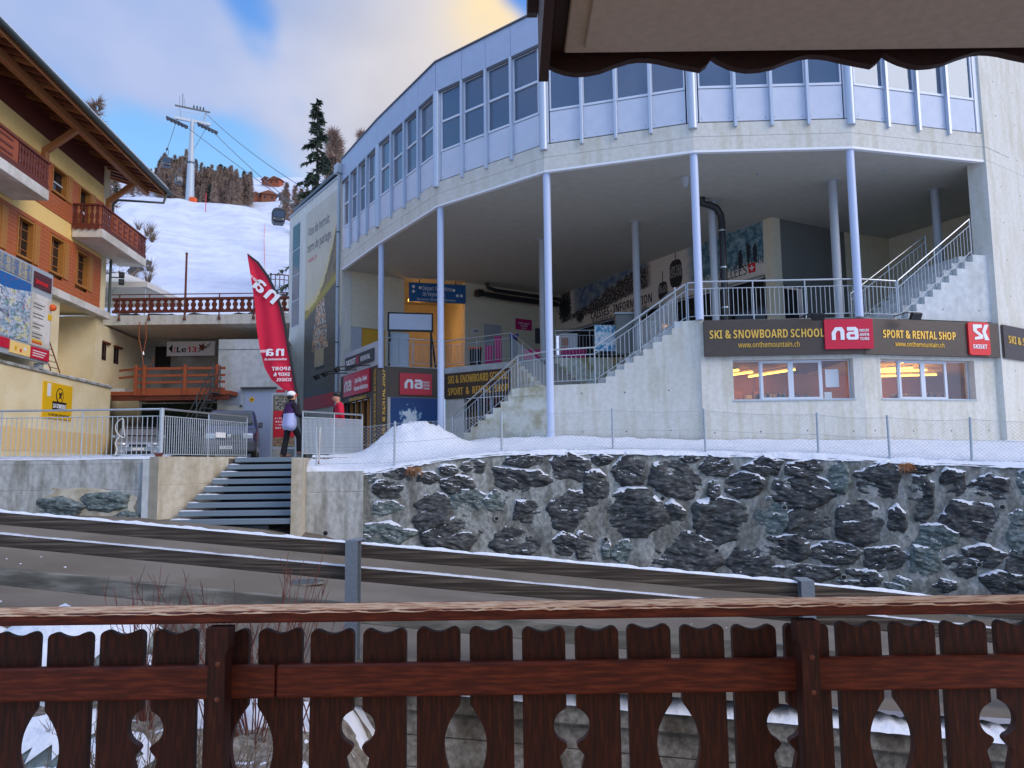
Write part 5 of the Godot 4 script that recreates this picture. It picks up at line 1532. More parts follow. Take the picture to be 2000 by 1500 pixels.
	box("back", Vector3(0, 0.8, 0), Vector3(0.8, 1.6, 0.08), M.white, o)
	for i in 3: box("leaflet", Vector3(-0.2 + 0.02 * i, 0.4 + 0.42 * i, 0.06), Vector3(0.3, 0.34, 0.02), [M.red_bright, M.orange, M.skin][i], o)

# ---------------------------------------------------------------- railings
func railing(label: String, pts: Array, high := 1.12, gap := 0.13, drop := 0.2, m: Material = null, low := 0.12, thick := 0.009) -> Node3D:
	if m == null: m = M.galv
	var t := thing("railing", label, "railing")
	var hand := []; var top := []; var bot := []
	for p in pts:
		hand.append(p + Vector3(0, high, 0)); top.append(p + Vector3(0, high - drop, 0)); bot.append(p + Vector3(0, low, 0))
	var k := MB.new(); k.tube(hand, 0.026, 8); obj("handrail", k, M.steel if m == M.galv else m, t)
	k = MB.new(); k.tube(top, 0.013, 6); obj("top_bar", k, m, t)
	k = MB.new(); k.tube(bot, 0.013, 6); obj("bottom_bar", k, m, t)
	for i in pts.size() - 1:
		var a: Vector3 = pts[i]; var b: Vector3 = pts[i + 1]
		var l := Vector2(a.x - b.x, a.z - b.z).length()
		var n := maxi(int(l / gap), 1)
		var hgt := high - drop - low
		var bm := CylinderMesh.new()
		bm.top_radius = thick; bm.bottom_radius = thick; bm.height = hgt; bm.radial_segments = 6; bm.rings = 0
		var np := maxi(int(round(l / 1.7)), 1)
		for j in n:
			if j > 0: put("baluster", bm, m, t, Transform3D(Basis.IDENTITY, a.lerp(b, float(j) / n) + Vector3(0, low + hgt / 2, 0)))
		for j in np + 1:
			if j == 0 and i > 0: continue
			var q := a.lerp(b, float(j) / np)
			k = MB.new(); k.cyl(q, q + Vector3(0, high, 0), 0.019, -1.0, 8)
			obj("post", k, m, t)
	return t

func railings() -> void:
	var b2 := bay(2); var b3 := bay(3); var b4 := bay(4); var b5 := bay(5)
	railing("steel railing along the lower stair flight and landing before the gold lettered fascia", [b2 * Vector3(0.45, 0.55, -0.28), b2 * Vector3(3.4, 2.32, -0.28), b3 * Vector3(0.0, 2.34, -0.28)], 1.08)
	railing("steel railing rising with the upper stair flight to the right deck", [b3 * Vector3(0.1, 2.35, -0.28), b3 * Vector3(1.4, 2.35, -0.28), b3 * Vector3(4.15, 4.06, -0.28)], 1.1)
	railing("steel railing along the edge of the right deck above the brown fascia boards", [b3 * Vector3(4.2, 4.06, -0.28), b4 * Vector3(0.1, 4.06, -0.22), b5 * Vector3(0.05, 4.06, -0.22), b5 * Vector3(1.38, 4.06, -0.22)], 1.12)
	railing("steel railing climbing the right hand stair beside the big concrete wall", [b5 * Vector3(1.42, 4.06, -0.2), b5 * Vector3(4.15, 6.1, -0.2)], 1.12, 0.12)
	railing("far railing of the right hand stair in the shade", [b5 * Vector3(1.2, 4.06, -1.95), b5 * Vector3(4.15, 6.1, -1.95)], 1.12, 0.16)
	railing("steel railing along the left deck above the red logo sign", [Vector3(-5.35, 4.06, -31.05), Vector3(-2.85, 4.06, -32.35), Vector3(0.0, 4.06, -30.4)], 1.14)
	railing("railing running down the short flight from the left deck to the landing", [Vector3(0.02, 4.06, -30.4), Vector3(1.2, 2.35, -26.3)], 1.14)
	railing("railing on the deck edge behind the landing, before the ticket windows", [Vector3(1.75, 4.12, -30.15), Vector3(4.45, 4.12, -30.15)], 1.1)
	railing("railing on the deck edge right of the landing, beside the inner columns", [Vector3(4.5, 4.06, -30.1), Vector3(4.9, 4.06, -22.6)], 1.1)
# ---------------------------------------------------------------- chalet on the left
func carved_rail(t: Transform3D, x0: float, x1: float, y: float, z: float, parent: Node, panelled: bool, m: Material) -> void:
	fpart("top_rail", t, x0, x1, y + 0.86, y + 0.93, z - 0.06, z + 0.06, m, parent, 0.008)
	fpart("bottom_rail", t, x0, x1, y + 0.08, y + 0.15, z - 0.035, z + 0.035, m, parent)
	var n := int((x1 - x0) / 0.17)
	var prof := PackedVector2Array()
	for e in [[0.05, 0.0], [0.06, 0.1], [0.035, 0.16], [0.07, 0.26], [0.072, 0.36], [0.04, 0.48], [0.03, 0.52], [0.06, 0.58], [0.06, 0.72]]: prof.append(Vector2(e[0], e[1]))
	var back := prof.duplicate(); back.reverse()
	for e in back: prof.append(Vector2(-e.x, e.y))
	var k := MB.new(); k.prism(prof, -0.015, 0.015)
	var sm := k.mesh()
	for j in n:
		var x := lerpf(x0, x1, (j + 0.5) / n)
		var u := (x - x0) / (x1 - x0)
		if panelled and u > 0.2 and u < 0.8: continue
		put("baluster", sm, m, parent, Transform3D(t.basis, t * Vector3(x, y + 0.14, z)))
	if panelled:
		var a := lerpf(x0, x1, 0.2); var b := lerpf(x0, x1, 0.8)
		fpart("carved_panel", t, a, b, y + 0.16, y + 0.85, z - 0.02, z + 0.02, M.fence_wood, parent)
		var c := 5
		for j in c:
			var xa := lerpf(a, b, float(j) / c) + 0.05; var xb := lerpf(a, b, float(j + 1) / c) - 0.05
			k = MB.new()
			fbox(k, t, xa, xa + 0.06, y + 0.24, y + 0.76, z + 0.021, z + 0.042)
			for q in [0.24, 0.47, 0.70]: fbox(k, t, xa + 0.062, lerpf(xa, xb, 0.75), y + q, y + q + 0.06, z + 0.021, z + 0.040)
			obj("carving", k, m, parent)
	# scalloped fringe
	k = MB.new()
	var fr := PackedVector2Array([Vector2(x0, y + 0.08)])
	var w := int((x1 - x0) / 0.22)
	for j in w + 1:
		fr.append(Vector2(lerpf(x0, x1, float(j) / w), y - 0.02))
		if j < w: fr.append(Vector2(lerpf(x0, x1, (j + 0.5) / w), y - 0.12))
	fr.append(Vector2(x1, y + 0.08))
	k.prism(fr, z + 0.012, z + 0.03, t)
	obj("fringe", k, m, parent)

func clad_band(t: Transform3D, x0: float, x1: float, y0: float, y1: float, holes: Array, parent: Node) -> void:
	var k := MB.new()
	var n := int(round((y1 - y0) / 0.14))
	for j in n:
		var a := lerpf(y0, y1, float(j) / n) + 0.004; var b := lerpf(y0, y1, float(j + 1) / n) - 0.004
		var segs := [[x0, x1]]
		for h in holes:
			if h[2] < b and h[3] > a:
				var nx := []
				for s in segs:
					if h[0] > s[0] and h[0] < s[1]: nx.append([s[0], h[0]])
					if h[1] > s[0] and h[1] < s[1]: nx.append([h[1], s[1]])
					if h[0] >= s[1] or h[1] <= s[0]: nx.append(s)
				segs = nx
		for s in segs: fbox(k, t, s[0], s[1], a, b, -0.02, 0.022 + rng.randf() * 0.006)
	stuff(obj("cladding_boards", k, M.clad, parent))

func chalet_window(t: Transform3D, x0: float, x1: float, y0: float, y1: float, parent: Node, grid: bool, shutter: bool) -> void:
	var w := Node3D.new(); w.name = "window"; parent.add_child(w, true)
	var k := MB.new()
	var f := 0.07
	fbox(k, t, x0, x0 + f, y0, y1, -0.2, 0.05); fbox(k, t, x1 - f, x1, y0, y1, -0.2, 0.05)
	fbox(k, t, x0 + f, x1 - f, y0, y0 + f, -0.2, 0.06); fbox(k, t, x0 + f, x1 - f, y1 - f, y1, -0.2, 0.05)
	obj("frame", k, M.frame_wood, w)
	fpart("pane", t, x0 + f, x1 - f, y0 + f, y1 - f, -0.16, -0.15, M.glass_dark, w)
	if grid:
		k = MB.new()
		var xm := lerpf(x0, x1, 0.48)
		fbox(k, t, xm - 0.02, xm + 0.02, y0 + f, y1 - f, -0.149, -0.11)
		for j in 3:
			var y := lerpf(y0, y1, (j + 1) / 4.0)
			fbox(k, t, x0 + f, xm - 0.02, y - 0.015, y + 0.015, -0.149, -0.12); fbox(k, t, xm + 0.02, x1 - f, y - 0.015, y + 0.015, -0.149, -0.12)
		obj("muntin", k, M.beam_wood, w)
	else: fpart("muntin", t, x0 + f, x1 - f, lerpf(y0, y1, 0.45), lerpf(y0, y1, 0.5), -0.149, -0.1, M.frame_white, w)
	if shutter: fpart("shutter", t, x1 + 0.01, x1 + 0.36, y0 - 0.02, y1, 0.03, 0.07, M.frame_wood, w)

func chalet() -> void:
	var corner := Vector2(-17.19, -32.0)
	var t := wall_frame(corner, corner + Vector2(-0.098, -0.9952))
	var s := thing("chalet_hotel", "yellow and wood clad chalet with carved balconies and deep eaves on the left", "building")
	var k := MB.new()
	fbox(k, t, -17.0, -0.02, 6.4, 11.85, -9.0, -0.21)
	fbox(k, t, -17.0, -3.76, -1.0, 6.25, -9.0, -0.02)
	fbox(k, t, -3.75, -0.02, -1.0, 6.25, -9.0, -1.6)
	fbox(k, t, -0.62, -0.02, -1.0, 6.25, -1.6, -0.02)
	fbox(k, t, -0.01, 5.2, -1.0, 6.1, -9.0, -0.25)
	obj("wall", k, M.plaster_pale, s)
	k = MB.new()
	fbox(k, t, -17.0, -0.52, 8.72, 9.34, -0.2, 0.0)
	fbox(k, t, -17.0, -0.52, 11.12, 11.85, -0.2, 0.0)
	obj("plaster_band", k, M.plaster, s)
	k = MB.new()
	fbox(k, t, -0.51, 0.0, 6.55, 12.9, -0.35, 0.012)
	obj("corner_pier", k, M.plaster_pale, s)
	fpart("ledge", t, -17.0, 0.12, 6.26, 6.54, -0.2, 0.22, M.white_plaster, s, 0.01)
	var wb := []
	for x in [-15.4, -13.25, -11.1, -9.05, -6.98, -4.8, -2.75]: wb.append([x, x + 1.05, 7.12, 8.52])
	var wa := [[-12.6, -11.5, 9.9, 11.1], [-9.9, -8.9, 9.36, 11.1], [-7.2, -6.2, 9.9, 11.1], [-4.9, -3.75, 10.1, 11.1], [-2.75, -1.75, 9.36, 11.1]]
	clad_band(t, -17.0, -0.52, 6.55, 8.71, wb.map(func(e): return [e[0], e[1], e[2], e[3]]), s)
	clad_band(t, -17.0, -0.52, 9.35, 11.11, wa, s)
	for e in wb: chalet_window(t, e[0], e[1], e[2], e[3], s, true, true)
	for e in wa: chalet_window(t, e[0], e[1], e[2], e[3], s, false, true)
	k = MB.new()
	fbox(k, t, -17.0, -0.52, 11.86, 12.95, -0.25, -0.02)
	fbox(k, t, -0.05, -0.02, 11.86, 13.5, -8.0, -0.4)
	obj("upper_cladding", k, M.deep_wood, s)
	# roof with rafters
	var roof := Node3D.new(); roof.name = "roof"; s.add_child(roof)
	var slope := 0.30
	var sl := func(z: float) -> float: return 12.2 + (1.9 - z) * slope
	var poly := PackedVector2Array([Vector2(-1.9, sl.call(1.9) + 0.06), Vector2(9.0, sl.call(-9.0) + 0.06), Vector2(9.0, sl.call(-9.0) + 0.26), Vector2(-1.9, sl.call(1.9) + 0.26)])
	k = MB.new()
	k.prism(poly, -17.0, 1.45, Transform3D(Basis(-t.basis.z, Vector3.UP, t.basis.x), t.origin))
	obj("roof_boards", k, M.roof_wood, roof)
	k = MB.new()
	poly = PackedVector2Array([Vector2(-1.93, sl.call(1.93) + 0.27), Vector2(9.0, sl.call(-9.0) + 0.27), Vector2(9.0, sl.call(-9.0) + 0.42), Vector2(-1.93, sl.call(1.93) + 0.36)])
	k.prism(poly, -17.0, 1.5, Transform3D(Basis(-t.basis.z, Vector3.UP, t.basis.x), t.origin))
	obj("roof_snow", k, M.snow, roof)
	for j in 34:
		var x := 1.3 - j * 0.54
		k = MB.new()
		k.beam(t * Vector3(x, sl.call(1.86) - 0.02, 1.86), t * Vector3(x, sl.call(-0.6) - 0.02, -0.6), 0.09, 0.13)
		obj("rafter", k, M.beam_wood if j % 3 == 0 else M.roof_wood, roof)
	k = MB.new()
	k.beam(t * Vector3(-17.0, sl.call(1.15) - 0.22, 1.15), t * Vector3(1.1, sl.call(1.15) - 0.22, 1.15), 0.2, 0.28, 0.012)
	obj("purlin", k, M.beam_wood, roof)
	k = MB.new()
	k.tube([t * Vector3(-17.0, sl.call(2.0) + 0.13, 2.0), t * Vector3(1.5, sl.call(2.0) + 0.13, 2.0)], 0.1, 10)
	obj("gutter", k, M.gutter, roof)
	fpart("eaves_board", t, -17.0, 1.46, sl.call(1.9) - 0.08, sl.call(1.9) + 0.1, 1.86, 1.895, M.beam_wood, roof)
	k = MB.new()
	k.beam(t * Vector3(1.47, sl.call(1.9) + 0.12, 1.9), t * Vector3(1.47, sl.call(-9.0) + 0.12, -9.0), 0.05, 0.26)
	obj("verge_board", k, M.roof_wood, roof)
	for x in [-11.5, -5.6, -0.25]:
		k = MB.new()
		k.beam(t * Vector3(x, 11.25, 0.05), t * Vector3(x, sl.call(1.15) - 0.3, 1.15), 0.2, 0.2, 0.01)
		k.box(t * Vector3(x, 11.0, 0.1), Vector3(0.24, 0.5, 0.2), t.basis, 0.03)
		obj("eaves_bracket", k, M.beam_wood, s)
	# balconies
	for b in [[-16.9, -7.35, false], [-3.2, 1.3, true]]:
		var bal := Node3D.new(); bal.name = "balcony"; s.add_child(bal, true)
		fpart("slab", t, b[0], b[1], 8.86, 9.2, 0.03, 1.15, M.white_plaster, bal, 0.01)
		carved_rail(t, b[0], b[1], 9.24, 1.1, bal, true, M.deep_wood)
		var e := Transform3D(Basis(t.basis.z, Vector3.UP, -t.basis.x), t * Vector3(b[0], 0, 0))
		if b[2]: carved_rail(e, 0.05, 1.05, 9.24, 0.04, bal, false, M.deep_wood)
		e.origin = t * Vector3(b[1], 0, 0)
		carved_rail(e, 0.05, 1.05, 9.24, 0.04, bal, false, M.deep_wood)
	# downpipe
	k = MB.new()
	k.tube([t * Vector3(1.2, sl.call(2.0), 1.95), t * Vector3(1.15, 11.75, 1.85), t * Vector3(0.3, 11.55, 0.25), t * Vector3(0.12, 11.3, 0.14), t * Vector3(0.12, 9.2, 0.14), t * Vector3(0.12, 6.3, 0.14)], 0.055, 8)
	obj("downpipe", k, M.gutter, s)
	# small windows on the recessed lower wall
	for e in [[0.5, 0.95], [1.75, 2.25]]:
		fpart("small_window", t, e[0], e[1], 4.62, 5.32, -0.27, -0.235, M.glass_dark, s)
		k = MB.new()
		fbox(k, t, e[0] - 0.05, e[1] + 0.25, 5.33, 5.42, -0.26, -0.15)
		fbox(k, t, (e[0] + e[1]) / 2 - 0.02, (e[0] + e[1]) / 2 + 0.02, 4.62, 5.32, -0.234, -0.22)
		obj("window_head", k, M.deep_wood, s)
	# porch wall with snow on its coping
	var p := thing("porch_wall", "cream rendered porch wall with a snow dusted stone coping below the piste map", "wall")
	fpart("wall_face", t, -17.0, -0.5, -0.8, 3.26, 0.2, 0.6, M.plaster_pale, p)
	fpart("ochre_base", t, -17.0, -0.5, 0.6, 1.35, 0.601, 0.612, M.ochre_pale, p)
	fpart("coping", t, -17.0, -0.45, 3.265, 3.36, 0.14, 0.66, M.concrete_old, p, 0.01)
	k = MB.new()
	var q := PackedVector3Array()
	for j in 6:
		for i in 120:
			var u := i / 119.0; var w := j / 5.0
			q.append(t * Vector3(lerpf(-17.0, -0.5, u), 3.345 + maxf(0.0, 0.06 + 0.09 * fn.get_noise_2d(u * 40.0, w * 2.0)) * sin(PI * w), lerpf(0.18, 0.66, w)))
	q.reverse()
	k.sheet(q, 120, 6)
	stuff(obj("snow", k, M.snow, p))
	# yellow notice on the porch wall
	var y := board("yellow_sign", "yellow square sign with a black emblem on the cream porch wall", t, -6.0, -3.9, 1.75, 3.0, 0.602, 0.64, M.yellow)
	k = MB.new(); k.cyl(t * Vector3(-4.85, 2.58, 0.638), t * Vector3(-4.85, 2.58, 0.652), 0.27, 0.27, 24); obj("emblem", k, M.ink, y)
	k = MB.new(); k.cyl(t * Vector3(-4.85, 2.58, 0.652), t * Vector3(-4.85, 2.58, 0.656), 0.23, 0.23, 24); obj("emblem", k, M.yellow, y)
	k = MB.new()
	var rid := PackedVector2Array()
	for e in [[-0.16, -0.14], [-0.02, -0.02], [-0.12, 0.06], [-0.05, 0.12], [0.04, 0.06], [0.1, 0.16], [0.17, 0.1], [0.08, -0.02], [0.15, -0.14], [0.02, -0.08]]: rid.append(Vector2(-4.85 + e[0], 2.58 + e[1]))
	k.prism(rid, 0.656, 0.66, t); obj("emblem", k, M.ink, y)
	fpart("emblem", t, -5.35, -4.35, 2.05, 2.36, 0.64, 0.65, M.ink, y)
	text("LA SEMEUSE", 0.15, M.white, y, at(t, -4.85, 2.2, 0.652), 0.92)
	text("LE CAFÉ QUE L'ON SAVOURE", 0.07, M.ink, y, at(t, -4.85, 1.88, 0.642), 1.5, "sans")
	fpart("white_strip", t, -5.75, -5.5, 2.5, 2.95, 0.641, 0.647, M.white, y)
	# piste map
	var pm := thing("piste_map_board", "large piste map board with photos, red adverts and an info column on the chalet front", "map board")
	fpart("frame", t, -12.6, -6.02, 3.55, 6.66, 0.66, 0.78, M.galv, pm, 0.01)
	var mp := paint(220, 150, func(u: float, v: float) -> Color:
		var n := fn.get_noise_2d(u * 5.0, v * 4.0); var n2 := fn.get_noise_2d(u * 16.0 + v * 8.0, v * 12.0); var n3 := absf(fn.get_noise_2d(u * 5.0 + 9.0, v * 5.0 - u * 3.0))
		var c := c8(218, 226, 234).lerp(c8(120, 156, 188), clampf(0.1 + n * 0.8 + v * 0.4 + n2 * 0.35, 0.0, 1.0))
		if n3 < 0.05: c = c.lerp(c8(58, 84, 120), 0.8)
		if n2 > 0.25 and v > 0.4: c = c.lerp(c8(96, 140, 120), 0.7)
		if n < -0.28: c = c.lerp(c8(206, 206, 130), 0.5)
		if v < 0.17 - 0.05 * sin(u * 7.0): c = c8(22, 104, 178)
		if absf(fn.get_noise_2d(u * 14.0 + 40.0, v * 6.0)) < 0.018: c = c8(196, 60, 70)
		return c)
	picture("map_print", 4.6, 1.95, picture_mat("piste map print", mp), pm, at(t, -9.75, 5.05, 0.80), 0.02)
	var ph := paint(160, 24, func(u: float, v: float) -> Color:
		var n := fn.get_noise_2d(u * 60.0, v * 6.0); var w := fn.get_noise_2d(u * 18.0, 3.0)
		return c8(70, 112, 170).lerp(c8(226, 208, 150), clampf(0.5 + n * 1.5 + w * 0.8, 0, 1)).lerp(c8(130, 70, 50), clampf(n * 1.4 - 0.1, 0, 1)))
	picture("photo_strip", 4.6, 0.5, picture_mat("photo strip print", ph), pm, at(t, -9.75, 6.34, 0.80), 0.02)
	fpart("info_panel", t, -7.36, -6.1, 4.05, 5.78, 0.785, 0.80, M.white_plaster, pm)
	for j in 12: fpart("info_line", t, -7.25, -7.25 + 0.4 + 0.4 * rng.randf(), 4.32 + j * 0.11, 4.35 + j * 0.11, 0.801, 0.804, [M.bumper, M.bumper, M.white][j % 3], pm)
	fpart("info_chip", t, -7.25, -6.6, 4.12, 4.19, 0.801, 0.804, M.orange, pm); fpart("info_chip", t, -7.25, -6.6, 4.2, 4.26, 0.801, 0.804, M.yellow, pm)
	fpart("display", t, -7.3, -6.16, 5.98, 6.5, 0.785, 0.81, flat("unlit red display", c8(86, 26, 36), 0.3), pm)
	text("BIENVENUE", 0.12, M.red_bright, pm, at(t, -6.8, 6.18, 0.812), 0.8)
	fpart("advert", t, -12.5, -8.55, 3.72, 4.03, 0.785, 0.81, M.red, pm); fpart("advert", t, -7.3, -6.12, 3.62, 4.0, 0.805, 0.825, M.red, pm)
	fpart("advert", t, -8.53, -7.32, 3.62, 4.0, 0.785, 0.81, M.plaster, pm)
	for q2 in [[-8.2, 3.8, 0.08, M.yellow], [-7.9, 3.76, 0.06, M.red_bright], [-7.65, 3.84, 0.07, M.white]]:
		k = MB.new(); k.cyl(t * Vector3(q2[0], q2[1], 0.81), t * Vector3(q2[0], q2[1], 0.815), q2[2], -1.0, 12); obj("advert_spot", k, q2[3], pm)
	for j in 3: fpart("advert_line", t, -7.2, -6.5 + 0.1 * j, 3.7 + 0.08 * j, 3.73 + 0.08 * j, 0.826, 0.829, M.white, pm)
	fpart("leg", t, -6.45, -6.2, 3.36, 3.55, 0.5, 0.7, M.galv, pm)
	k = MB.new(); k.ball(t * Vector3(-6.12, 5.5, 0.86), Vector3.ONE * 0.12, 12, 8); obj("beacon", k, M.orange, pm)
	fpart("yellow_tag", t, -6.3, -6.05, 5.05, 5.25, 0.805, 0.815, M.yellow, pm)
	# ladder
	var ld := thing("rusty_ladder", "thin rusty ladder leaning by the piste map above the porch wall", "ladder")
	for x in [[-6.35, -5.85], [-5.75, -5.2]]:
		k = MB.new(); k.tube([t * Vector3(x[1] + 0.05, 3.36, 0.75), t * Vector3(x[0], 4.75, 0.5)], 0.022, 6); obj("stile", k, M.rust, ld)
	for j in 6:
		var u := (j + 0.6) / 6.4
		k = MB.new(); k.tube([t * Vector3(lerpf(-5.8, -6.35, u), lerpf(3.36, 4.75, u), lerpf(0.75, 0.5, u)), t * Vector3(lerpf(-5.15, -5.75, u), lerpf(3.36, 4.75, u), lerpf(0.75, 0.5, u))], 0.014, 6)
		obj("rung", k, M.rust, ld)
	var sp := thing("twin_floodlight", "pair of black floodlights on the chalet corner under the carved balcony", "lamp")
	k = MB.new(); k.tube([t * Vector3(0.12, 8.1, 0.14), t * Vector3(0.2, 8.1, 0.45)], 0.025, 6); obj("arm", k, M.black, sp)
	for j in 2: box("head", t * Vector3(0.25, 8.22 - j * 0.3, 0.55), Vector3(0.3, 0.22, 0.22), M.black, sp, t.basis.rotated(Vector3.UP, 0.4), 0.02)

# ---------------------------------------------------------------- bar terrace between chalet and station
func bar_terrace() -> void:
	var s := thing("terrace_building", "terrace building with a snowy roof terrace over a shaded parking bay", "building")
	var k := MB.new()
	k.slab(PackedVector2Array([Vector2(-19.5, -33.0), Vector2(-9.62, -33.0), Vector2(-12.1, -41.2), Vector2(-19.5, -41.2)]), 6.19, 6.61)
	obj("terrace_slab", k, M.concrete, s)
	box("back_wall", Vector3(-15.5, 3.1, -37.0), Vector3(8.4, 6.18, 0.3), M.grey_plaster, s)
	box("wall_seam", Vector3(-14.5, 4.75, -36.845), Vector3(6.2, 0.03, 0.01), M.bumper, s)
	box("dark_window", Vector3(-16.85, 5.3, -36.84), Vector3(0.75, 1.05, 0.04), M.glass_dark, s)
	# red carved balustrade along the terrace edge
	var r := thing("terrace_balustrade", "dark red carved balustrade along the snowy terrace edge", "railing")
	var f := wall_frame(Vector2(-17.4, -33.05), Vector2(-9.7, -33.05))
	fpart("top_rail", f, 0.0, 7.7, 7.27, 7.38, -0.06, 0.06, M.deep_wood, r, 0.01)
	fpart("bottom_rail", f, 0.0, 7.7, 6.72, 6.84, -0.05, 0.05, M.deep_wood, r, 0.01)
	var prof := PackedVector2Array()
	for e in [[0.10, 0.0], [0.10, 0.05], [0.06, 0.1], [0.115, 0.2], [0.115, 0.27], [0.05, 0.36], [0.09, 0.41], [0.09, 0.45]]: prof.append(Vector2(e[0], e[1]))
	var back := prof.duplicate(); back.reverse()
	for e in back: prof.append(Vector2(-e.x, e.y))
	k = MB.new(); k.prism(prof, -0.02, 0.02)
	var bm := k.mesh()
	for j in 25: put("baluster", bm, M.deep_wood, r, Transform3D(f.basis, f * Vector3(0.18 + j * 0.305, 6.83, 0)))
	k = MB.new(); k.tube([f * Vector3(0, 7.52, 0.08), f * Vector3(7.7, 7.52, 0.08)], 0.022, 8); obj("handrail", k, M.deep_wood, r)
	for x in [0.35, 1.65, 3.2, 4.7, 6.2, 7.5]:
		k = MB.new(); k.tube([f * Vector3(x, 6.42, 0.09), f * Vector3(x, 7.52, 0.09)], 0.028, 8)
		k.cyl(f * Vector3(x, 6.38, 0.09), f * Vector3(x, 6.5, 0.09), 0.07, 0.05, 10)
		obj("post", k, M.deep_wood, r)
	# snow on the terrace floor
	k = MB.new()
	var q := PackedVector3Array()
	for j in 14:
		for i in 40:
			var z := lerpf(-33.2, -40.0, j / 13.0); var x := lerpf(-17.4, -9.8 - 2.2 * j / 13.0, i / 39.0)
			q.append(Vector3(x, 6.62 + maxf(-0.02, 0.05 + 0.2 * fn.get_noise_2d(x * 1.1, z * 1.1)), z))
	k.sheet(q, 40, 14)
	tag(obj("terrace_snow", k, M.snow), "snow lying on the bar terrace floor behind the red balustrade", "snow", "", "stuff")
	# folded parasol mast and white canopy
	var u := thing("white_marquee", "white cloth marquee canopy on the terrace beside the chalet corner", "marquee", Vector3(-18.6, 6.6, -36.2))
	k = MB.new()
	for a in 4:
		var b := Basis(Vector3.UP, a * PI / 2)
		k.tri(b * Vector3(-2.2, 1.75, 2.2), b * Vector3(2.2, 1.75, 2.2), Vector3(0, 2.75, 0))
		k.quad(b * Vector3(-2.2, 1.5, 2.21), b * Vector3(2.2, 1.5, 2.21), b * Vector3(2.2, 1.75, 2.21), b * Vector3(-2.2, 1.75, 2.21))
	obj("canopy", k, M.fabric, u)
	for e in [[-2.1, -2.1], [2.1, -2.1], [2.1, 2.1], [-2.1, 2.1]]:
		k = MB.new(); k.tube([Vector3(e[0], 0, e[1]), Vector3(e[0], 1.74, e[1])], 0.03, 6); obj("leg", k, M.galv, u)
		k = MB.new(); k.tube([Vector3(e[0], 1.72, e[1]), Vector3(e[0] * 0.1, 2.3, e[1] * 0.1)], 0.018, 6); obj("rafter", k, M.galv, u)
	var m := thing("terrace_mast", "thin red brown mast standing on the terrace before the piste", "pole", Vector3(-15.5, 6.6, -36.0))
	k = MB.new(); k.cyl(Vector3.ZERO, Vector3(0, 3.55, 0), 0.06, 0.05, 8); obj("shaft", k, M.deep_wood, m)
	k = MB.new(); k.ball(Vector3(0, 3.57, 0), Vector3.ONE * 0.07, 8, 6); obj("knob", k, M.deep_wood, m)
	# bar sign
	var w := wall_frame(Vector2(-17.7, -36.6), Vector2(-11.3, -36.6))
	var sg := board("bar_sign", "white bar sign with a black arrow and a red star on the shaded back wall", w, 1.15, 3.45, 5.32, 6.02, -0.05, 0.05, M.white)
	k = MB.new(); k.prism(PackedVector2Array([Vector2(1.24, 5.67), Vector2(1.43, 5.46), Vector2(1.43, 5.88)]), 0.052, 0.06, w); obj("arrow", k, M.ink, sg)
	var tv := at(w, 1.53, 5.62, 0.052); tv.basis = tv.basis.rotated(Vector3.BACK, PI / 2)
	text("BAR", 0.08, M.red_bright, sg, tv, 0.3)
	text("Le", 0.26, M.ink, sg, at(w, 1.86, 5.62, 0.055), 0.46)
	text("13", 0.26, M.red_bright, sg, at(w, 2.36, 5.62, 0.055), 0.44)
	k = MB.new()
	var star := PackedVector2Array()
	for j in 10: star.append(Vector2(2.85 + cos(j * PI / 5 + 1.2) * (0.24 if j % 2 == 0 else 0.1), 5.74 + sin(j * PI / 5 + 1.2) * (0.22 if j % 2 == 0 else 0.09)))
	k.prism(star, 0.052, 0.062, w); obj("star", k, M.deep_wood, sg)
	k = MB.new()
	for j in 4: k.beam(w * Vector3(2.6 + 0.05 * j, 5.48 + 0.04 * j, 0.056), w * Vector3(3.2 + 0.03 * j, 5.74 + 0.07 * j, 0.056), 0.006, 0.018)
	obj("comet_tail", k, M.bumper, sg)
	# wooden deck with its rail over the parking bay
	var d := thing("wooden_deck", "orange wooden deck with post and rail fence above the parked cars", "deck")
	box("floor", Vector3(-14.4, 3.1, -33.9), Vector3(5.2, 0.16, 3.8), M.fence_wood, d)
	var g := wall_frame(Vector2(-16.6, -32.0), Vector2(-12.0, -32.0))
	for e in [[3.0, 3.3, 0.04], [3.5, 3.6, 0.03], [3.78, 3.88, 0.03], [4.07, 4.18, 0.035]]: fpart("rail", g, 0.9, 4.6, e[0], e[1], -e[2], e[2], M.fence_wood, d, 0.005)
	for x in [0.9, 1.25, 2.95, 4.3]: fpart("post", g, x - 0.06, x + 0.06, 3.0, 4.28, 0.04, 0.13, M.fence_wood, d, 0.006)
	for yy in [3.82, 4.14]:
		k = MB.new(); k.beam(g * Vector3(0.9, yy, -0.05), g * Vector3(-0.5, yy + 0.08, -1.3), 0.06, 0.09); obj("rail", k, M.fence_wood, d)
	box("side_landing", Vector3(-16.9, 3.22, -32.8), Vector3(1.2, 0.22, 1.3), M.concrete, d)
	box("underbeam", Vector3(-14.3, 2.9, -32.1), Vector3(4.9, 0.2, 0.12), M.deep_wood, d)
	k = MB.new()
	q = PackedVector3Array()
	for j in 24:
		for i in 60:
			var a := i / 59.0; var b := j / 23.0
			q.append(Vector3(lerpf(-16.6, -12.2, a), lerpf(0.3, 2.85, b), -34.4 + 0.08 * sin(a * 22.0 + b) * (1.0 - b * 0.6) + 0.05 * fn.get_noise_2d(a * 9.0, b * 4.0)))
	k.sheet(q, 60, 24)
	tag(obj("shade_net", k, M.net_green), "dark green shade net hung behind the parked silver car", "net")
	# metal stair down from the deck
	var st := thing("metal_side_stair", "grey metal stair with pipe rails from the wooden deck to the yard", "stair")
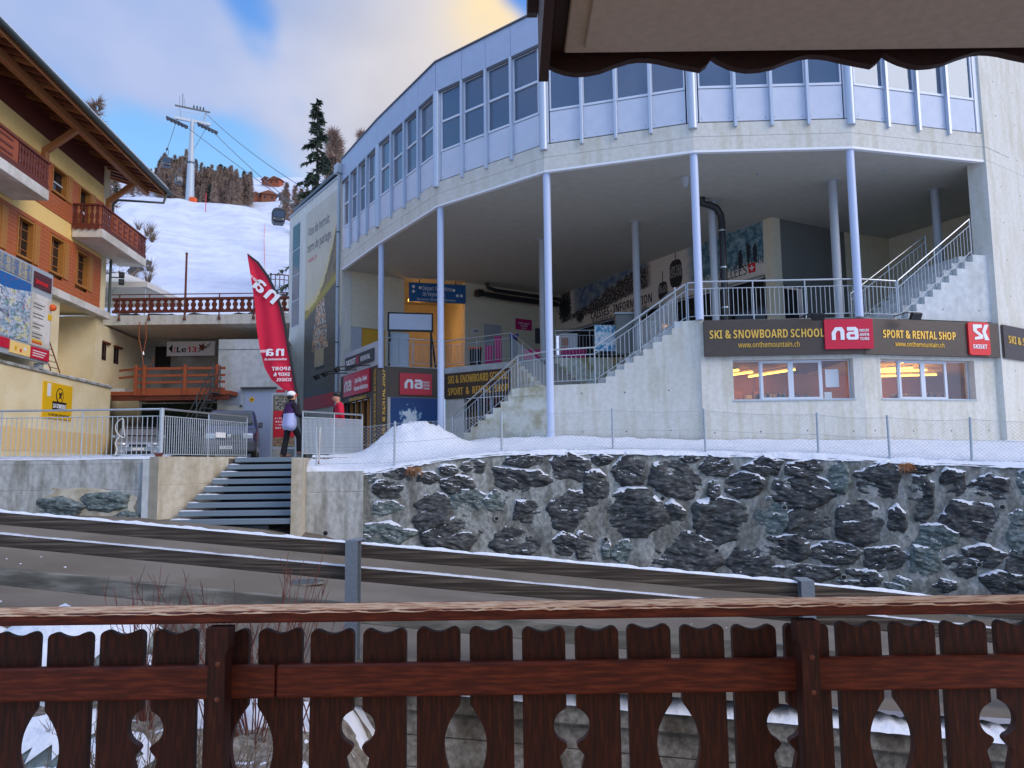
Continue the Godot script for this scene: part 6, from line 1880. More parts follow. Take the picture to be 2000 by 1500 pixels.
	for z in [-31.7, -30.9]:
		for h in [0.0, 0.4, 0.8]:
			k = MB.new(); k.tube([Vector3(-12.05, 3.3 + h, z), Vector3(-13.5, 0.4 + h, z)], 0.025, 6); obj("rail", k, M.steel_dark, st)
		for e in 3:
			var u2 := e * 0.45
			k = MB.new(); k.tube([Vector3(lerpf(-12.1, -13.45, u2), lerpf(3.2, 0.4, u2), z), Vector3(lerpf(-12.1, -13.45, u2), lerpf(4.2, 1.4, u2), z)], 0.025, 6); obj("post", k, M.steel_dark, st)
	for j in 9: box("tread", Vector3(lerpf(-12.15, -13.4, j / 8.0), lerpf(3.0, 0.5, j / 8.0), -31.3), Vector3(0.26, 0.04, 0.76), M.steel_dark, st)
	# copper chains hanging from the terrace
	var ch := thing("hanging_chain", "looped copper coloured chain with a small bell hanging from the terrace edge", "chain")
	for e in [[[-16.1, 6.3, -32.9], [-16.12, 5.6, -32.9], [-15.95, 4.9, -32.9], [-15.8, 3.7, -32.9]], [[-15.85, 6.3, -32.9], [-15.8, 5.6, -32.9], [-15.9, 4.95, -32.9]], [[-15.8, 3.7, -32.9], [-15.62, 4.3, -32.9], [-15.4, 4.75, -32.9]]]:
		k = MB.new()
		var pts := []
		for w2 in e: pts.append(Vector3(w2[0], w2[1], w2[2]))
		k.tube(pts, 0.022, 6); obj("chain", k, M.copper, ch)
	k = MB.new(); k.cyl(Vector3(-15.9, 4.85, -32.9), Vector3(-15.9, 5.0, -32.9), 0.07, 0.03, 10); obj("bell", k, M.lamp, ch)
	# concrete service block with the blue door
	var b := thing("service_block", "pale concrete service block with a blue grey door and vent", "building")
	k = MB.new(); k.slab(PackedVector2Array([Vector2(-12.69, -33.0), Vector2(-9.71, -33.0), Vector2(-10.1, -34.2), Vector2(-11.2, -37.0), Vector2(-12.69, -37.0)]), 0.2, 5.5); obj("wall", k, M.concrete_blue, b)
	box("top_joint", Vector3(-11.2, 5.05, -32.994), Vector3(2.98, 0.02, 0.012), M.bumper, b)
	box("door", Vector3(-10.88, 1.72, -32.99), Vector3(1.24, 2.96, 0.06), M.door_blue, b, Basis.IDENTITY, 0.01)
	box("door_frame", Vector3(-10.88, 1.76, -33.0), Vector3(1.4, 3.1, 0.04), M.galv, b)
	box("door_hood", Vector3(-10.88, 3.36, -32.9), Vector3(1.5, 0.06, 0.24), M.steel_dark, b)
	k = MB.new()
	for j in 9: k.box(Vector3(-12.02, 2.66 + j * 0.065, -32.985), Vector3(0.7, 0.04, 0.03), Basis(Vector3.RIGHT, 0.5))
	obj("vent_slat", k, M.mullion, b)
	box("vent_frame", Vector3(-12.02, 2.92, -32.995), Vector3(0.78, 0.64, 0.012), M.mullion, b)
	k = MB.new(); k.prism(PackedVector2Array([Vector2(-11.33, 2.86), Vector2(-11.19, 2.72), Vector2(-11.05, 2.86), Vector2(-11.19, 3.0)]), -32.958, -32.952); obj("warning_plate", k, M.yellow, b)
	k = MB.new(); k.prism(PackedVector2Array([Vector2(-11.17, 2.95), Vector2(-11.25, 2.84), Vector2(-11.19, 2.85), Vector2(-11.22, 2.76), Vector2(-11.12, 2.88), Vector2(-11.18, 2.87)]), -32.951, -32.949); obj("warning_bolt", k, M.ink, b)
	box("red_plate", Vector3(-9.95, 3.2, -32.97), Vector3(0.36, 0.16, 0.03), M.red, b)
	k = MB.new(); k.cyl(Vector3(-11.65, 2.6, -33.0), Vector3(-11.65, 2.6, -32.95), 0.05, -1.0, 10); obj("lock", k, M.gutter, b)
	k = MB.new()
	q = PackedVector3Array()
	for j in 6:
		for i in 16: q.append(Vector3(lerpf(-12.6, -9.8 - 0.3 * j / 5.0, i / 15.0), 5.5 + 0.1 * sin(PI * j / 5.0) * (0.6 + fn.get_noise_2d(i * 0.5, j * 0.5)), lerpf(-33.0, -35.0, j / 5.0)))
	k.sheet(q, 16, 6)
	stuff(obj("snow", k, M.snow, b))
	# poster case
	var pc := thing("red_poster_case", "glazed poster case with a red lettered poster beside the blue door", "poster case")
	var red := paint(40, 90, func(u: float, v: float) -> Color:
		var n := fn.get_noise_2d(u * 9.0, v * 18.0)
		if v < 0.3: return c8(70, 80, 74).lerp(c8(190, 170, 150), clampf(0.4 + n * 1.5, 0, 1))
		if v > 0.82: return c8(120, 90, 70).lerp(c8(170, 150, 120), clampf(0.5 + n * 1.5, 0, 1))
		var line := fmod(v * 16.0, 1.0) < 0.5 and fn.get_noise_2d(u * 30.0, floorf(v * 16.0) * 5.0) > -0.08 and v > 0.42 and v < 0.66
		return c8(236, 228, 226) if line and u > 0.08 and u < 0.9 else c8(206, 34, 52))
	picture("print", 0.86, 2.05, picture_mat("red poster print", red), pc, face_to(Vector3(-9.2, 1.82, -30.98), Vector3(0, 0, 1)))
	for e in [[-9.68, 0.06, 2.3], [-8.72, 0.06, 2.3]]: box("post", Vector3(e[0], 1.5, -31.0), Vector3(e[1], 2.9, 0.08), M.galv, pc)
	for y in [0.72, 2.92]: box("frame_bar", Vector3(-9.2, y, -31.0), Vector3(0.9, 0.07, 0.08), M.galv, pc)
# ---------------------------------------------------------------- figures: one continuous skin from blended tapered capsules
func capsules(list: Array, cell: float, k: float) -> MB:
	var lo := Vector3(1e9, 1e9, 1e9); var hi := -lo
	for c in list:
		var r := maxf(c[2], c[3]) + 0.06
		lo = lo.min(c[0] - Vector3.ONE * r).min(c[1] - Vector3.ONE * r)
		hi = hi.max(c[0] + Vector3.ONE * r).max(c[1] + Vector3.ONE * r)
	var nx := int((hi.x - lo.x) / cell) + 2; var ny := int((hi.y - lo.y) / cell) + 2; var nz := int((hi.z - lo.z) / cell) + 2
	var f := PackedFloat32Array(); f.resize(nx * ny * nz); f.fill(0.25)
	var near := PackedFloat32Array(); near.resize(nx * ny * nz); near.fill(9.0)
	var who := PackedInt32Array(); who.resize(nx * ny * nz)
	for ci in list.size():
		var c: Array = list[ci]
		var a: Vector3 = c[0]; var b: Vector3 = c[1]
		var r := maxf(c[2], c[3]) + k + cell * 2.0
		var p0 := (a.min(b) - Vector3.ONE * r - lo) / cell; var p1 := (a.max(b) + Vector3.ONE * r - lo) / cell
		var ab := b - a; var l2 := maxf(ab.length_squared(), 1e-9)
		for y in range(maxi(int(p0.y), 0), mini(int(p1.y) + 1, ny)):
			for z in range(maxi(int(p0.z), 0), mini(int(p1.z) + 1, nz)):
				for x in range(maxi(int(p0.x), 0), mini(int(p1.x) + 1, nx)):
					var p := lo + Vector3(x, y, z) * cell
					var t := clampf((p - a).dot(ab) / l2, 0.0, 1.0)
					var d: float = p.distance_to(a + ab * t) - lerpf(c[2], c[3], t)
					var i := (y * nz + z) * nx + x
					if d < near[i]:
						near[i] = d; who[i] = ci
					var o := f[i]
					var h := clampf(0.5 + 0.5 * (o - d) / k, 0.0, 1.0)
					f[i] = lerpf(o, d, h) - k * h * (1.0 - h)
	var m := MB.new(); m.painted = true
	var cellv := {}
	var sx := 1; var sz := nx; var sy := nx * nz
	for y in ny - 1:
		for z in nz - 1:
			for x in nx - 1:
				var i := (y * nz + z) * nx + x
				var s := 0
				for e in 8:
					if f[i + (sx if e & 1 else 0) + (sy if e & 2 else 0) + (sz if e & 4 else 0)] < 0.0: s += 1
				if s == 0 or s == 8: continue
				var acc := Vector3.ZERO; var n := 0
				for e in [[0, 1], [2, 3], [4, 5], [6, 7], [0, 2], [1, 3], [4, 6], [5, 7], [0, 4], [1, 5], [2, 6], [3, 7]]:
					var v0 := f[i + (sx if e[0] & 1 else 0) + (sy if e[0] & 2 else 0) + (sz if e[0] & 4 else 0)]
					var v1 := f[i + (sx if e[1] & 1 else 0) + (sy if e[1] & 2 else 0) + (sz if e[1] & 4 else 0)]
					if (v0 < 0.0) != (v1 < 0.0):
						var w := v0 / (v0 - v1)
						acc += Vector3(e[0] & 1, (e[0] >> 1) & 1, (e[0] >> 2) & 1).lerp(Vector3(e[1] & 1, (e[1] >> 1) & 1, (e[1] >> 2) & 1), w); n += 1
				cellv[i] = m.v.size()
				m.v.append(lo + (Vector3(x, y, z) + acc / n) * cell)
				var g := Vector3(f[i + sx] - f[i], f[i + sy] - f[i], f[i + sz] - f[i])
				m.n.append(g.normalized()); m.uv.append(Vector2.ZERO)
				m.c.append(list[who[i]][4])
	for key in cellv:
		var i: int = key
		for ax in 3:
			var st: int = [sx, sy, sz][ax]; var s1: int = [sy, sz, sx][ax]; var s2: int = [sz, sx, sy][ax]
			if i + st >= f.size(): continue
			var in0 := f[i] < 0.0; var in1 := f[i + st] < 0.0
			if in0 == in1 or not (cellv.has(i - s1) and cellv.has(i - s2) and cellv.has(i - s1 - s2)): continue
			var a: int = cellv[i - s1 - s2]; var b: int = cellv[i - s2]; var c: int = cellv[i]; var d: int = cellv[i - s1]
			if in0: m.ix.append_array(PackedInt32Array([a, c, b, a, d, c]))
			else: m.ix.append_array(PackedInt32Array([a, b, c, a, c, d]))
	return m

func lin(r: int, g: int, b: int) -> Color:
	return c8(r, g, b).srgb_to_linear()

func gloved_hand(at_: Vector3, dir: Vector3, side: Vector3, m: Material, parent: Node) -> void:
	var k := MB.new()
	var d := dir.normalized(); var s := side.normalized(); var n := d.cross(s).normalized()
	k.tube([at_, at_ + d * 0.05, at_ + d * 0.09], [0.03, 0.044, 0.038], 8, true, 0.6)
	for i in 4:
		var o := at_ + d * 0.085 + s * (i - 1.5) * 0.021
		var l: float = [0.058, 0.07, 0.066, 0.05][i]
		k.tube([o, o + d * l * 0.55 + n * 0.012, o + d * l * 0.8 + n * 0.035], [0.0115, 0.011, 0.008], 6)
	var th := at_ + d * 0.03 - s * 0.036
	k.tube([th, th + d * 0.03 - s * 0.02 + n * 0.01, th + d * 0.06 - s * 0.016 + n * 0.03], [0.013, 0.012, 0.009], 6)
	obj("glove", k, m, parent)

func face_parts(h: Vector3, parent: Node) -> void:
	for z in [-0.033, 0.033]:
		var k := MB.new(); k.ball(h + Vector3(0.088, 0.012, z), Vector3(0.012, 0.009, 0.014), 8, 6); obj("eye", k, M.ink, parent)
	var k2 := MB.new(); k2.tube([h + Vector3(0.092, 0.02, 0), h + Vector3(0.118, -0.025, 0)], [0.01, 0.017], 6); obj("nose", k2, M.skin, parent)
	k2 = MB.new(); k2.ball(h + Vector3(0.09, -0.058, 0), Vector3(0.012, 0.007, 0.026), 8, 6); obj("mouth", k2, flat("lips", c8(168, 92, 84), 0.6), parent)

func people() -> void:
	# walker seen from behind, head in profile: x forward, z right
	var dark := lin(22, 20, 34); var purple := lin(64, 26, 84); var lilac := lin(186, 192, 236); var pants := lin(20, 20, 24); var skin := lin(204, 150, 122); var boot := lin(150, 110, 96)
	var o := thing("person", "person in purple and lilac jacket and white helmet walking at the steps' top", "person", Vector3(-6.0, 0.235, -20.75), deg_to_rad(38.0))
	var P := func(x: float, y: float, z: float) -> Vector3: return Vector3(x, y, z)
	var list := [
		[P.call(-0.12, 0.09, -0.13), P.call(-0.05, 0.52, -0.12), 0.082, 0.078, pants], [P.call(-0.05, 0.52, -0.12), P.call(0.0, 0.92, -0.09), 0.078, 0.105, pants],
		[P.call(0.24, 0.20, 0.10), P.call(0.22, 0.56, 0.10), 0.08, 0.076, pants], [P.call(0.22, 0.56, 0.10), P.call(0.0, 0.92, 0.09), 0.078, 0.105, pants],
		[P.call(-0.15, 0.05, -0.13), P.call(0.06, 0.045, -0.14), 0.05, 0.045, boot], [P.call(0.22, 0.12, 0.10), P.call(0.42, 0.16, 0.11), 0.05, 0.045, boot],
		[P.call(-0.02, 0.86, -0.10), P.call(0.0, 1.10, -0.09), 0.155, 0.145, lilac], [P.call(-0.02, 0.86, 0.10), P.call(0.0, 1.10, 0.09), 0.155, 0.145, lilac],
		[P.call(0.0, 1.2, -0.09), P.call(0.02, 1.37, -0.09), 0.14, 0.115, purple], [P.call(0.0, 1.2, 0.09), P.call(0.02, 1.37, 0.09), 0.14, 0.115, purple],
		[P.call(0.02, 1.40, -0.19), P.call(-0.05, 1.12, -0.27), 0.085, 0.072, dark], [P.call(-0.05, 1.12, -0.27), P.call(0.06, 0.87, -0.27), 0.07, 0.055, dark],
		[P.call(0.02, 1.40, 0.19), P.call(0.10, 1.16, 0.25), 0.085, 0.072, dark], [P.call(0.10, 1.16, 0.25), P.call(0.32, 1.06, 0.22), 0.07, 0.055, dark],
		[P.call(0.02, 1.42, 0.0), P.call(0.03, 1.52, 0.0), 0.085, 0.075, dark],
		[P.call(0.03, 1.60, 0.0), P.call(0.04, 1.66, 0.0), 0.09, 0.098, skin], [P.call(0.07, 1.57, 0.0), P.call(0.06, 1.60, 0.0), 0.06, 0.07, skin]]
	obj("body", capsules(list, 0.02, 0.035), M.cloth, o)
	var k := MB.new(); k.ball(Vector3(0.025, 1.70, 0), Vector3(0.125, 0.095, 0.105), 16, 10); obj("helmet", k, M.white, o)
	k = MB.new(); k.ball(Vector3(0.01, 1.63, 0), Vector3(0.105, 0.09, 0.108), 14, 8); obj("helmet_rim", k, M.ink, o)
	k = MB.new(); k.tube([Vector3(0.12, 1.68, -0.09), Vector3(0.155, 1.68, 0.0), Vector3(0.12, 1.68, 0.09)], 0.032, 8); obj("goggles", k, flat("orange goggle lens", c8(226, 74, 30), 0.12), o)
	face_parts(Vector3(0.05, 1.62, 0), o)
	gloved_hand(Vector3(0.06, 0.86, -0.27), Vector3(0.2, -1, 0), Vector3(1, 0, 0), M.ink, o)
	gloved_hand(Vector3(0.33, 1.06, 0.22), Vector3(1, -0.1, -0.1), Vector3(0, 1, 0), M.ink, o)
	var ski := thing("ski_pole", "thin dark ski pole held by the walking person", "ski pole", Vector3(-6.0, 0.235, -20.75), deg_to_rad(38.0))
	k = MB.new(); k.tube([Vector3(0.43, 1.16, 0.2), Vector3(0.5, 0.02, 0.24)], [0.014, 0.008], 6); obj("shaft", k, M.ink, ski)
	k = MB.new(); k.cyl(Vector3(0.495, 0.1, 0.238), Vector3(0.497, 0.115, 0.238), 0.045, 0.03, 10); obj("basket", k, M.red, ski)
	# man in the red jacket behind the railing, looking down, facing left
	var red := lin(206, 14, 58); var inner := lin(52, 28, 62); var grey := lin(120, 140, 146)
	o = thing("person", "man in an open red ski jacket and black beanie looking down behind the railing", "person", Vector3(-5.02, 0.25, -22.2), deg_to_rad(196.0))
	list = [
		[P.call(0.0, 0.08, -0.11), P.call(0.02, 0.5, -0.11), 0.078, 0.075, pants], [P.call(0.02, 0.5, -0.11), P.call(0.0, 0.96, -0.09), 0.075, 0.10, pants],
		[P.call(0.03, 0.08, 0.11), P.call(0.05, 0.5, 0.11), 0.078, 0.075, pants], [P.call(0.05, 0.5, 0.11), P.call(0.0, 0.96, 0.09), 0.075, 0.10, pants],
		[P.call(-0.03, 0.05, -0.11), P.call(0.18, 0.045, -0.12), 0.05, 0.045, pants], [P.call(0.0, 0.05, 0.11), P.call(0.2, 0.045, 0.12), 0.05, 0.045, pants],
		[P.call(-0.03, 0.92, -0.11), P.call(-0.02, 1.42, -0.12), 0.15, 0.125, red], [P.call(-0.03, 0.92, 0.11), P.call(-0.02, 1.42, 0.12), 0.15, 0.125, red],
		[P.call(0.09, 0.98, 0.0), P.call(0.07, 1.42, 0.0), 0.085, 0.075, inner], [P.call(0.085, 1.05, 0.085), P.call(0.06, 1.42, 0.085), 0.07, 0.065, grey],
		[P.call(-0.02, 1.48, -0.2), P.call(-0.06, 1.18, -0.28), 0.088, 0.078, red], [P.call(-0.06, 1.18, -0.28), P.call(0.16, 1.02, -0.2), 0.075, 0.058, red],
		[P.call(-0.02, 1.48, 0.2), P.call(-0.04, 1.18, 0.28), 0.088, 0.078, red], [P.call(-0.04, 1.18, 0.28), P.call(0.18, 1.04, 0.18), 0.075, 0.058, red],
		[P.call(0.0, 1.50, 0.0), P.call(0.04, 1.60, 0.0), 0.075, 0.06, skin], [P.call(0.06, 1.68, 0.0), P.call(0.06, 1.75, 0.0), 0.09, 0.098, skin], [P.call(0.11, 1.65, 0.0), P.call(0.1, 1.68, 0.0), 0.055, 0.065, skin]]
	obj("body", capsules(list, 0.02, 0.035), M.cloth, o)
	k = MB.new(); k.ball(Vector3(0.045, 1.79, 0), Vector3(0.125, 0.105, 0.118), 14, 8); obj("beanie", k, M.ink, o)
	k = MB.new(); k.tube([Vector3(-0.06, 1.46, -0.12), Vector3(-0.1, 1.52, 0.0), Vector3(-0.06, 1.46, 0.12)], 0.05, 8); obj("hood", k, flat("grey hood", c8(70, 96, 100), 0.85), o)
	face_parts(Vector3(0.075, 1.69, 0), o)
	gloved_hand(Vector3(0.16, 1.02, -0.2), Vector3(1, -0.2, 0.4), Vector3(0, 1, 0.2), M.skin, o)
	gloved_hand(Vector3(0.18, 1.04, 0.18), Vector3(1, -0.2, -0.4), Vector3(0, 1, -0.2), M.skin, o)

# ---------------------------------------------------------------- cars
# side: [z from the nose backwards, top height]; lofted shell with tumblehome
func car_shell(side: Array, half: float, waist: float, low: float, tuck: float) -> MB:
	var q := PackedVector3Array()
	var nu := 14
	for e in side:
		var z: float = e[0]; var top: float = e[1]
		var nose := smoothstep(0.0, 0.5, -z)
		var hw := half * (0.86 + 0.14 * nose)
		var up := clampf((top - waist) / 0.8, 0.0, 1.0)
		var wt := hw - tuck * up
		var wy := minf(waist, top - 0.08)
		var half_prof := [Vector2(hw * 0.9, low), Vector2(hw, low + 0.1), Vector2(hw * 1.01, (low + wy) / 2), Vector2(hw, wy), Vector2(lerpf(hw, wt, 0.55), lerpf(wy, top, 0.55)), Vector2(wt - 0.02, top - 0.05), Vector2(wt - 0.12, top)]
		for i in 7: q.append(Vector3(-half_prof[i].x, half_prof[i].y, z))
		for i in 7: q.append(Vector3(half_prof[6 - i].x, half_prof[6 - i].y, z))
	var k := MB.new()
	k.sheet(q, nu, side.size())
	for e in [0, side.size() - 1]:
		for i in 6:
			var a := q[e * nu + i]; var b := q[e * nu + i + 1]; var c := q[e * nu + 12 - i]; var d := q[e * nu + 13 - i]
			if e == 0: k.quad(d, c, b, a)
			else: k.quad(a, b, c, d)
	return k

func wheel(o: Node3D, at_: Vector3, r: float) -> void:
	var w := Node3D.new(); w.name = "wheel"; o.add_child(w, true)
	var k := MB.new()
	k.tube([at_ + Vector3(-0.1, 0, 0), at_ + Vector3(-0.08, 0, 0), at_ + Vector3(0.08, 0, 0), at_ + Vector3(0.1, 0, 0)], [r * 0.86, r, r, r * 0.86], 22)
	obj("tyre", k, M.rubber, w)
	k = MB.new(); k.cyl(at_ + Vector3(-0.11, 0, 0), at_ + Vector3(0.11, 0, 0), r * 0.62, -1.0, 18)
	obj("rim", k, M.lamp, w)

func cars() -> void:
	var v := thing("blue_van", "dark blue van with a grey bumper parked by the blue grey door", "van", Vector3(-10.0, 0.22, -27.2), deg_to_rad(17.0))
	var side := [[0.0, 0.72], [-0.06, 0.95], [-0.3, 1.04], [-0.75, 1.16], [-0.95, 1.28], [-1.3, 1.62], [-1.55, 1.82], [-1.8, 1.90], [-3.0, 1.93], [-4.5, 1.9], [-4.65, 1.6], [-4.7, 0.8]]
	obj("body", car_shell(side, 0.92, 1.08, 0.3, 0.13), M.paint_blue, v)
	var k := MB.new()
	k.quad(Vector3(-0.76, 1.31, -0.955), Vector3(0.76, 1.31, -0.955), Vector3(0.68, 1.80, -1.5), Vector3(-0.68, 1.80, -1.5))
	k.quad(Vector3(0.76, 1.31, -0.975), Vector3(-0.76, 1.31, -0.975), Vector3(-0.68, 1.80, -1.52), Vector3(0.68, 1.80, -1.52))
	obj("windscreen", k, M.glass_dark, v)
	k = MB.new()
	for x in [-0.3, 0.35]: k.tube([Vector3(x, 1.32, -0.94), Vector3(x + 0.45, 1.40, -1.02)], 0.012, 5)
	obj("wiper", k, M.ink, v)
	for s in [-1.0, 1.0]:
		k = MB.new(); k.box(Vector3(0.62 * s, 0.85, -0.02), Vector3(0.36, 0.19, 0.1), Basis(Vector3.UP, s * 0.12), 0.03); obj("headlight", k, M.lamp, v)
		k = MB.new(); k.box(Vector3(1.02 * s, 1.3, -1.05), Vector3(0.16, 0.22, 0.1), Basis.IDENTITY, 0.03); obj("mirror", k, M.bumper, v)
		k = MB.new()
		k.quad(Vector3(0.925 * s, 1.16, -1.2), Vector3(0.925 * s, 1.16, -2.2), Vector3(0.82 * s, 1.72, -2.2), Vector3(0.82 * s, 1.72, -1.65))
		obj("side_window", k, M.glass_dark, v)
		wheel(v, Vector3(0.82 * s, 0.32, -0.85), 0.32); wheel(v, Vector3(0.82 * s, 0.32, -3.8), 0.32)
	k = MB.new(); k.box(Vector3(0, 0.84, 0.015), Vector3(0.84, 0.16, 0.05), Basis.IDENTITY, 0.01)
	var gr := obj("grille", k, M.ink, v)
	for j in 3: box("grille_bar", Vector3(0, 0.79 + j * 0.05, 0.043), Vector3(0.8, 0.012, 0.01), M.bumper, gr)
	k = MB.new(); k.box(Vector3(0, 0.5, 0.02), Vector3(1.74, 0.42, 0.2), Basis.IDENTITY, 0.06); obj("bumper", k, M.bumper, v)
	box("air_slot", Vector3(0.12, 0.62, 0.122), Vector3(0.4, 0.07, 0.01), M.ink, v)
	box("number_plate", Vector3(-0.1, 0.46, 0.123), Vector3(0.4, 0.11, 0.012), M.white, v)
	text("VS 128 430", 0.07, M.ink, v, Transform3D(Basis.IDENTITY, Vector3(-0.1, 0.46, 0.13)), 0.34, "sans", 0.004)
	k = MB.new(); k.ball(Vector3(0, 0.86, 0.05), Vector3(0.07, 0.07, 0.015), 12, 6); obj("emblem", k, M.lamp, v)
	var c := thing("silver_car", "silver car parked nose out under the wooden deck behind the railing", "car", Vector3(-14.75, 0.22, -30.4), deg_to_rad(25.0))
	side = [[0.0, 0.62], [-0.05, 0.76], [-0.3, 0.86], [-0.9, 0.98], [-1.1, 1.04], [-1.5, 1.30], [-1.85, 1.46], [-2.6, 1.52], [-3.4, 1.48], [-3.9, 1.2], [-4.1, 0.7]]
	obj("body", car_shell(side, 0.86, 0.92, 0.24, 0.17), M.paint_silver, c)
	k = MB.new()
	k.quad(Vector3(-0.68, 1.06, -1.12), Vector3(0.68, 1.06, -1.12), Vector3(0.56, 1.43, -1.77), Vector3(-0.56, 1.43, -1.77))
	k.quad(Vector3(0.68, 1.06, -1.14), Vector3(-0.68, 1.06, -1.14), Vector3(-0.56, 1.43, -1.79), Vector3(0.56, 1.43, -1.79))
	obj("windscreen", k, M.glass_dark, c)
	for s in [-1.0, 1.0]:
		k = MB.new(); k.ball(Vector3(0.58 * s, 0.7, -0.06), Vector3(0.19, 0.09, 0.1), 12, 8); obj("headlight", k, M.lamp, c)
		k = MB.new(); k.ball(Vector3(0.6 * s, 0.4, 0.0), Vector3(0.07, 0.06, 0.05), 10, 6); obj("fog_lamp", k, M.lamp, c)
		k = MB.new(); k.box(Vector3(0.93 * s, 1.05, -1.2), Vector3(0.14, 0.13, 0.09), Basis.IDENTITY, 0.02); obj("mirror", k, M.paint_silver, c)
		wheel(c, Vector3(0.76 * s, 0.3, -0.75), 0.3); wheel(c, Vector3(0.76 * s, 0.3, -3.3), 0.3)
	box("grille", Vector3(0, 0.66, 0.012), Vector3(0.66, 0.09, 0.03), M.ink, c, Basis.IDENTITY, 0.008)
	box("lower_grille", Vector3(0, 0.38, 0.012), Vector3(0.9, 0.12, 0.03), M.ink, c, Basis.IDENTITY, 0.008)
	k = MB.new(); k.box(Vector3(0, 0.42, -0.01), Vector3(1.5, 0.26, 0.04), Basis.IDENTITY, 0.015); obj("bumper", k, M.paint_silver, c)
	box("number_plate", Vector3(0, 0.52, 0.02), Vector3(0.42, 0.1, 0.012), M.white, c)

# ---------------------------------------------------------------- yard: railings, flag
func plaza_things() -> void:
	railing("galvanised railing along the yard edge left of the steps, snow at its foot", [Vector3(-22.0, 0.2, -17.55), Vector3(-12.3, 0.2, -18.52), Vector3(-8.52, 0.22, -18.72)], 1.2, 0.115, 0.17, M.galv, 0.1, 0.010)
	railing("galvanised railing running back along the left side of the steps beside the blue van", [Vector3(-8.5, 0.22, -18.72), Vector3(-7.66, 0.22, -22.2)], 1.2, 0.085, 0.17, M.galv, 0.1, 0.011)
	railing("galvanised railing with close bars right of the steps before the man in red", [Vector3(-5.56, 0.22, -20.4), Vector3(-4.43, 0.26, -22.7)], 1.22, 0.05, 0.15, M.galv, 0.1, 0.014)
	var k := MB.new()
	k.cyl(Vector3(-8.51, -0.05, -18.66), Vector3(-8.51, 1.44, -18.66), 0.055, 0.055, 12)
	tag(obj("corner_post", k, M.galv), "stout galvanised post at the corner of the yard railing", "post")
	var rp := thing("rope_loop", "pale rope loop hung over the yard railing in front of the silver car", "rope")
	k = MB.new()
	var pts := []
	for i in 17:
		var a := TAU * i / 16.0
		pts.append(Vector3(-9.42 + 0.1 * sin(a) + 0.04 * cos(2.0 * a), 1.18 - 0.25 * (1.0 - cos(a)) * 0.9, -18.53 + 0.05 * cos(a)))
	k.tube(pts, 0.014, 5); k.tube([Vector3(-9.44, 0.76, -18.5), Vector3(-9.54, 0.6, -18.5), Vector3(-9.48, 0.45, -18.5), Vector3(-9.53, 0.3, -18.5)], 0.013, 5)
	obj("rope", k, M.white_plaster, rp)
	var pn := thing("red_pennant", "small dark red triangular pennant at the foot of the corner post", "pennant")
	k = MB.new(); k.prism(PackedVector2Array([Vector2(-8.6, 0.34), Vector2(-8.38, 0.36), Vector2(-8.5, 0.06)]), -18.54, -18.53); obj("cloth", k, M.deep_wood, pn)
	var pl := thing("white_plate", "small white plate tied to the railing bars left of the steps", "sign")
	box("plate", Vector3(-7.92, 0.86, -20.9), Vector3(0.42, 0.14, 0.02), M.white, pl, Basis(Vector3.UP, deg_to_rad(76)))
	var sk := thing("rusty_stake", "thin rust stained white stake in the snow right of the steps", "stake")
	k = MB.new(); k.tube([Vector3(-4.93, -0.25, -19.6), Vector3(-4.9, 0.9, -19.6)], 0.018, 8); obj("shaft", k, M.rust, sk)
	k = MB.new(); k.tube([Vector3(-4.915, 0.12, -19.6), Vector3(-4.9, 0.98, -19.6)], 0.024, 8); obj("white_sleeve", k, M.white_plaster, sk)
	# feather flag seen from its back
	var f := thing("feather_flag", "tall red feather flag seen from behind, its white lettering mirrored", "flag")
	var rows := [[-7.49, 6.01, -7.48, 6.02], [-7.41, 5.59, -7.17, 5.78], [-7.31, 5.0, -6.87, 5.36], [-7.22, 4.4, -6.64, 4.91], [-7.16, 3.82, -6.48, 4.43], [-7.07, 3.23, -6.37, 3.96], [-6.94, 2.75, -6.25, 3.3], [-6.73, 2.41, -6.14, 2.79], [-6.4, 2.14, -6.06, 2.35], [-6.07, 2.02, -5.99, 2.01]]
	var lc := Curve2D.new(); var rc := Curve2D.new()
	for r in rows: lc.add_point(Vector2(r[0], r[1])); rc.add_point(Vector2(r[2], r[3]))
	var q := PackedVector3Array()
	var nv := 46; var nu := 16
	for j in nv:
		var v := float(j) / (nv - 1) * 9.0
		var l := lc.sample(mini(int(v), 8), v - mini(int(v), 8)); var r := rc.sample(mini(int(v), 8), v - mini(int(v), 8))
		for i in nu:
			var u := float(i) / (nu - 1)
			var p := l.lerp(r, u)
			q.append(Vector3(p.x, p.y, -21.4 + 0.035 * sin(u * 9.0 + v * 0.7) * sin(PI * v / 9.0) * (1.0 - u * 0.5) + 0.02 * sin(v * 2.0 + u * 3.0)))
	k = MB.new(); k.sheet(q, nu, nv)
	var fm := flat("red flag cloth", c8(214, 22, 62), 0.75)
	fm.backlight_enabled = true
	fm.backlight = Color(0.35, 0.04, 0.08)
	obj("cloth", k, fm, f)
	pts = []
	var rad := []
	for e in [[-5.74, 0.1], [-5.87, 1.14], [-5.99, 2.01]]: pts.append(Vector3(e[0], e[1], -21.4)); rad.append(0.032)
	for j in range(8, -1, -1): pts.append(Vector3(rows[j][2], rows[j][3], -21.4)); rad.append(0.012 + 0.0024 * j)
	k = MB.new(); k.tube(pts, rad, 8); obj("pole", k, M.ink, f)
	# black hem along the pole
	q = PackedVector3Array()
	for j in 30:
		var v := float(j) / 29.0 * 9.0
		var r := rc.sample(mini(int(v), 8), v - mini(int(v), 8)); var l := lc.sample(mini(int(v), 8), v - mini(int(v), 8))
		var d := (l - r).normalized() * minf(0.05, l.distance_to(r) * 0.4)
		q.append(Vector3(r.x, r.y, -21.36)); q.append(Vector3(r.x + d.x, r.y + d.y, -21.355))
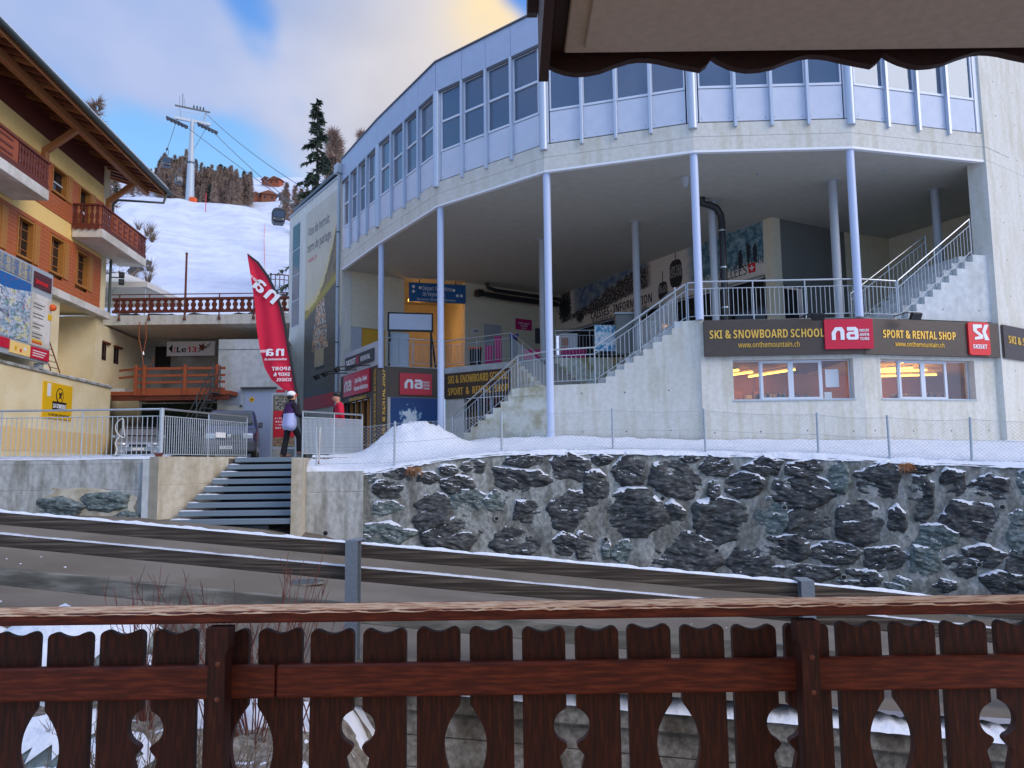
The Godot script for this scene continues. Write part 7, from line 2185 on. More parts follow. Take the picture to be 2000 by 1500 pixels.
	q.reverse()
	k = MB.new(); k.sheet(q, 2, 30); obj("hem", k, M.ink, f)
	var back := Basis(Vector3.UP, PI)
	var put_text := func(s: String, cap: float, x: float, y: float, turn: float, w: float) -> void:
		text(s, cap, M.white, f, Transform3D(Basis(Vector3.BACK, turn) * back, Vector3(x, y, -21.33)), w, "sans_bold", 0.006)
	put_text.call("na", 0.42, -6.88, 4.95, -0.72, 0.8)
	put_text.call("nouv av", 0.09, -7.24, 5.28, -0.72, 0.34)
	put_text.call("na", 0.26, -6.62, 3.2, 0.0, 0.5)
	put_text.call("nouv", 0.1, -6.96, 3.22, 0.0, 0.16)
	put_text.call("onthemountain.ch", 0.06, -6.6, 2.98, 0.0, 0.62)
	put_text.call("SPORT", 0.1, -6.44, 2.71, 0.0, 0.52)
	put_text.call("SHOP &", 0.1, -6.42, 2.55, 0.0, 0.46)
	put_text.call("SCHOOL", 0.09, -6.36, 2.40, 0.0, 0.42)
	people()
	cars()
# ---------------------------------------------------------------- piste, far hills
func hill_y(x: float, z: float) -> float:
	var d := -z
	var a := x / d
	var r := ramp([[-2.0, 0.24], [-0.9, 0.34], [-0.6, 0.364], [-0.49, 0.366], [-0.445, 0.361], [-0.42, 0.353], [-0.354, 0.3455], [-0.2985, 0.3285], [-0.24, 0.29], [-0.1, 0.2], [0.4, 0.1], [1.5, 0.08]], a)
	var hc := r * 135.0
	var y := 0.0
	if d < 135.0: y = lerpf(6.3, hc, pow(clampf((d - 44.0) / 91.0, 0.0, 1.0), 1.18))
	else:
		var near := hc + (d - 135.0) * 0.22
		var far := (0.352 + 0.012 * smoothstep(-0.40, -0.44, a) + 0.034 * smoothstep(320.0, 450.0, d)) * d * smoothstep(-0.05, -0.26, a) + (1.0 - smoothstep(-0.05, -0.26, a)) * near
		y = lerpf(near, far, smoothstep(180.0, 330.0, d))
		if d > 470.0: y -= (d - 470.0) * 0.32
	var rough := smoothstep(-0.44, -0.49, a) * smoothstep(140.0, 110.0, d) * smoothstep(46.0, 60.0, d)
	y += fn.get_noise_2d(x * 0.02, z * 0.02) * minf(d * 0.008, 1.0) + rough * 1.2 * fn.get_noise_2d(x * 0.16, z * 0.16)
	return y

func hill() -> void:
	var p := PackedVector3Array()
	var nu := 260; var nv := 150
	for j in nv:
		var d := 44.0 * pow(700.0 / 44.0, float(j) / (nv - 1))
		for i in nu:
			var a := lerpf(-1.6, 1.4, float(i) / (nu - 1))
			if i > 20 and i < 230: a = lerpf(-0.75, 0.2, float(i - 20) / 210.0)
			elif i <= 20: a = lerpf(-1.8, -0.75, i / 20.0)
			else: a = lerpf(0.2, 1.8, (i - 230.0) / 29.0)
			p.append(Vector3(a * d, hill_y(a * d, -d), -d))
	var k := MB.new(); k.sheet(p, nu, nv)
	struct("piste", k, M.piste, "snowy ski slope and hillside rising behind the buildings")
	# far wooden chalets
	var n := 0
	for q in [[512.0, 0.374, 405.0, 5.0, "left of two high on the far snow"], [529.0, 0.3735, 400.0, 6.0, "right of two high on the far snow"], [490.0, 0.3585, 335.0, 4.6, "left of two lower on the far snow"], [513.0, 0.3575, 330.0, 6.0, "right of two lower on the far snow"], [546.0, 0.3605, 340.0, 4.0, "behind the gondola cabin"]]:
		var x: float = (q[0] - 1000.0) / 1503.0 * q[2] * 1.0
		var z: float = -q[2]
		var y := hill_y(x, z)
		var h := thing("far_chalet", "small brown wooden chalet with snowy roof, " + q[4], "house", Vector3(x, y, z), 0.3 * n - 0.5, "small chalets on the far hillside")
		var w: float = q[3]
		box("wall", Vector3(0, 0.3, 0), Vector3(w, 4.6, w * 0.8), M.fence_wood if n < 3 else M.roof_wood, h)
		k = MB.new()
		k.prism(PackedVector2Array([Vector2(-w * 0.65, 2.6), Vector2(w * 0.65, 2.6), Vector2(0, 2.6 + w * 0.3)]), -w * 0.5, w * 0.5)
		obj("roof", k, M.roof_wood, h)
		k = MB.new()
		for s in [-1.0, 1.0]: k.beam(Vector3(0, 2.75 + w * 0.3, 0), Vector3(s * w * 0.66, 2.75, 0), w * 1.0, 0.2)
		obj("roof_snow", k, M.snow, h)
		for s in [-0.25, 0.25]: box("window", Vector3(w * s, 1.3, w * 0.4), Vector3(w * 0.14, 0.9, 0.1), M.glass_dark, h)
		n += 1
	# bits on the slope
	var f := thing("slope_fence", "short curved rail fence on the snow slope left of the station", "fence")
	var pts := []
	for i in 9:
		var u := i / 8.0
		var px := lerpf(496.0, 566.0, u)
		var d := 78.0
		var x := (px - 1000.0) / 1503.0 * d
		var y := hill_y(x, -d)
		pts.append(Vector3(x, y + 1.4 - 1.2 * pow(1.0 - u, 4.0), -d))
		k = MB.new(); k.tube([Vector3(x, y - 0.2, -d), pts[-1] + Vector3(0, 0.05, 0)], 0.05, 5); obj("post", k, M.deep_wood, f)
	k = MB.new(); k.tube(pts, 0.06, 5); obj("rail", k, M.deep_wood, f)
	pts = pts.map(func(e): return e - Vector3(0, 0.5, 0))
	k = MB.new(); k.tube(pts, 0.04, 5); obj("rail", k, M.deep_wood, f)
	for q in [[522.0, 66.0, 3.2, "in front of the curved slope fence"], [559.0, 75.0, 4.5, "beside the station wall"], [388.0, 126.0, 3.4, "red one right of the lift tower"]]:
		var x: float = (q[0] - 1000.0) / 1503.0 * q[1]
		var y := hill_y(x, -q[1])
		var o := thing("slope_pole", "thin marker pole on the snow slope, " + q[3], "pole", Vector3(x, y, -q[1]), 0.0, "marker poles on the piste")
		k = MB.new(); k.cyl(Vector3(0, -0.3, 0), Vector3(0, q[2], 0), 0.06, -1.0, 6); obj("shaft", k, M.red_bright if q[1] > 100.0 else M.steel_dark, o)
		k = MB.new(); k.ball(Vector3(0, q[2], 0), Vector3.ONE * 0.1, 6, 4); obj("tip", k, M.ink, o)
	var hut := thing("concrete_hut", "small concrete parapet hut half hidden left of the station wall", "hut", Vector3(-17.2, 11.6, -60.0))
	box("wall", Vector3(0, 0, 0), Vector3(2.2, 2.6, 2.0), M.concrete, hut)
	box("roof_rail", Vector3(0, 1.9, 0.9), Vector3(2.2, 0.06, 0.06), M.steel_dark, hut)
	for x in [-1.0, 0.0, 1.0]: box("rail_post", Vector3(x, 1.6, 0.9), Vector3(0.06, 0.6, 0.05), M.steel_dark, hut)
	# thin safety net up the piste edge
	var net := thing("safety_net", "faint red safety net line running up the piste edge", "net")
	var q := PackedVector3Array()
	for j in 2:
		for i in 24:
			var u := i / 23.0
			var d := lerpf(62.0, 118.0, u)
			var px := lerpf(501.0, 512.0, u) + 4.0 * sin(u * 5.0)
			var x := (px - 1000.0) / 1503.0 * d
			q.append(Vector3(x, hill_y(x, -d) + j * 1.1, -d))
	k = MB.new()
	for i in 23:
		for j in 4:
			var a := q[i].lerp(q[24 + i], j / 3.0); var b := q[i + 1].lerp(q[25 + i], j / 3.0)
			k.tube([a, b], 0.022, 3, false)
		k.tube([q[i], q[24 + i]], 0.02, 3, false)
	obj("mesh", k, flat("faded red net", c8(222, 150, 150), 0.9), net)

# ---------------------------------------------------------------- lift
func lift() -> void:
	var base := Vector3(-57.9, 46.0, -135.0)
	var t := thing("lift_tower", "tall grey tubular lift tower with sheave heads on the snow crest", "lift tower", base)
	var k := MB.new(); k.cyl(Vector3(0, -2, 0), Vector3(0.0, 9.0, 0), 0.86, 0.58, 20); obj("lower_shaft", k, M.galv, t)
	k = MB.new(); k.cyl(Vector3(0, 9.0, 0), Vector3(0.0, 17.2, 0), 0.55, 0.34, 20); obj("upper_shaft", k, M.galv, t)
	k = MB.new(); k.cyl(Vector3(0, 8.85, 0), Vector3(0, 9.15, 0), 0.64, 0.64, 20); obj("flange", k, M.steel_dark, t)
	var dx := Vector3(0.86, 0, -0.5).normalized()
	k = MB.new(); k.beam(dx * -3.1 + Vector3(0, 17.0, 0), dx * 3.1 + Vector3(0, 17.0, 0), 0.5, 0.5); obj("cross_arm", k, M.galv, t)
	k = MB.new(); k.beam(dx * -3.0 + Vector3(0, 19.3, 0), dx * 3.0 + Vector3(0, 19.3, 0), 0.25, 0.25); obj("gantry_beam", k, M.steel_dark, t)
	for s in [-2.3, 2.3]:
		k = MB.new(); k.beam(dx * s * 0.8 + Vector3(0, 17.2, 0), dx * s + Vector3(0, 19.2, 0), 0.16, 0.16); obj("gantry_post", k, M.galv, t)
	for j in 7:
		k = MB.new(); k.tube([dx * (-2.4 + j * 0.8) + Vector3(0, 17.25, 0.4), dx * (-2.4 + j * 0.8) + Vector3(0, 18.3, 0.4)], 0.035, 5); obj("rail_post", k, M.galv, t)
	k = MB.new(); k.tube([dx * -2.5 + Vector3(0, 18.3, 0.4), dx * 2.5 + Vector3(0, 18.3, 0.4)], 0.035, 5); obj("walkway_rail", k, M.galv, t)
	for s in [-2.6, 2.6]:
		k = MB.new(); k.beam(dx * s + Vector3(-0.9, 16.2, 2.2), dx * s + Vector3(0.9, 16.5, -2.6), 0.22, 0.3); obj("sheave_beam", k, M.steel_dark, t)
		for j in 6:
			var c: Vector3 = dx * s + Vector3(-0.9, 16.0, 2.2).lerp(Vector3(0.9, 16.3, -2.6), (j + 0.5) / 6.0)
			k = MB.new(); k.cyl(c + Vector3(-0.2, 0, 0), c + Vector3(0.2, 0, 0), 0.34, -1.0, 12); obj("sheave", k, M.bumper, t)
	for j in 4:
		k = MB.new(); k.ball(dx * (0.2 + j * 0.55) + Vector3(0, 19.75, 0), Vector3(0.16, 0.34, 0.16), 8, 6); obj("lifting_hook", k, M.steel_dark, t)
	for e in [[-1.7, 2.4, 0.06], [-2.2, 1.9, 0.03], [-1.35, 1.6, 0.03]]:
		k = MB.new(); k.tube([dx * e[0] + Vector3(0, 19.4, 0), dx * e[0] + Vector3(-0.06, 19.4 + e[1], 0)], e[2], 5); obj("antenna", k, M.steel_dark, t)
	var pad := thing("orange_pad", "bright orange crash pad around the foot of the lift tower", "pad", base + Vector3(0.75, 0.6, 0.9))
	box("front", Vector3.ZERO, Vector3(0.95, 3.4, 0.25), M.orange, pad, Basis.IDENTITY, 0.08)
	box("side", Vector3(0.5, 0, -0.5), Vector3(0.25, 3.4, 0.8), M.orange, pad, Basis.IDENTITY, 0.08)
	# ropes
	var L := base + dx * -2.6 + Vector3(0, 16.7, 0); var R := base + dx * 2.6 + Vector3(0, 16.7, 0)
	var far := Vector3(-142.0, 113.0, -290.0)
	var near_l := Vector3(-15.4, 21.9, -80.0); var near_r := Vector3(-17.6, 23.5, -80.0)
	var rope := func(a: Vector3, b: Vector3, sag: float, label: String) -> Array:
		var pts := []
		for i in 25:
			var u := i / 24.0
			pts.append(a.lerp(b, u) - Vector3(0, sag * 4.0 * u * (1.0 - u), 0))
		var m := MB.new(); m.tube(pts, 0.05, 5, false)
		tag(obj("lift_cable", m, M.steel_dark), label, "cable", "cables of the gondola lift")
		return pts
	var fl: Array = rope.call(L, far + Vector3(-4, 0, 0), 9.0, "dark lift cable from the left side of the tower up to the far hill")
	var fr: Array = rope.call(R, far + Vector3(4, 0, 0), 5.0, "dark lift cable from the right side of the tower up to the far hill")
	var nl: Array = rope.call(L, near_l, 0.2, "dark lift cable from the left side of the tower down to the station")
	var nr: Array = rope.call(R, near_r, 0.8, "dark lift cable from the right side of the tower down to the station")
	rope.call(base + dx * 2.2 + Vector3(0, 19.0, 0), near_r + Vector3(1.5, 2.6, 0), 1.2, "thin upper signal cable from the tower down to the station")
	# cabins
	var c := thing("gondola_cabin", "", "gondola cabin", Vector3.ZERO, 0.0, "gondola cabins on the cable")
	k = MB.new()
	var prof := PackedVector2Array()
	for e in [[-0.72, 0.0], [0.72, 0.0], [0.95, 0.25], [1.02, 0.9], [0.94, 1.75], [0.72, 2.12], [0.3, 2.2], [-0.3, 2.2], [-0.72, 2.12], [-0.94, 1.75], [-1.02, 0.9], [-0.95, 0.25]]: prof.append(Vector2(e[0], e[1]))
	k.prism(prof, -0.85, 0.85, Transform3D.IDENTITY, 0.12)
	k.prism(prof, -0.84, -0.8)
	obj("shell", k, flat("dark cabin shell", c8(44, 47, 54), 0.35), c)
	for s in [-1.0, 1.0]:
		k = MB.new(); k.box(Vector3(0, 1.25, s * 0.87), Vector3(1.5, 1.0, 0.05), Basis.IDENTITY, 0.02); obj("window", k, flat("cabin glass", c8(58, 74, 92), 0.1, 0.1), c)
		k = MB.new(); k.box(Vector3(s * 1.0, 1.2, 0), Vector3(0.06, 0.9, 1.2), Basis(Vector3.BACK, 0.0), 0.02); obj("side_window", k, flat("cabin side glass", c8(54, 68, 86), 0.1, 0.1), c)
		box("lower_stripe", Vector3(0, 0.5, s * 0.87), Vector3(1.6, 0.16, 0.05), M.awning, c)
	box("ski_rack", Vector3(0, 0.42, 0.96), Vector3(1.0, 0.5, 0.12), M.bumper, c)
	box("floor", Vector3(0, -0.05, 0), Vector3(1.5, 0.1, 1.6), M.bumper, c)
	k = MB.new(); k.tube([Vector3(0, 2.2, 0), Vector3(0.05, 2.7, 0), Vector3(0.3, 3.1, 0), Vector3(0.34, 4.0, 0), Vector3(0.1, 4.35, 0), Vector3(0, 4.4, 0)], 0.07, 6); obj("hanger", k, M.steel_dark, c)
	box("grip", Vector3(0, 4.42, 0), Vector3(0.5, 0.3, 0.9), M.bumper, c)
	box("roof_frame", Vector3(0, 2.28, 0), Vector3(1.0, 0.1, 1.1), M.steel_dark, c)
	var on := func(pts: Array, u: float) -> Vector3:
		var f := u * 24.0; var i := mini(int(f), 23)
		return pts[i].lerp(pts[i + 1], f - i) - Vector3(0, 3.75, 0)
	c.transform = Transform3D(Basis(Vector3.UP, 0.35).scaled(Vector3.ONE * 0.85), on.call(nl, 0.667))
	c.set_meta("label", "nearest dark gondola cabin, just left of the station's tall wall")
	dup(c, Transform3D(Basis(Vector3.UP, 0.5).scaled(Vector3.ONE * 0.85), on.call(fl, 0.115)), "far gondola cabin hanging left of the lift tower, the higher of two")
	dup(c, Transform3D(Basis(Vector3.UP, 0.6).scaled(Vector3.ONE * 0.85), on.call(fr, 0.346)), "far gondola cabin left of the lift tower, the lower one above the forest")

# ---------------------------------------------------------------- trees
func conifer(h: float, r: float, branches: int, per: int, leaf: float, droop: float, bare: bool, sd: int) -> Array:
	var g := RandomNumberGenerator.new(); g.seed = sd
	var tk := MB.new()
	var bend := Vector3(g.randf_range(-0.03, 0.03) * h, h, g.randf_range(-0.03, 0.03) * h)
	tk.tube([Vector3(0, -0.6, 0), Vector3(0, h * 0.4, 0), bend], [h * 0.016 + 0.05, h * 0.011, 0.02], 7)
	var k := MB.new()
	for i in branches:
		var u := pow((i + g.randf()) / branches, 0.85)
		var y := lerpf(h * 0.1, h * 0.99, u)
		var l := r * pow(1.0 - u, 0.95) * g.randf_range(0.3, 1.2) + 0.05 * r
		var a := g.randf() * TAU
		var d := Vector3(cos(a), 0, sin(a))
		var o := bend * (y / h) if y > h * 0.4 else Vector3(0, y, 0)
		o.y = y
		var tip := o + d * l + Vector3(0, -droop * l * g.randf_range(0.6, 1.2) + (0.25 * l if u > 0.75 else 0.0), 0)
		if bare or l > r * 0.35: k.tube([o, o.lerp(tip, 0.5) + Vector3(0, 0.08 * l, 0), tip], [0.012 * h * 0.1 + 0.012, 0.012, 0.004], 3, false)
		for j in per:
			var w := pow(g.randf(), 0.7)
			var p := o.lerp(tip, w) + Vector3(0, 0.08 * l * sin(PI * w), 0)
			var side := d.cross(Vector3.UP) * g.randf_range(-1, 1)
			var dir := (d * g.randf_range(0.0, 0.8) + side + Vector3(0, g.randf_range(-1.1, 0.15) if not bare else g.randf_range(-0.5, 0.9), 0)).normalized()
			var s := leaf * g.randf_range(0.5, 1.3)
			var wd := dir.cross(Vector3(g.randf_range(-1, 1), g.randf_range(-1, 1), g.randf_range(-1, 1))).normalized() * s * (0.24 if not bare else 0.05)
			k.tri(p - wd, p + wd, p + dir * s)
	return [tk.mesh(), k.mesh()]

func tree(called: String, label: String, meshes: Array, at_: Vector3, turn: float, sc: float, leaf: Material, group := "") -> Node3D:
	var o := thing(called, label, "tree", at_, turn, group)
	o.scale = Vector3.ONE * sc
	put("trunk", meshes[0], M.bark, o)
	put("crown", meshes[1], leaf, o)
	return o

func trees() -> void:
	var on := func(px: float, d: float) -> Vector3:
		var x := (px - 1000.0) / 1503.0 * d
		return Vector3(x, hill_y(x, -d), -d)
	# the spruce and larches beside the station
	var sp := conifer(19.5, 3.5, 96, 50, 0.5, 0.5, false, 31)
	var e: Vector3 = on.call(614.0, 66.0)
	tree("spruce", "tall dark spruce with drooping boughs rising behind the station's left wall", sp, Vector3(e.x, 13.0, e.z), 0.4, 1.0, M.needle)
	var la := conifer(17.0, 3.4, 170, 70, 0.8, 0.1, true, 32)
	e = on.call(643.0, 70.0)
	tree("larch", "bare reddish larch standing right against the tall spruce", la, Vector3(e.x, 12.5, e.z), 1.0, 1.12, M.larch)
	e = on.call(628.0, 74.0)
	tree("larch", "bare larch crown directly behind the tall spruce", la, Vector3(e.x, 13.0, e.z), 2.2, 0.85, M.larch2)
	e = on.call(165.0, 62.0)
	tree("larch", "bare larch whose top shows above the chalet roof", conifer(18.0, 3.6, 90, 50, 0.8, 0.0, true, 35), Vector3(e.x, 12.6, e.z), 0.0, 1.0, M.larch2)
	e = on.call(700.0, 78.0)
	tree("larch", "bare larch of which only the top peeps over the station roof", la, Vector3(e.x, 18.0, e.z), 0.6, 1.0, M.larch)
	# larch wood on the far hill and by the piste
	var kinds := []
	for i in 4: kinds.append(conifer(15.0, 3.1, 90, 44, 1.1, 0.05, true, 50 + i))
	var spr := conifer(15.0, 2.6, 80, 26, 1.1, 0.4, false, 61)
	var g := RandomNumberGenerator.new(); g.seed = 77
	var n := 0
	for q in [[452.0, 292.0, 0.85], [468.0, 230.0, 0.62], [462.0, 305.0, 0.89], [440.0, 285.0, 0.85], [425.0, 290.0, 0.92], [405.0, 280.0, 0.85], [415.0, 330.0, 0.98], [393.0, 300.0, 0.81], [345.0, 310.0, 0.81], [328.0, 315.0, 0.77], [476.0, 215.0, 0.50], [505.0, 200.0, 0.42], [515.0, 205.0, 0.40], [498.0, 190.0, 0.36], [552.0, 150.0, 0.42], [566.0, 140.0, 0.50], [578.0, 130.0, 0.50], [590.0, 118.0, 0.55], [560.0, 175.0, 0.55], [574.0, 120.0, 0.42]]:
		var w := ["at the right end of the hill wood", "beside the piste below the hill wood", "at the wood's right shoulder", "in the front row of the hill wood right of the lift tower", "in the middle of the hill wood", "just right of the lift tower", "tallest in the middle of the hill wood", "right behind the lift tower", "left of the lift tower", "near the chalet roof tip, left of the lift tower", "small one at the piste edge under the wood", "small one below the far chalets", "small pale one by the nearest cabin", "smallest one left of the nearest cabin", "left one between cabin and station wall", "second one between cabin and station wall", "near the spruce's left side", "against the station wall top", "tall one behind the nearest cabin", "low one at the station wall top"]
		e = on.call(q[0], q[1])
		tree("hill_larch", "brown bare larch " + w[n], kinds[n % 4], e, g.randf() * TAU, q[2], M.larch if n % 3 != 1 else M.larch2, "larches on the hillside")
		n += 1
	for i in 5:
		var mm := MultiMesh.new()
		mm.transform_format = MultiMesh.TRANSFORM_3D
		mm.mesh = spr[1] if i == 4 else kinds[i][1]
		var spots := []
		for j in (30 if i == 4 else 110):
			var px := g.randf_range(292.0, 478.0); var d := g.randf_range(290.0, 400.0)
			if j % 6 == 5 and i < 4:
				px = g.randf_range(545.0, 640.0); d = g.randf_range(135.0, 260.0)
			elif j % 11 == 10: px = g.randf_range(120.0, 300.0)
			if px > 345.0 and px < 385.0 and g.randf() < 0.3: continue
			if d > 360.0 and px > 440.0 and px < 480.0: continue
			var p: Vector3 = on.call(px, d)
			var s := g.randf_range(0.5, 0.98) * (0.5 if d < 270.0 else 1.0)
			spots.append(Transform3D(Basis(Vector3.UP, g.randf() * TAU).scaled(Vector3(s, s * g.randf_range(0.9, 1.15), s)), p))
		mm.instance_count = spots.size()
		for j in spots.size(): mm.set_instance_transform(j, spots[j])
		var mi := MultiMeshInstance3D.new()
		mi.multimesh = mm
		mi.material_override = M.needle if i == 4 else [M.larch, M.larch2, M.larch, M.larch2][i]
		mi.name = numbered("hill_wood")
		add_child(mi)
		tag(mi, "dense brown larch wood covering the far hill behind the lift tower" if i < 4 else "dark spruces scattered through the far larch wood", "wood", "larch wood on the far hill" if i < 4 else "", "stuff")
	# bushes and rocks on the rough snow left of the piste
	for i in 16:
		var px := g.randf_range(212.0, 300.0); var d := g.randf_range(62.0, 105.0)
		e = on.call(px, d)
		var k := MB.new()
		for j in 46:
			var a := g.randf() * TAU
			var tip := Vector3(cos(a) * g.randf_range(0.2, 1.1), g.randf_range(0.5, 1.7), sin(a) * g.randf_range(0.2, 1.1))
			k.tube([Vector3(cos(a) * 0.1, -0.1, sin(a) * 0.1), tip * 0.5 + Vector3(0, 0.15, 0), tip], [0.025, 0.02, 0.008], 3, false)
		var o := obj("slope_bush", k, M.twig_grey)
		o.position = e
		tag(o, "bare grey bush on the rough snow between chalet and piste", "bush", "bare bushes on the rough slope")
	for i in 9:
		var px := g.randf_range(225.0, 280.0); var d := g.randf_range(66.0, 92.0)
		e = on.call(px, d)
		var k := MB.new()
		var rp := PackedVector3Array()
		var rs := g.randf_range(0.4, 0.8)
		for j in 8:
			var b := PI * j / 7.0 - PI / 2
			for a in 12:
				var w := -TAU * a / 12.0
				var dd := Vector3(cos(w) * cos(b), sin(b) * 0.8, sin(w) * cos(b))
				rp.append(dd * rs * (1.0 + 0.45 * fn.get_noise_3dv(dd * 1.5 + Vector3(i, 0, 0))))
		k.painted = true
		k.sheet(rp, 12, 8, true)
		var o := obj("slope_rock", k, M.stone)
		o.position = e
		tag(o, "dark rock breaking through the snow between chalet and piste", "rock", "rocks on the rough slope")
# ---------------------------------------------------------------- guardrail and bank below the road
func snow_strip(path: Array, wide: float, high: float, sd: float) -> MB:
	var q := PackedVector3Array()
	var nv := 5
	var n := 0
	for i in path.size() - 1:
		var a: Vector3 = path[i]; var b: Vector3 = path[i + 1]
		var d := (b - a).normalized()
		var s := Vector3(-d.z, 0, d.x)
		var c := int(a.distance_to(b) / 0.06)
		for j in c + 1:
			if j == c and i < path.size() - 2: continue
			var p := a.lerp(b, float(j) / c)
			var hh := high * (0.85 + 0.7 * fn.get_noise_2d(p.x * 1.7 + sd, sd) + 0.5 * fn.get_noise_2d(p.x * 7.0, sd))
			hh = maxf(hh, 0.002)
			for v in nv:
				var t := PI * v / (nv - 1)
				q.append(p + s * cos(t) * wide * 0.5 * (1.0 + 0.12 * fn.get_noise_2d(p.x * 5.0, v + sd)) + Vector3(0, sin(t) * hh, 0))
			n += 1
	var k := MB.new()
	k.sheet(q, nv, n)
	return k

func guardrail() -> void:
	var t := thing("road_guardrail", "weathered wooden guardrail of three beams on steel posts, snow along its top edges", "guardrail")
	var G := [Vector3(-16.0, 0.32, -11.6), Vector3(-6.3, -0.45, -9.06), Vector3(-1.66, -0.815, -8.3), Vector3(2.93, -1.235, -8.0), Vector3(7.5, -1.72, -7.7)]
	for i in G.size() - 1:
		var a: Vector3 = G[i]; var b: Vector3 = G[i + 1]
		var d := (b - a).normalized() * 0.012
		for e in [[-0.078, 0.14, M.guard_wood], [-0.325, 0.14, M.guard_wood], [-0.73, 0.19, M.guard_grey]]:
			var k := MB.new()
			k.beam(a + d + Vector3(0, e[0], 0), b - d + Vector3(0, e[0], 0), 0.085, e[1], 0.008)
			var bm := obj("rail_beam", k, e[2], t)
			if e[0] > -0.6:
				var sn := snow_strip([a + d + Vector3(0, e[0] + e[1] / 2, 0), b - d + Vector3(0, e[0] + e[1] / 2, 0)], 0.085, 0.028 if e[0] > -0.2 else 0.016, a.x + e[0] * 9.0)
				stuff(obj("snow", sn, M.snow, bm))
	for i in range(1, 5):
		var g: Vector3 = G[i]
		var d: Vector3 = (G[i] - G[i - 1]).normalized()
		var s := Vector3(-d.z, 0, d.x).normalized()
		var b := Basis(Vector3(d.x, 0, d.z).normalized(), Vector3.UP, s)
		var k := MB.new()
		var y0 := g.y - 1.6
		var yc := (g.y + 0.03 + y0) / 2; var h := g.y + 0.03 - y0
		var c := Vector3(g.x, yc, g.z) + s * 0.12
		k.box(c + s * 0.055, Vector3(0.13, h, 0.012), b); k.box(c - s * 0.055, Vector3(0.13, h, 0.012), b); k.box(c, Vector3(0.012, h, 0.098), b)
		obj("post", k, M.post_steel, t)
		k = MB.new()
		k.box(Vector3(g.x, g.y + 0.034, g.z) + s * 0.05, Vector3(0.13, 0.012, 0.26), b); k.box(Vector3(g.x, g.y - 0.05, g.z) - s * 0.07, Vector3(0.13, 0.16, 0.012), b)
		obj("cap", k, M.post_steel, t)
	# board marked retaining wall carrying the road
	var w := thing("road_retaining_wall", "stained board marked concrete wall under the road edge, snow on its top", "wall")
	var path := []
	for q in [[-2.4, -8.0], [2.9, -7.72], [9.0, -7.3]]: path.append(Vector2(q[0], q[1]))
	for j in 6:
		for i in 2:
			var a: Vector2 = path[i]; var b: Vector2 = path[i + 1]
			var ya := -2.36 - 0.078 * (a.x + 1.0) - j * 0.3; var yb := -2.36 - 0.078 * (b.x + 1.0) - j * 0.3
			var k := MB.new()
			var n := Vector3(-(b - a).y, 0, (b - a).x).normalized()
			k.beam(Vector3(a.x, ya - 0.15, a.y) - n * 0.2 + n * rng.randf_range(-0.012, 0.012), Vector3(b.x, yb - 0.15, b.y) - n * 0.2, 0.4, 0.294, 0.01)
			obj("cast_board", k, M.concrete_dark, w)
	var kk := MB.new()
	kk.beam(Vector3(-2.4, -2.2, -8.12), Vector3(2.9, -2.61, -7.84), 0.42, 0.2, 0.02); kk.beam(Vector3(2.91, -2.61, -7.84), Vector3(9.0, -3.09, -7.42), 0.42, 0.2, 0.02)
	obj("kerb", kk, M.concrete_dark, w)
	stuff(obj("snow", snow_strip([Vector3(-2.4, -2.1, -8.1), Vector3(2.9, -2.51, -7.82), Vector3(9.0, -2.99, -7.4)], 0.5, 0.11, 4.0), M.snow, w))

func shrub(label: String, at_: Vector3, n: int, h: float, spread: float, m: Material, sd: int) -> void:
	var g := RandomNumberGenerator.new(); g.seed = sd
	var k := MB.new()
	for i in n:
		var a := g.randf() * TAU
		var o := Vector3(cos(a), 0, sin(a)) * g.randf() * spread * 0.5
		var d := Vector3(cos(a) * g.randf_range(0.05, 0.55), 1.0, sin(a) * g.randf_range(0.05, 0.5)).normalized()
		var l := h * g.randf_range(0.5, 1.0)
		var p0 := o; var p1 := o + d * l * 0.45 + Vector3(g.randf_range(-0.03, 0.03), 0, 0.0); var p2 := o + d * l + Vector3(g.randf_range(-0.08, 0.08), 0, g.randf_range(-0.08, 0.08))
		k.tube([p0, p1, p2], [0.007, 0.005, 0.002], 4, false)
		for j in 6:
			var w := g.randf_range(0.25, 0.95)
			var q := p0.lerp(p1, w * 2.0) if w < 0.5 else p1.lerp(p2, w * 2.0 - 1.0)
			var e := q + (d + Vector3(g.randf_range(-0.8, 0.8), g.randf_range(-0.1, 0.5), g.randf_range(-0.8, 0.8))).normalized() * g.randf_range(0.06, 0.26)
			k.tube([q, q.lerp(e, 0.5) + Vector3(0, 0.01, 0), e], [0.004, 0.003, 0.0012], 3, false)
	var o2 := obj("twig_shrub", k, m)
	o2.position = at_
	tag(o2, label, "shrub", "bare shrubs on the bank below the guardrail")

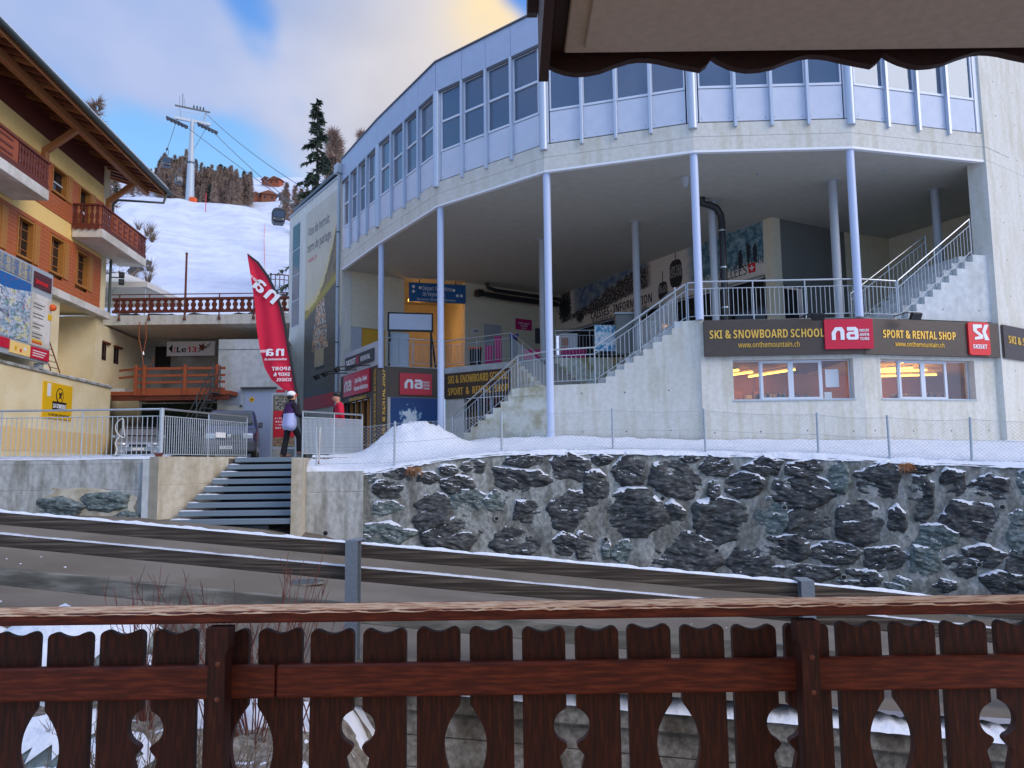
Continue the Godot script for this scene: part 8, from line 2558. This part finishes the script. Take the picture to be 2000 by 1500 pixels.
func slope_things() -> void:
	var y := func(x: float, z: float) -> Vector3: return Vector3(x, slope_y(x, z) - 0.05, z)
	shrub("reddish bare shrub standing up before the guardrail left of its steel post", y.call(-2.35, -7.1), 44, 1.75, 0.9, M.twig, 1)
	shrub("small reddish bare shrub near the left of the guardrail's grey beam", y.call(-3.25, -7.0), 30, 1.35, 0.5, M.twig, 2)
	shrub("thin bare stem beside the guardrail's steel post", y.call(-1.75, -7.2), 5, 1.5, 0.3, M.twig, 3)
	shrub("tangled brown brush behind the second and third slat gaps of the balcony", y.call(-1.45, -4.6), 110, 1.5, 1.5, M.twig_grey, 4)
	shrub("tangled brown brush behind the middle left slats of the balcony", y.call(-0.85, -4.4), 100, 1.3, 1.0, M.twig_grey, 5)
	shrub("brown twigs under the left balcony slats", y.call(-2.3, -5.4), 80, 1.1, 1.2, M.twig_grey, 6)
	shrub("brown twigs low behind the far left balcony slat", y.call(-3.0, -5.9), 26, 0.8, 0.9, M.twig_grey, 7)
	shrub("sparse twigs above the snow left of the balcony's first post", y.call(-2.8, -7.9), 16, 0.7, 1.2, M.twig, 8)
	for q in [[-3.6, -5.3, 0.34, "rock at the foot of the bank behind the first slats"], [-3.15, -6.2, 0.36, "rock in the snow behind the first lens cut-out's upper part"], [-1.75, -5.0, 0.3, "rock beside the brush behind the first post"], [-4.3, -7.9, 0.8, "big grey rock in the snow under the left end of the handrail"], [-3.55, -7.6, 0.42, "smaller grey rock beside the big one under the handrail"], [-3.3, -5.6, 0.5, "snow dusted rock behind the first lens shaped cut-out"], [-2.9, -5.1, 0.4, "rock lower behind the first lens shaped cut-out"], [-2.35, -4.9, 0.38, "rock behind the first round cut-out"], [-3.7, -6.4, 0.45, "rock behind the far left slat"]]:
		var c: Vector3 = y.call(q[0], q[1])
		var k := MB.new()
		var p := PackedVector3Array()
		for j in 11:
			var b := PI * j / 10.0 - PI / 2
			for i in 18:
				var a := -TAU * i / 18.0
				var d := Vector3(cos(a) * cos(b), sin(b) * 0.7, sin(a) * cos(b))
				p.append(d * q[2] * (1.0 + 0.3 * fn.get_noise_3dv(d * 1.6 + Vector3(q[0], 0, 0)) + 0.12 * fn.get_noise_3dv(d * 5.0)))
		k.painted = true
		k.sheet(p, 18, 11, true)
		var o := obj("rock", k, M.stone_green)
		o.position = c + Vector3(0, 0.1, 0)
		tag(o, q[3], "rock", "rocks on the bank")
		var s := MB.new()
		for i in range(0, k.ix.size(), 3):
			var nn := (k.n[k.ix[i]] + k.n[k.ix[i + 1]] + k.n[k.ix[i + 2]]) / 3.0
			if nn.y > 0.62 + 0.25 * fn.get_noise_3dv(p[k.ix[i]] * 3.0):
				var kk := s.v.size()
				for e in 3: s.vert(p[k.ix[i + e]] + k.n[k.ix[i + e]] * 0.02, k.n[k.ix[i + e]])
				s.ix.append_array(PackedInt32Array([kk, kk + 1, kk + 2]))
		if s.v.size(): stuff(obj("snow", s, M.snow, o))

# ---------------------------------------------------------------- the balcony in front of us
func slat_inset(kind: int, y: float) -> float:
	# how far a slat's edge is cut back at height y; 0 straight, 1 lens, 2 circle and tulip
	if kind == 1:
		var t := clampf((-0.695 - y) / 0.27, 0.0, 1.0)
		return 0.046 * pow(sin(PI * pow(t, 0.78)), 1.25) if t > 0.0 and t < 1.0 else 0.0
	if kind == 2:
		var d := y + 0.752
		if absf(d) < 0.0475: return maxf(sqrt(0.0475 * 0.0475 - d * d) - 0.011, 0.0)
		if y < -0.815 and y > -0.835: return lerpf(0.004, 0.021, (-0.815 - y) / 0.02)
		if y <= -0.835 and y > -0.93: return 0.021 * pow(1.0 - (-0.835 - y) / 0.095, 1.2)
	return 0.0

func balcony() -> void:
	var t := thing("balcony_railing", "dark red brown wooden balcony railing with cut-out slats across the foreground", "railing")
	var w := 0.0615
	for i in range(-3, 24):
		var cx := -1.418 + 0.1499 * i
		var kr: int = [1, 0, 2, 0][posmod(i, 4)]
		var kl: int = [1, 0, 2, 0][posmod(i - 1, 4)]
		var pl := PackedVector2Array(); var pr := PackedVector2Array()
		var ys := []
		var y := -1.32
		while y < -0.50:
			ys.append(y)
			y += 0.0062 if y > -0.97 and y < -0.68 else 0.05
		ys.append(-0.505)
		for yy in ys:
			pr.append(Vector2(w - slat_inset(kr, yy), yy)); pl.append(Vector2(-w + slat_inset(kl, yy), yy))
		# shaped head: round shoulders, a shallow dip
		var head := PackedVector2Array()
		for j in 5:
			var a := j * PI / 8
			head.append(Vector2(w - 0.017 + cos(a) * 0.017, -0.5 + sin(a) * 0.017))
		for j in 9:
			var u := lerpf(0.6, -0.6, j / 8.0)
			head.append(Vector2(u * w, -0.484 - 0.0115 * pow(cos(u / 0.6 * PI / 2), 1.0)))
		for j in 5:
			var a := PI / 2 + j * PI / 8
			head.append(Vector2(-w + 0.017 + cos(a) * 0.017, -0.5 + sin(a) * 0.017))
		var poly := pr.duplicate()
		poly.append_array(head)
		pl.reverse()
		poly.append_array(pl)
		var k := MB.new()
		k.prism(poly, -0.012, 0.012, Transform3D(Basis(Vector3.BACK, rng.randf_range(-0.004, 0.004)), Vector3(cx, 0.02 + rng.randf_range(-0.003, 0.003), -2.262 + rng.randf_range(-0.002, 0.002))))
		obj("slat", k, M.balcony, t)
	# boards
	for e in [[-3.4, -0.672, 0.0, "a"], [-0.668, 3.2, 0.006, "b"]]:
		var k := MB.new()
		k.beam(Vector3(e[0], -0.604 + e[2], -2.234), Vector3(e[1], -0.598 + e[2], -2.234), 0.03, 0.09, 0.005)
		obj("rail_board", k, M.balcony_x, t)
	var k2 := MB.new(); k2.beam(Vector3(-3.4, -1.15, -2.234), Vector3(3.2, -1.15, -2.234), 0.03, 0.092, 0.005)
	obj("rail_board", k2, M.balcony_x, t)
	# handrail: a dark beam under a worn top
	k2 = MB.new(); k2.beam(Vector3(-3.4, -0.419, -2.25), Vector3(3.2, -0.412, -2.25), 0.12, 0.032, 0.004)
	obj("handrail", k2, M.balcony_x, t)
	k2 = MB.new()
	var q := PackedVector3Array()
	var n := 320
	for j in 7:
		for i in n:
			var x := lerpf(-3.4, 3.2, float(i) / (n - 1))
			var ct := -0.402 + 0.007 * (x + 3.4) / 6.6
			var v := j / 6.0
			var z := lerpf(-2.186 + 0.0035 * fn.get_noise_2d(x * 9.0, 1.0), -2.288, v)
			q.append(Vector3(x, ct + 0.003 - (0.0 if j > 0 else 0.006 + 0.007 * absf(fn.get_noise_2d(x * 7.0, 2.0))) + 0.0016 * fn.get_noise_2d(x * 16.0, v * 6.0) - 0.002 * pow(absf(v - 0.5) * 2.0, 3.0), z))
	k2.sheet(q, n, 7)
	obj("worn_top", k2, M.rail_top, t)
	for x in [-0.815, 0.805]:
		var p := Node3D.new(); p.name = "post"; t.add_child(p, true)
		var k := MB.new()
		k.prism(PackedVector2Array([Vector2(-0.024, -1.5), Vector2(0.024, -1.5), Vector2(0.024, -0.51), Vector2(0.031, -0.495), Vector2(0.031, -0.44), Vector2(-0.031, -0.44), Vector2(-0.031, -0.495), Vector2(-0.024, -0.51)]), -2.218, -2.165, Transform3D(Basis.IDENTITY, Vector3(x, 0, 0)), 0.003)
		obj("shaft", k, M.balcony, p)
		for yy in [-0.535, -0.628, -1.15]:
			k = MB.new(); k.ball(Vector3(x + 0.004, yy, -2.165), Vector3(0.0075, 0.0075, 0.005), 10, 6); obj("bolt", k, M.rust, p)
	# our balcony floor and the house wall behind the viewer, paled to bounce light
	var h := thing("balcony_house", "unseen chalet house carrying the foreground balcony and canopy, coloured pale to bounce light", "building")
	for j in 22: box("floor_board", Vector3(-3.3 + j * 0.3, -1.56, 0.1), Vector3(0.29, 0.05, 4.7), M.rail_top, h)
	box("wall", Vector3(0, -1.4, 2.7), Vector3(14.0, 8.6, 0.3), M.plaster_pale, h)
	# canopy over the right half
	var canopy := thing("canopy", "pale boarded canopy with a dark scalloped fascia overhanging the upper right", "canopy")
	box("slab", Vector3(2.2, 1.46, -0.74), Vector3(4.12, 0.26, 3.28), M.awning_dark, canopy)
	box("soffit_border", Vector3(2.22, 1.318, -0.73), Vector3(4.08, 0.02, 3.24), M.awning, canopy, Basis.IDENTITY, 0.004)
	box("soffit_panel", Vector3(2.25, 1.302, -0.72), Vector3(4.02, 0.012, 3.17), M.awning, canopy, Basis.IDENTITY, 0.004)
	k2 = MB.new()
	var poly := PackedVector2Array([Vector2(4.2, 1.75), Vector2(0.105, 1.75)])
	# scallop pattern: along the board, height of its lower edge
	var prof := [[0.000, 1.3130], [0.019, 1.2983], [0.051, 1.2817], [0.083, 1.2707], [0.115, 1.2652], [0.155, 1.2670], [0.195, 1.2744], [0.243, 1.2928], [0.291, 1.3075], [0.323, 1.3112], [0.354, 1.3093], [0.386, 1.3038], [0.418, 1.2946], [0.471, 1.2817], [0.522, 1.2707], [0.543, 1.2854], [0.560, 1.3112]]
	for j in range(-1, 6):
		for e in prof:
			var x: float = 0.668 + j * 0.562 + e[0]
			if x > 0.106 and x < 4.19: poly.append(Vector2(x, e[1] + 0.010 * (x - 0.45)))
	k2.prism(poly, -2.42, -2.39)
	obj("scalloped_fascia", k2, M.awning_dark, canopy)
	box("side_fascia", Vector3(0.115, 1.5, -0.72), Vector3(0.03, 0.5, 3.4), M.awning_dark, canopy)
	k2 = MB.new()
	k2.prism(PackedVector2Array([Vector2(-2.5, 1.55), Vector2(-2.5, 1.9), Vector2(0.9, 1.9), Vector2(0.9, 1.49), Vector2(-2.42, 1.49), Vector2(-2.48, 1.51)]), -0.1, -0.065, Transform3D(Basis(Vector3.BACK, Vector3.UP, Vector3.LEFT), Vector3.ZERO))
	obj("roof_purlin", k2, M.awning_dark, canopy)
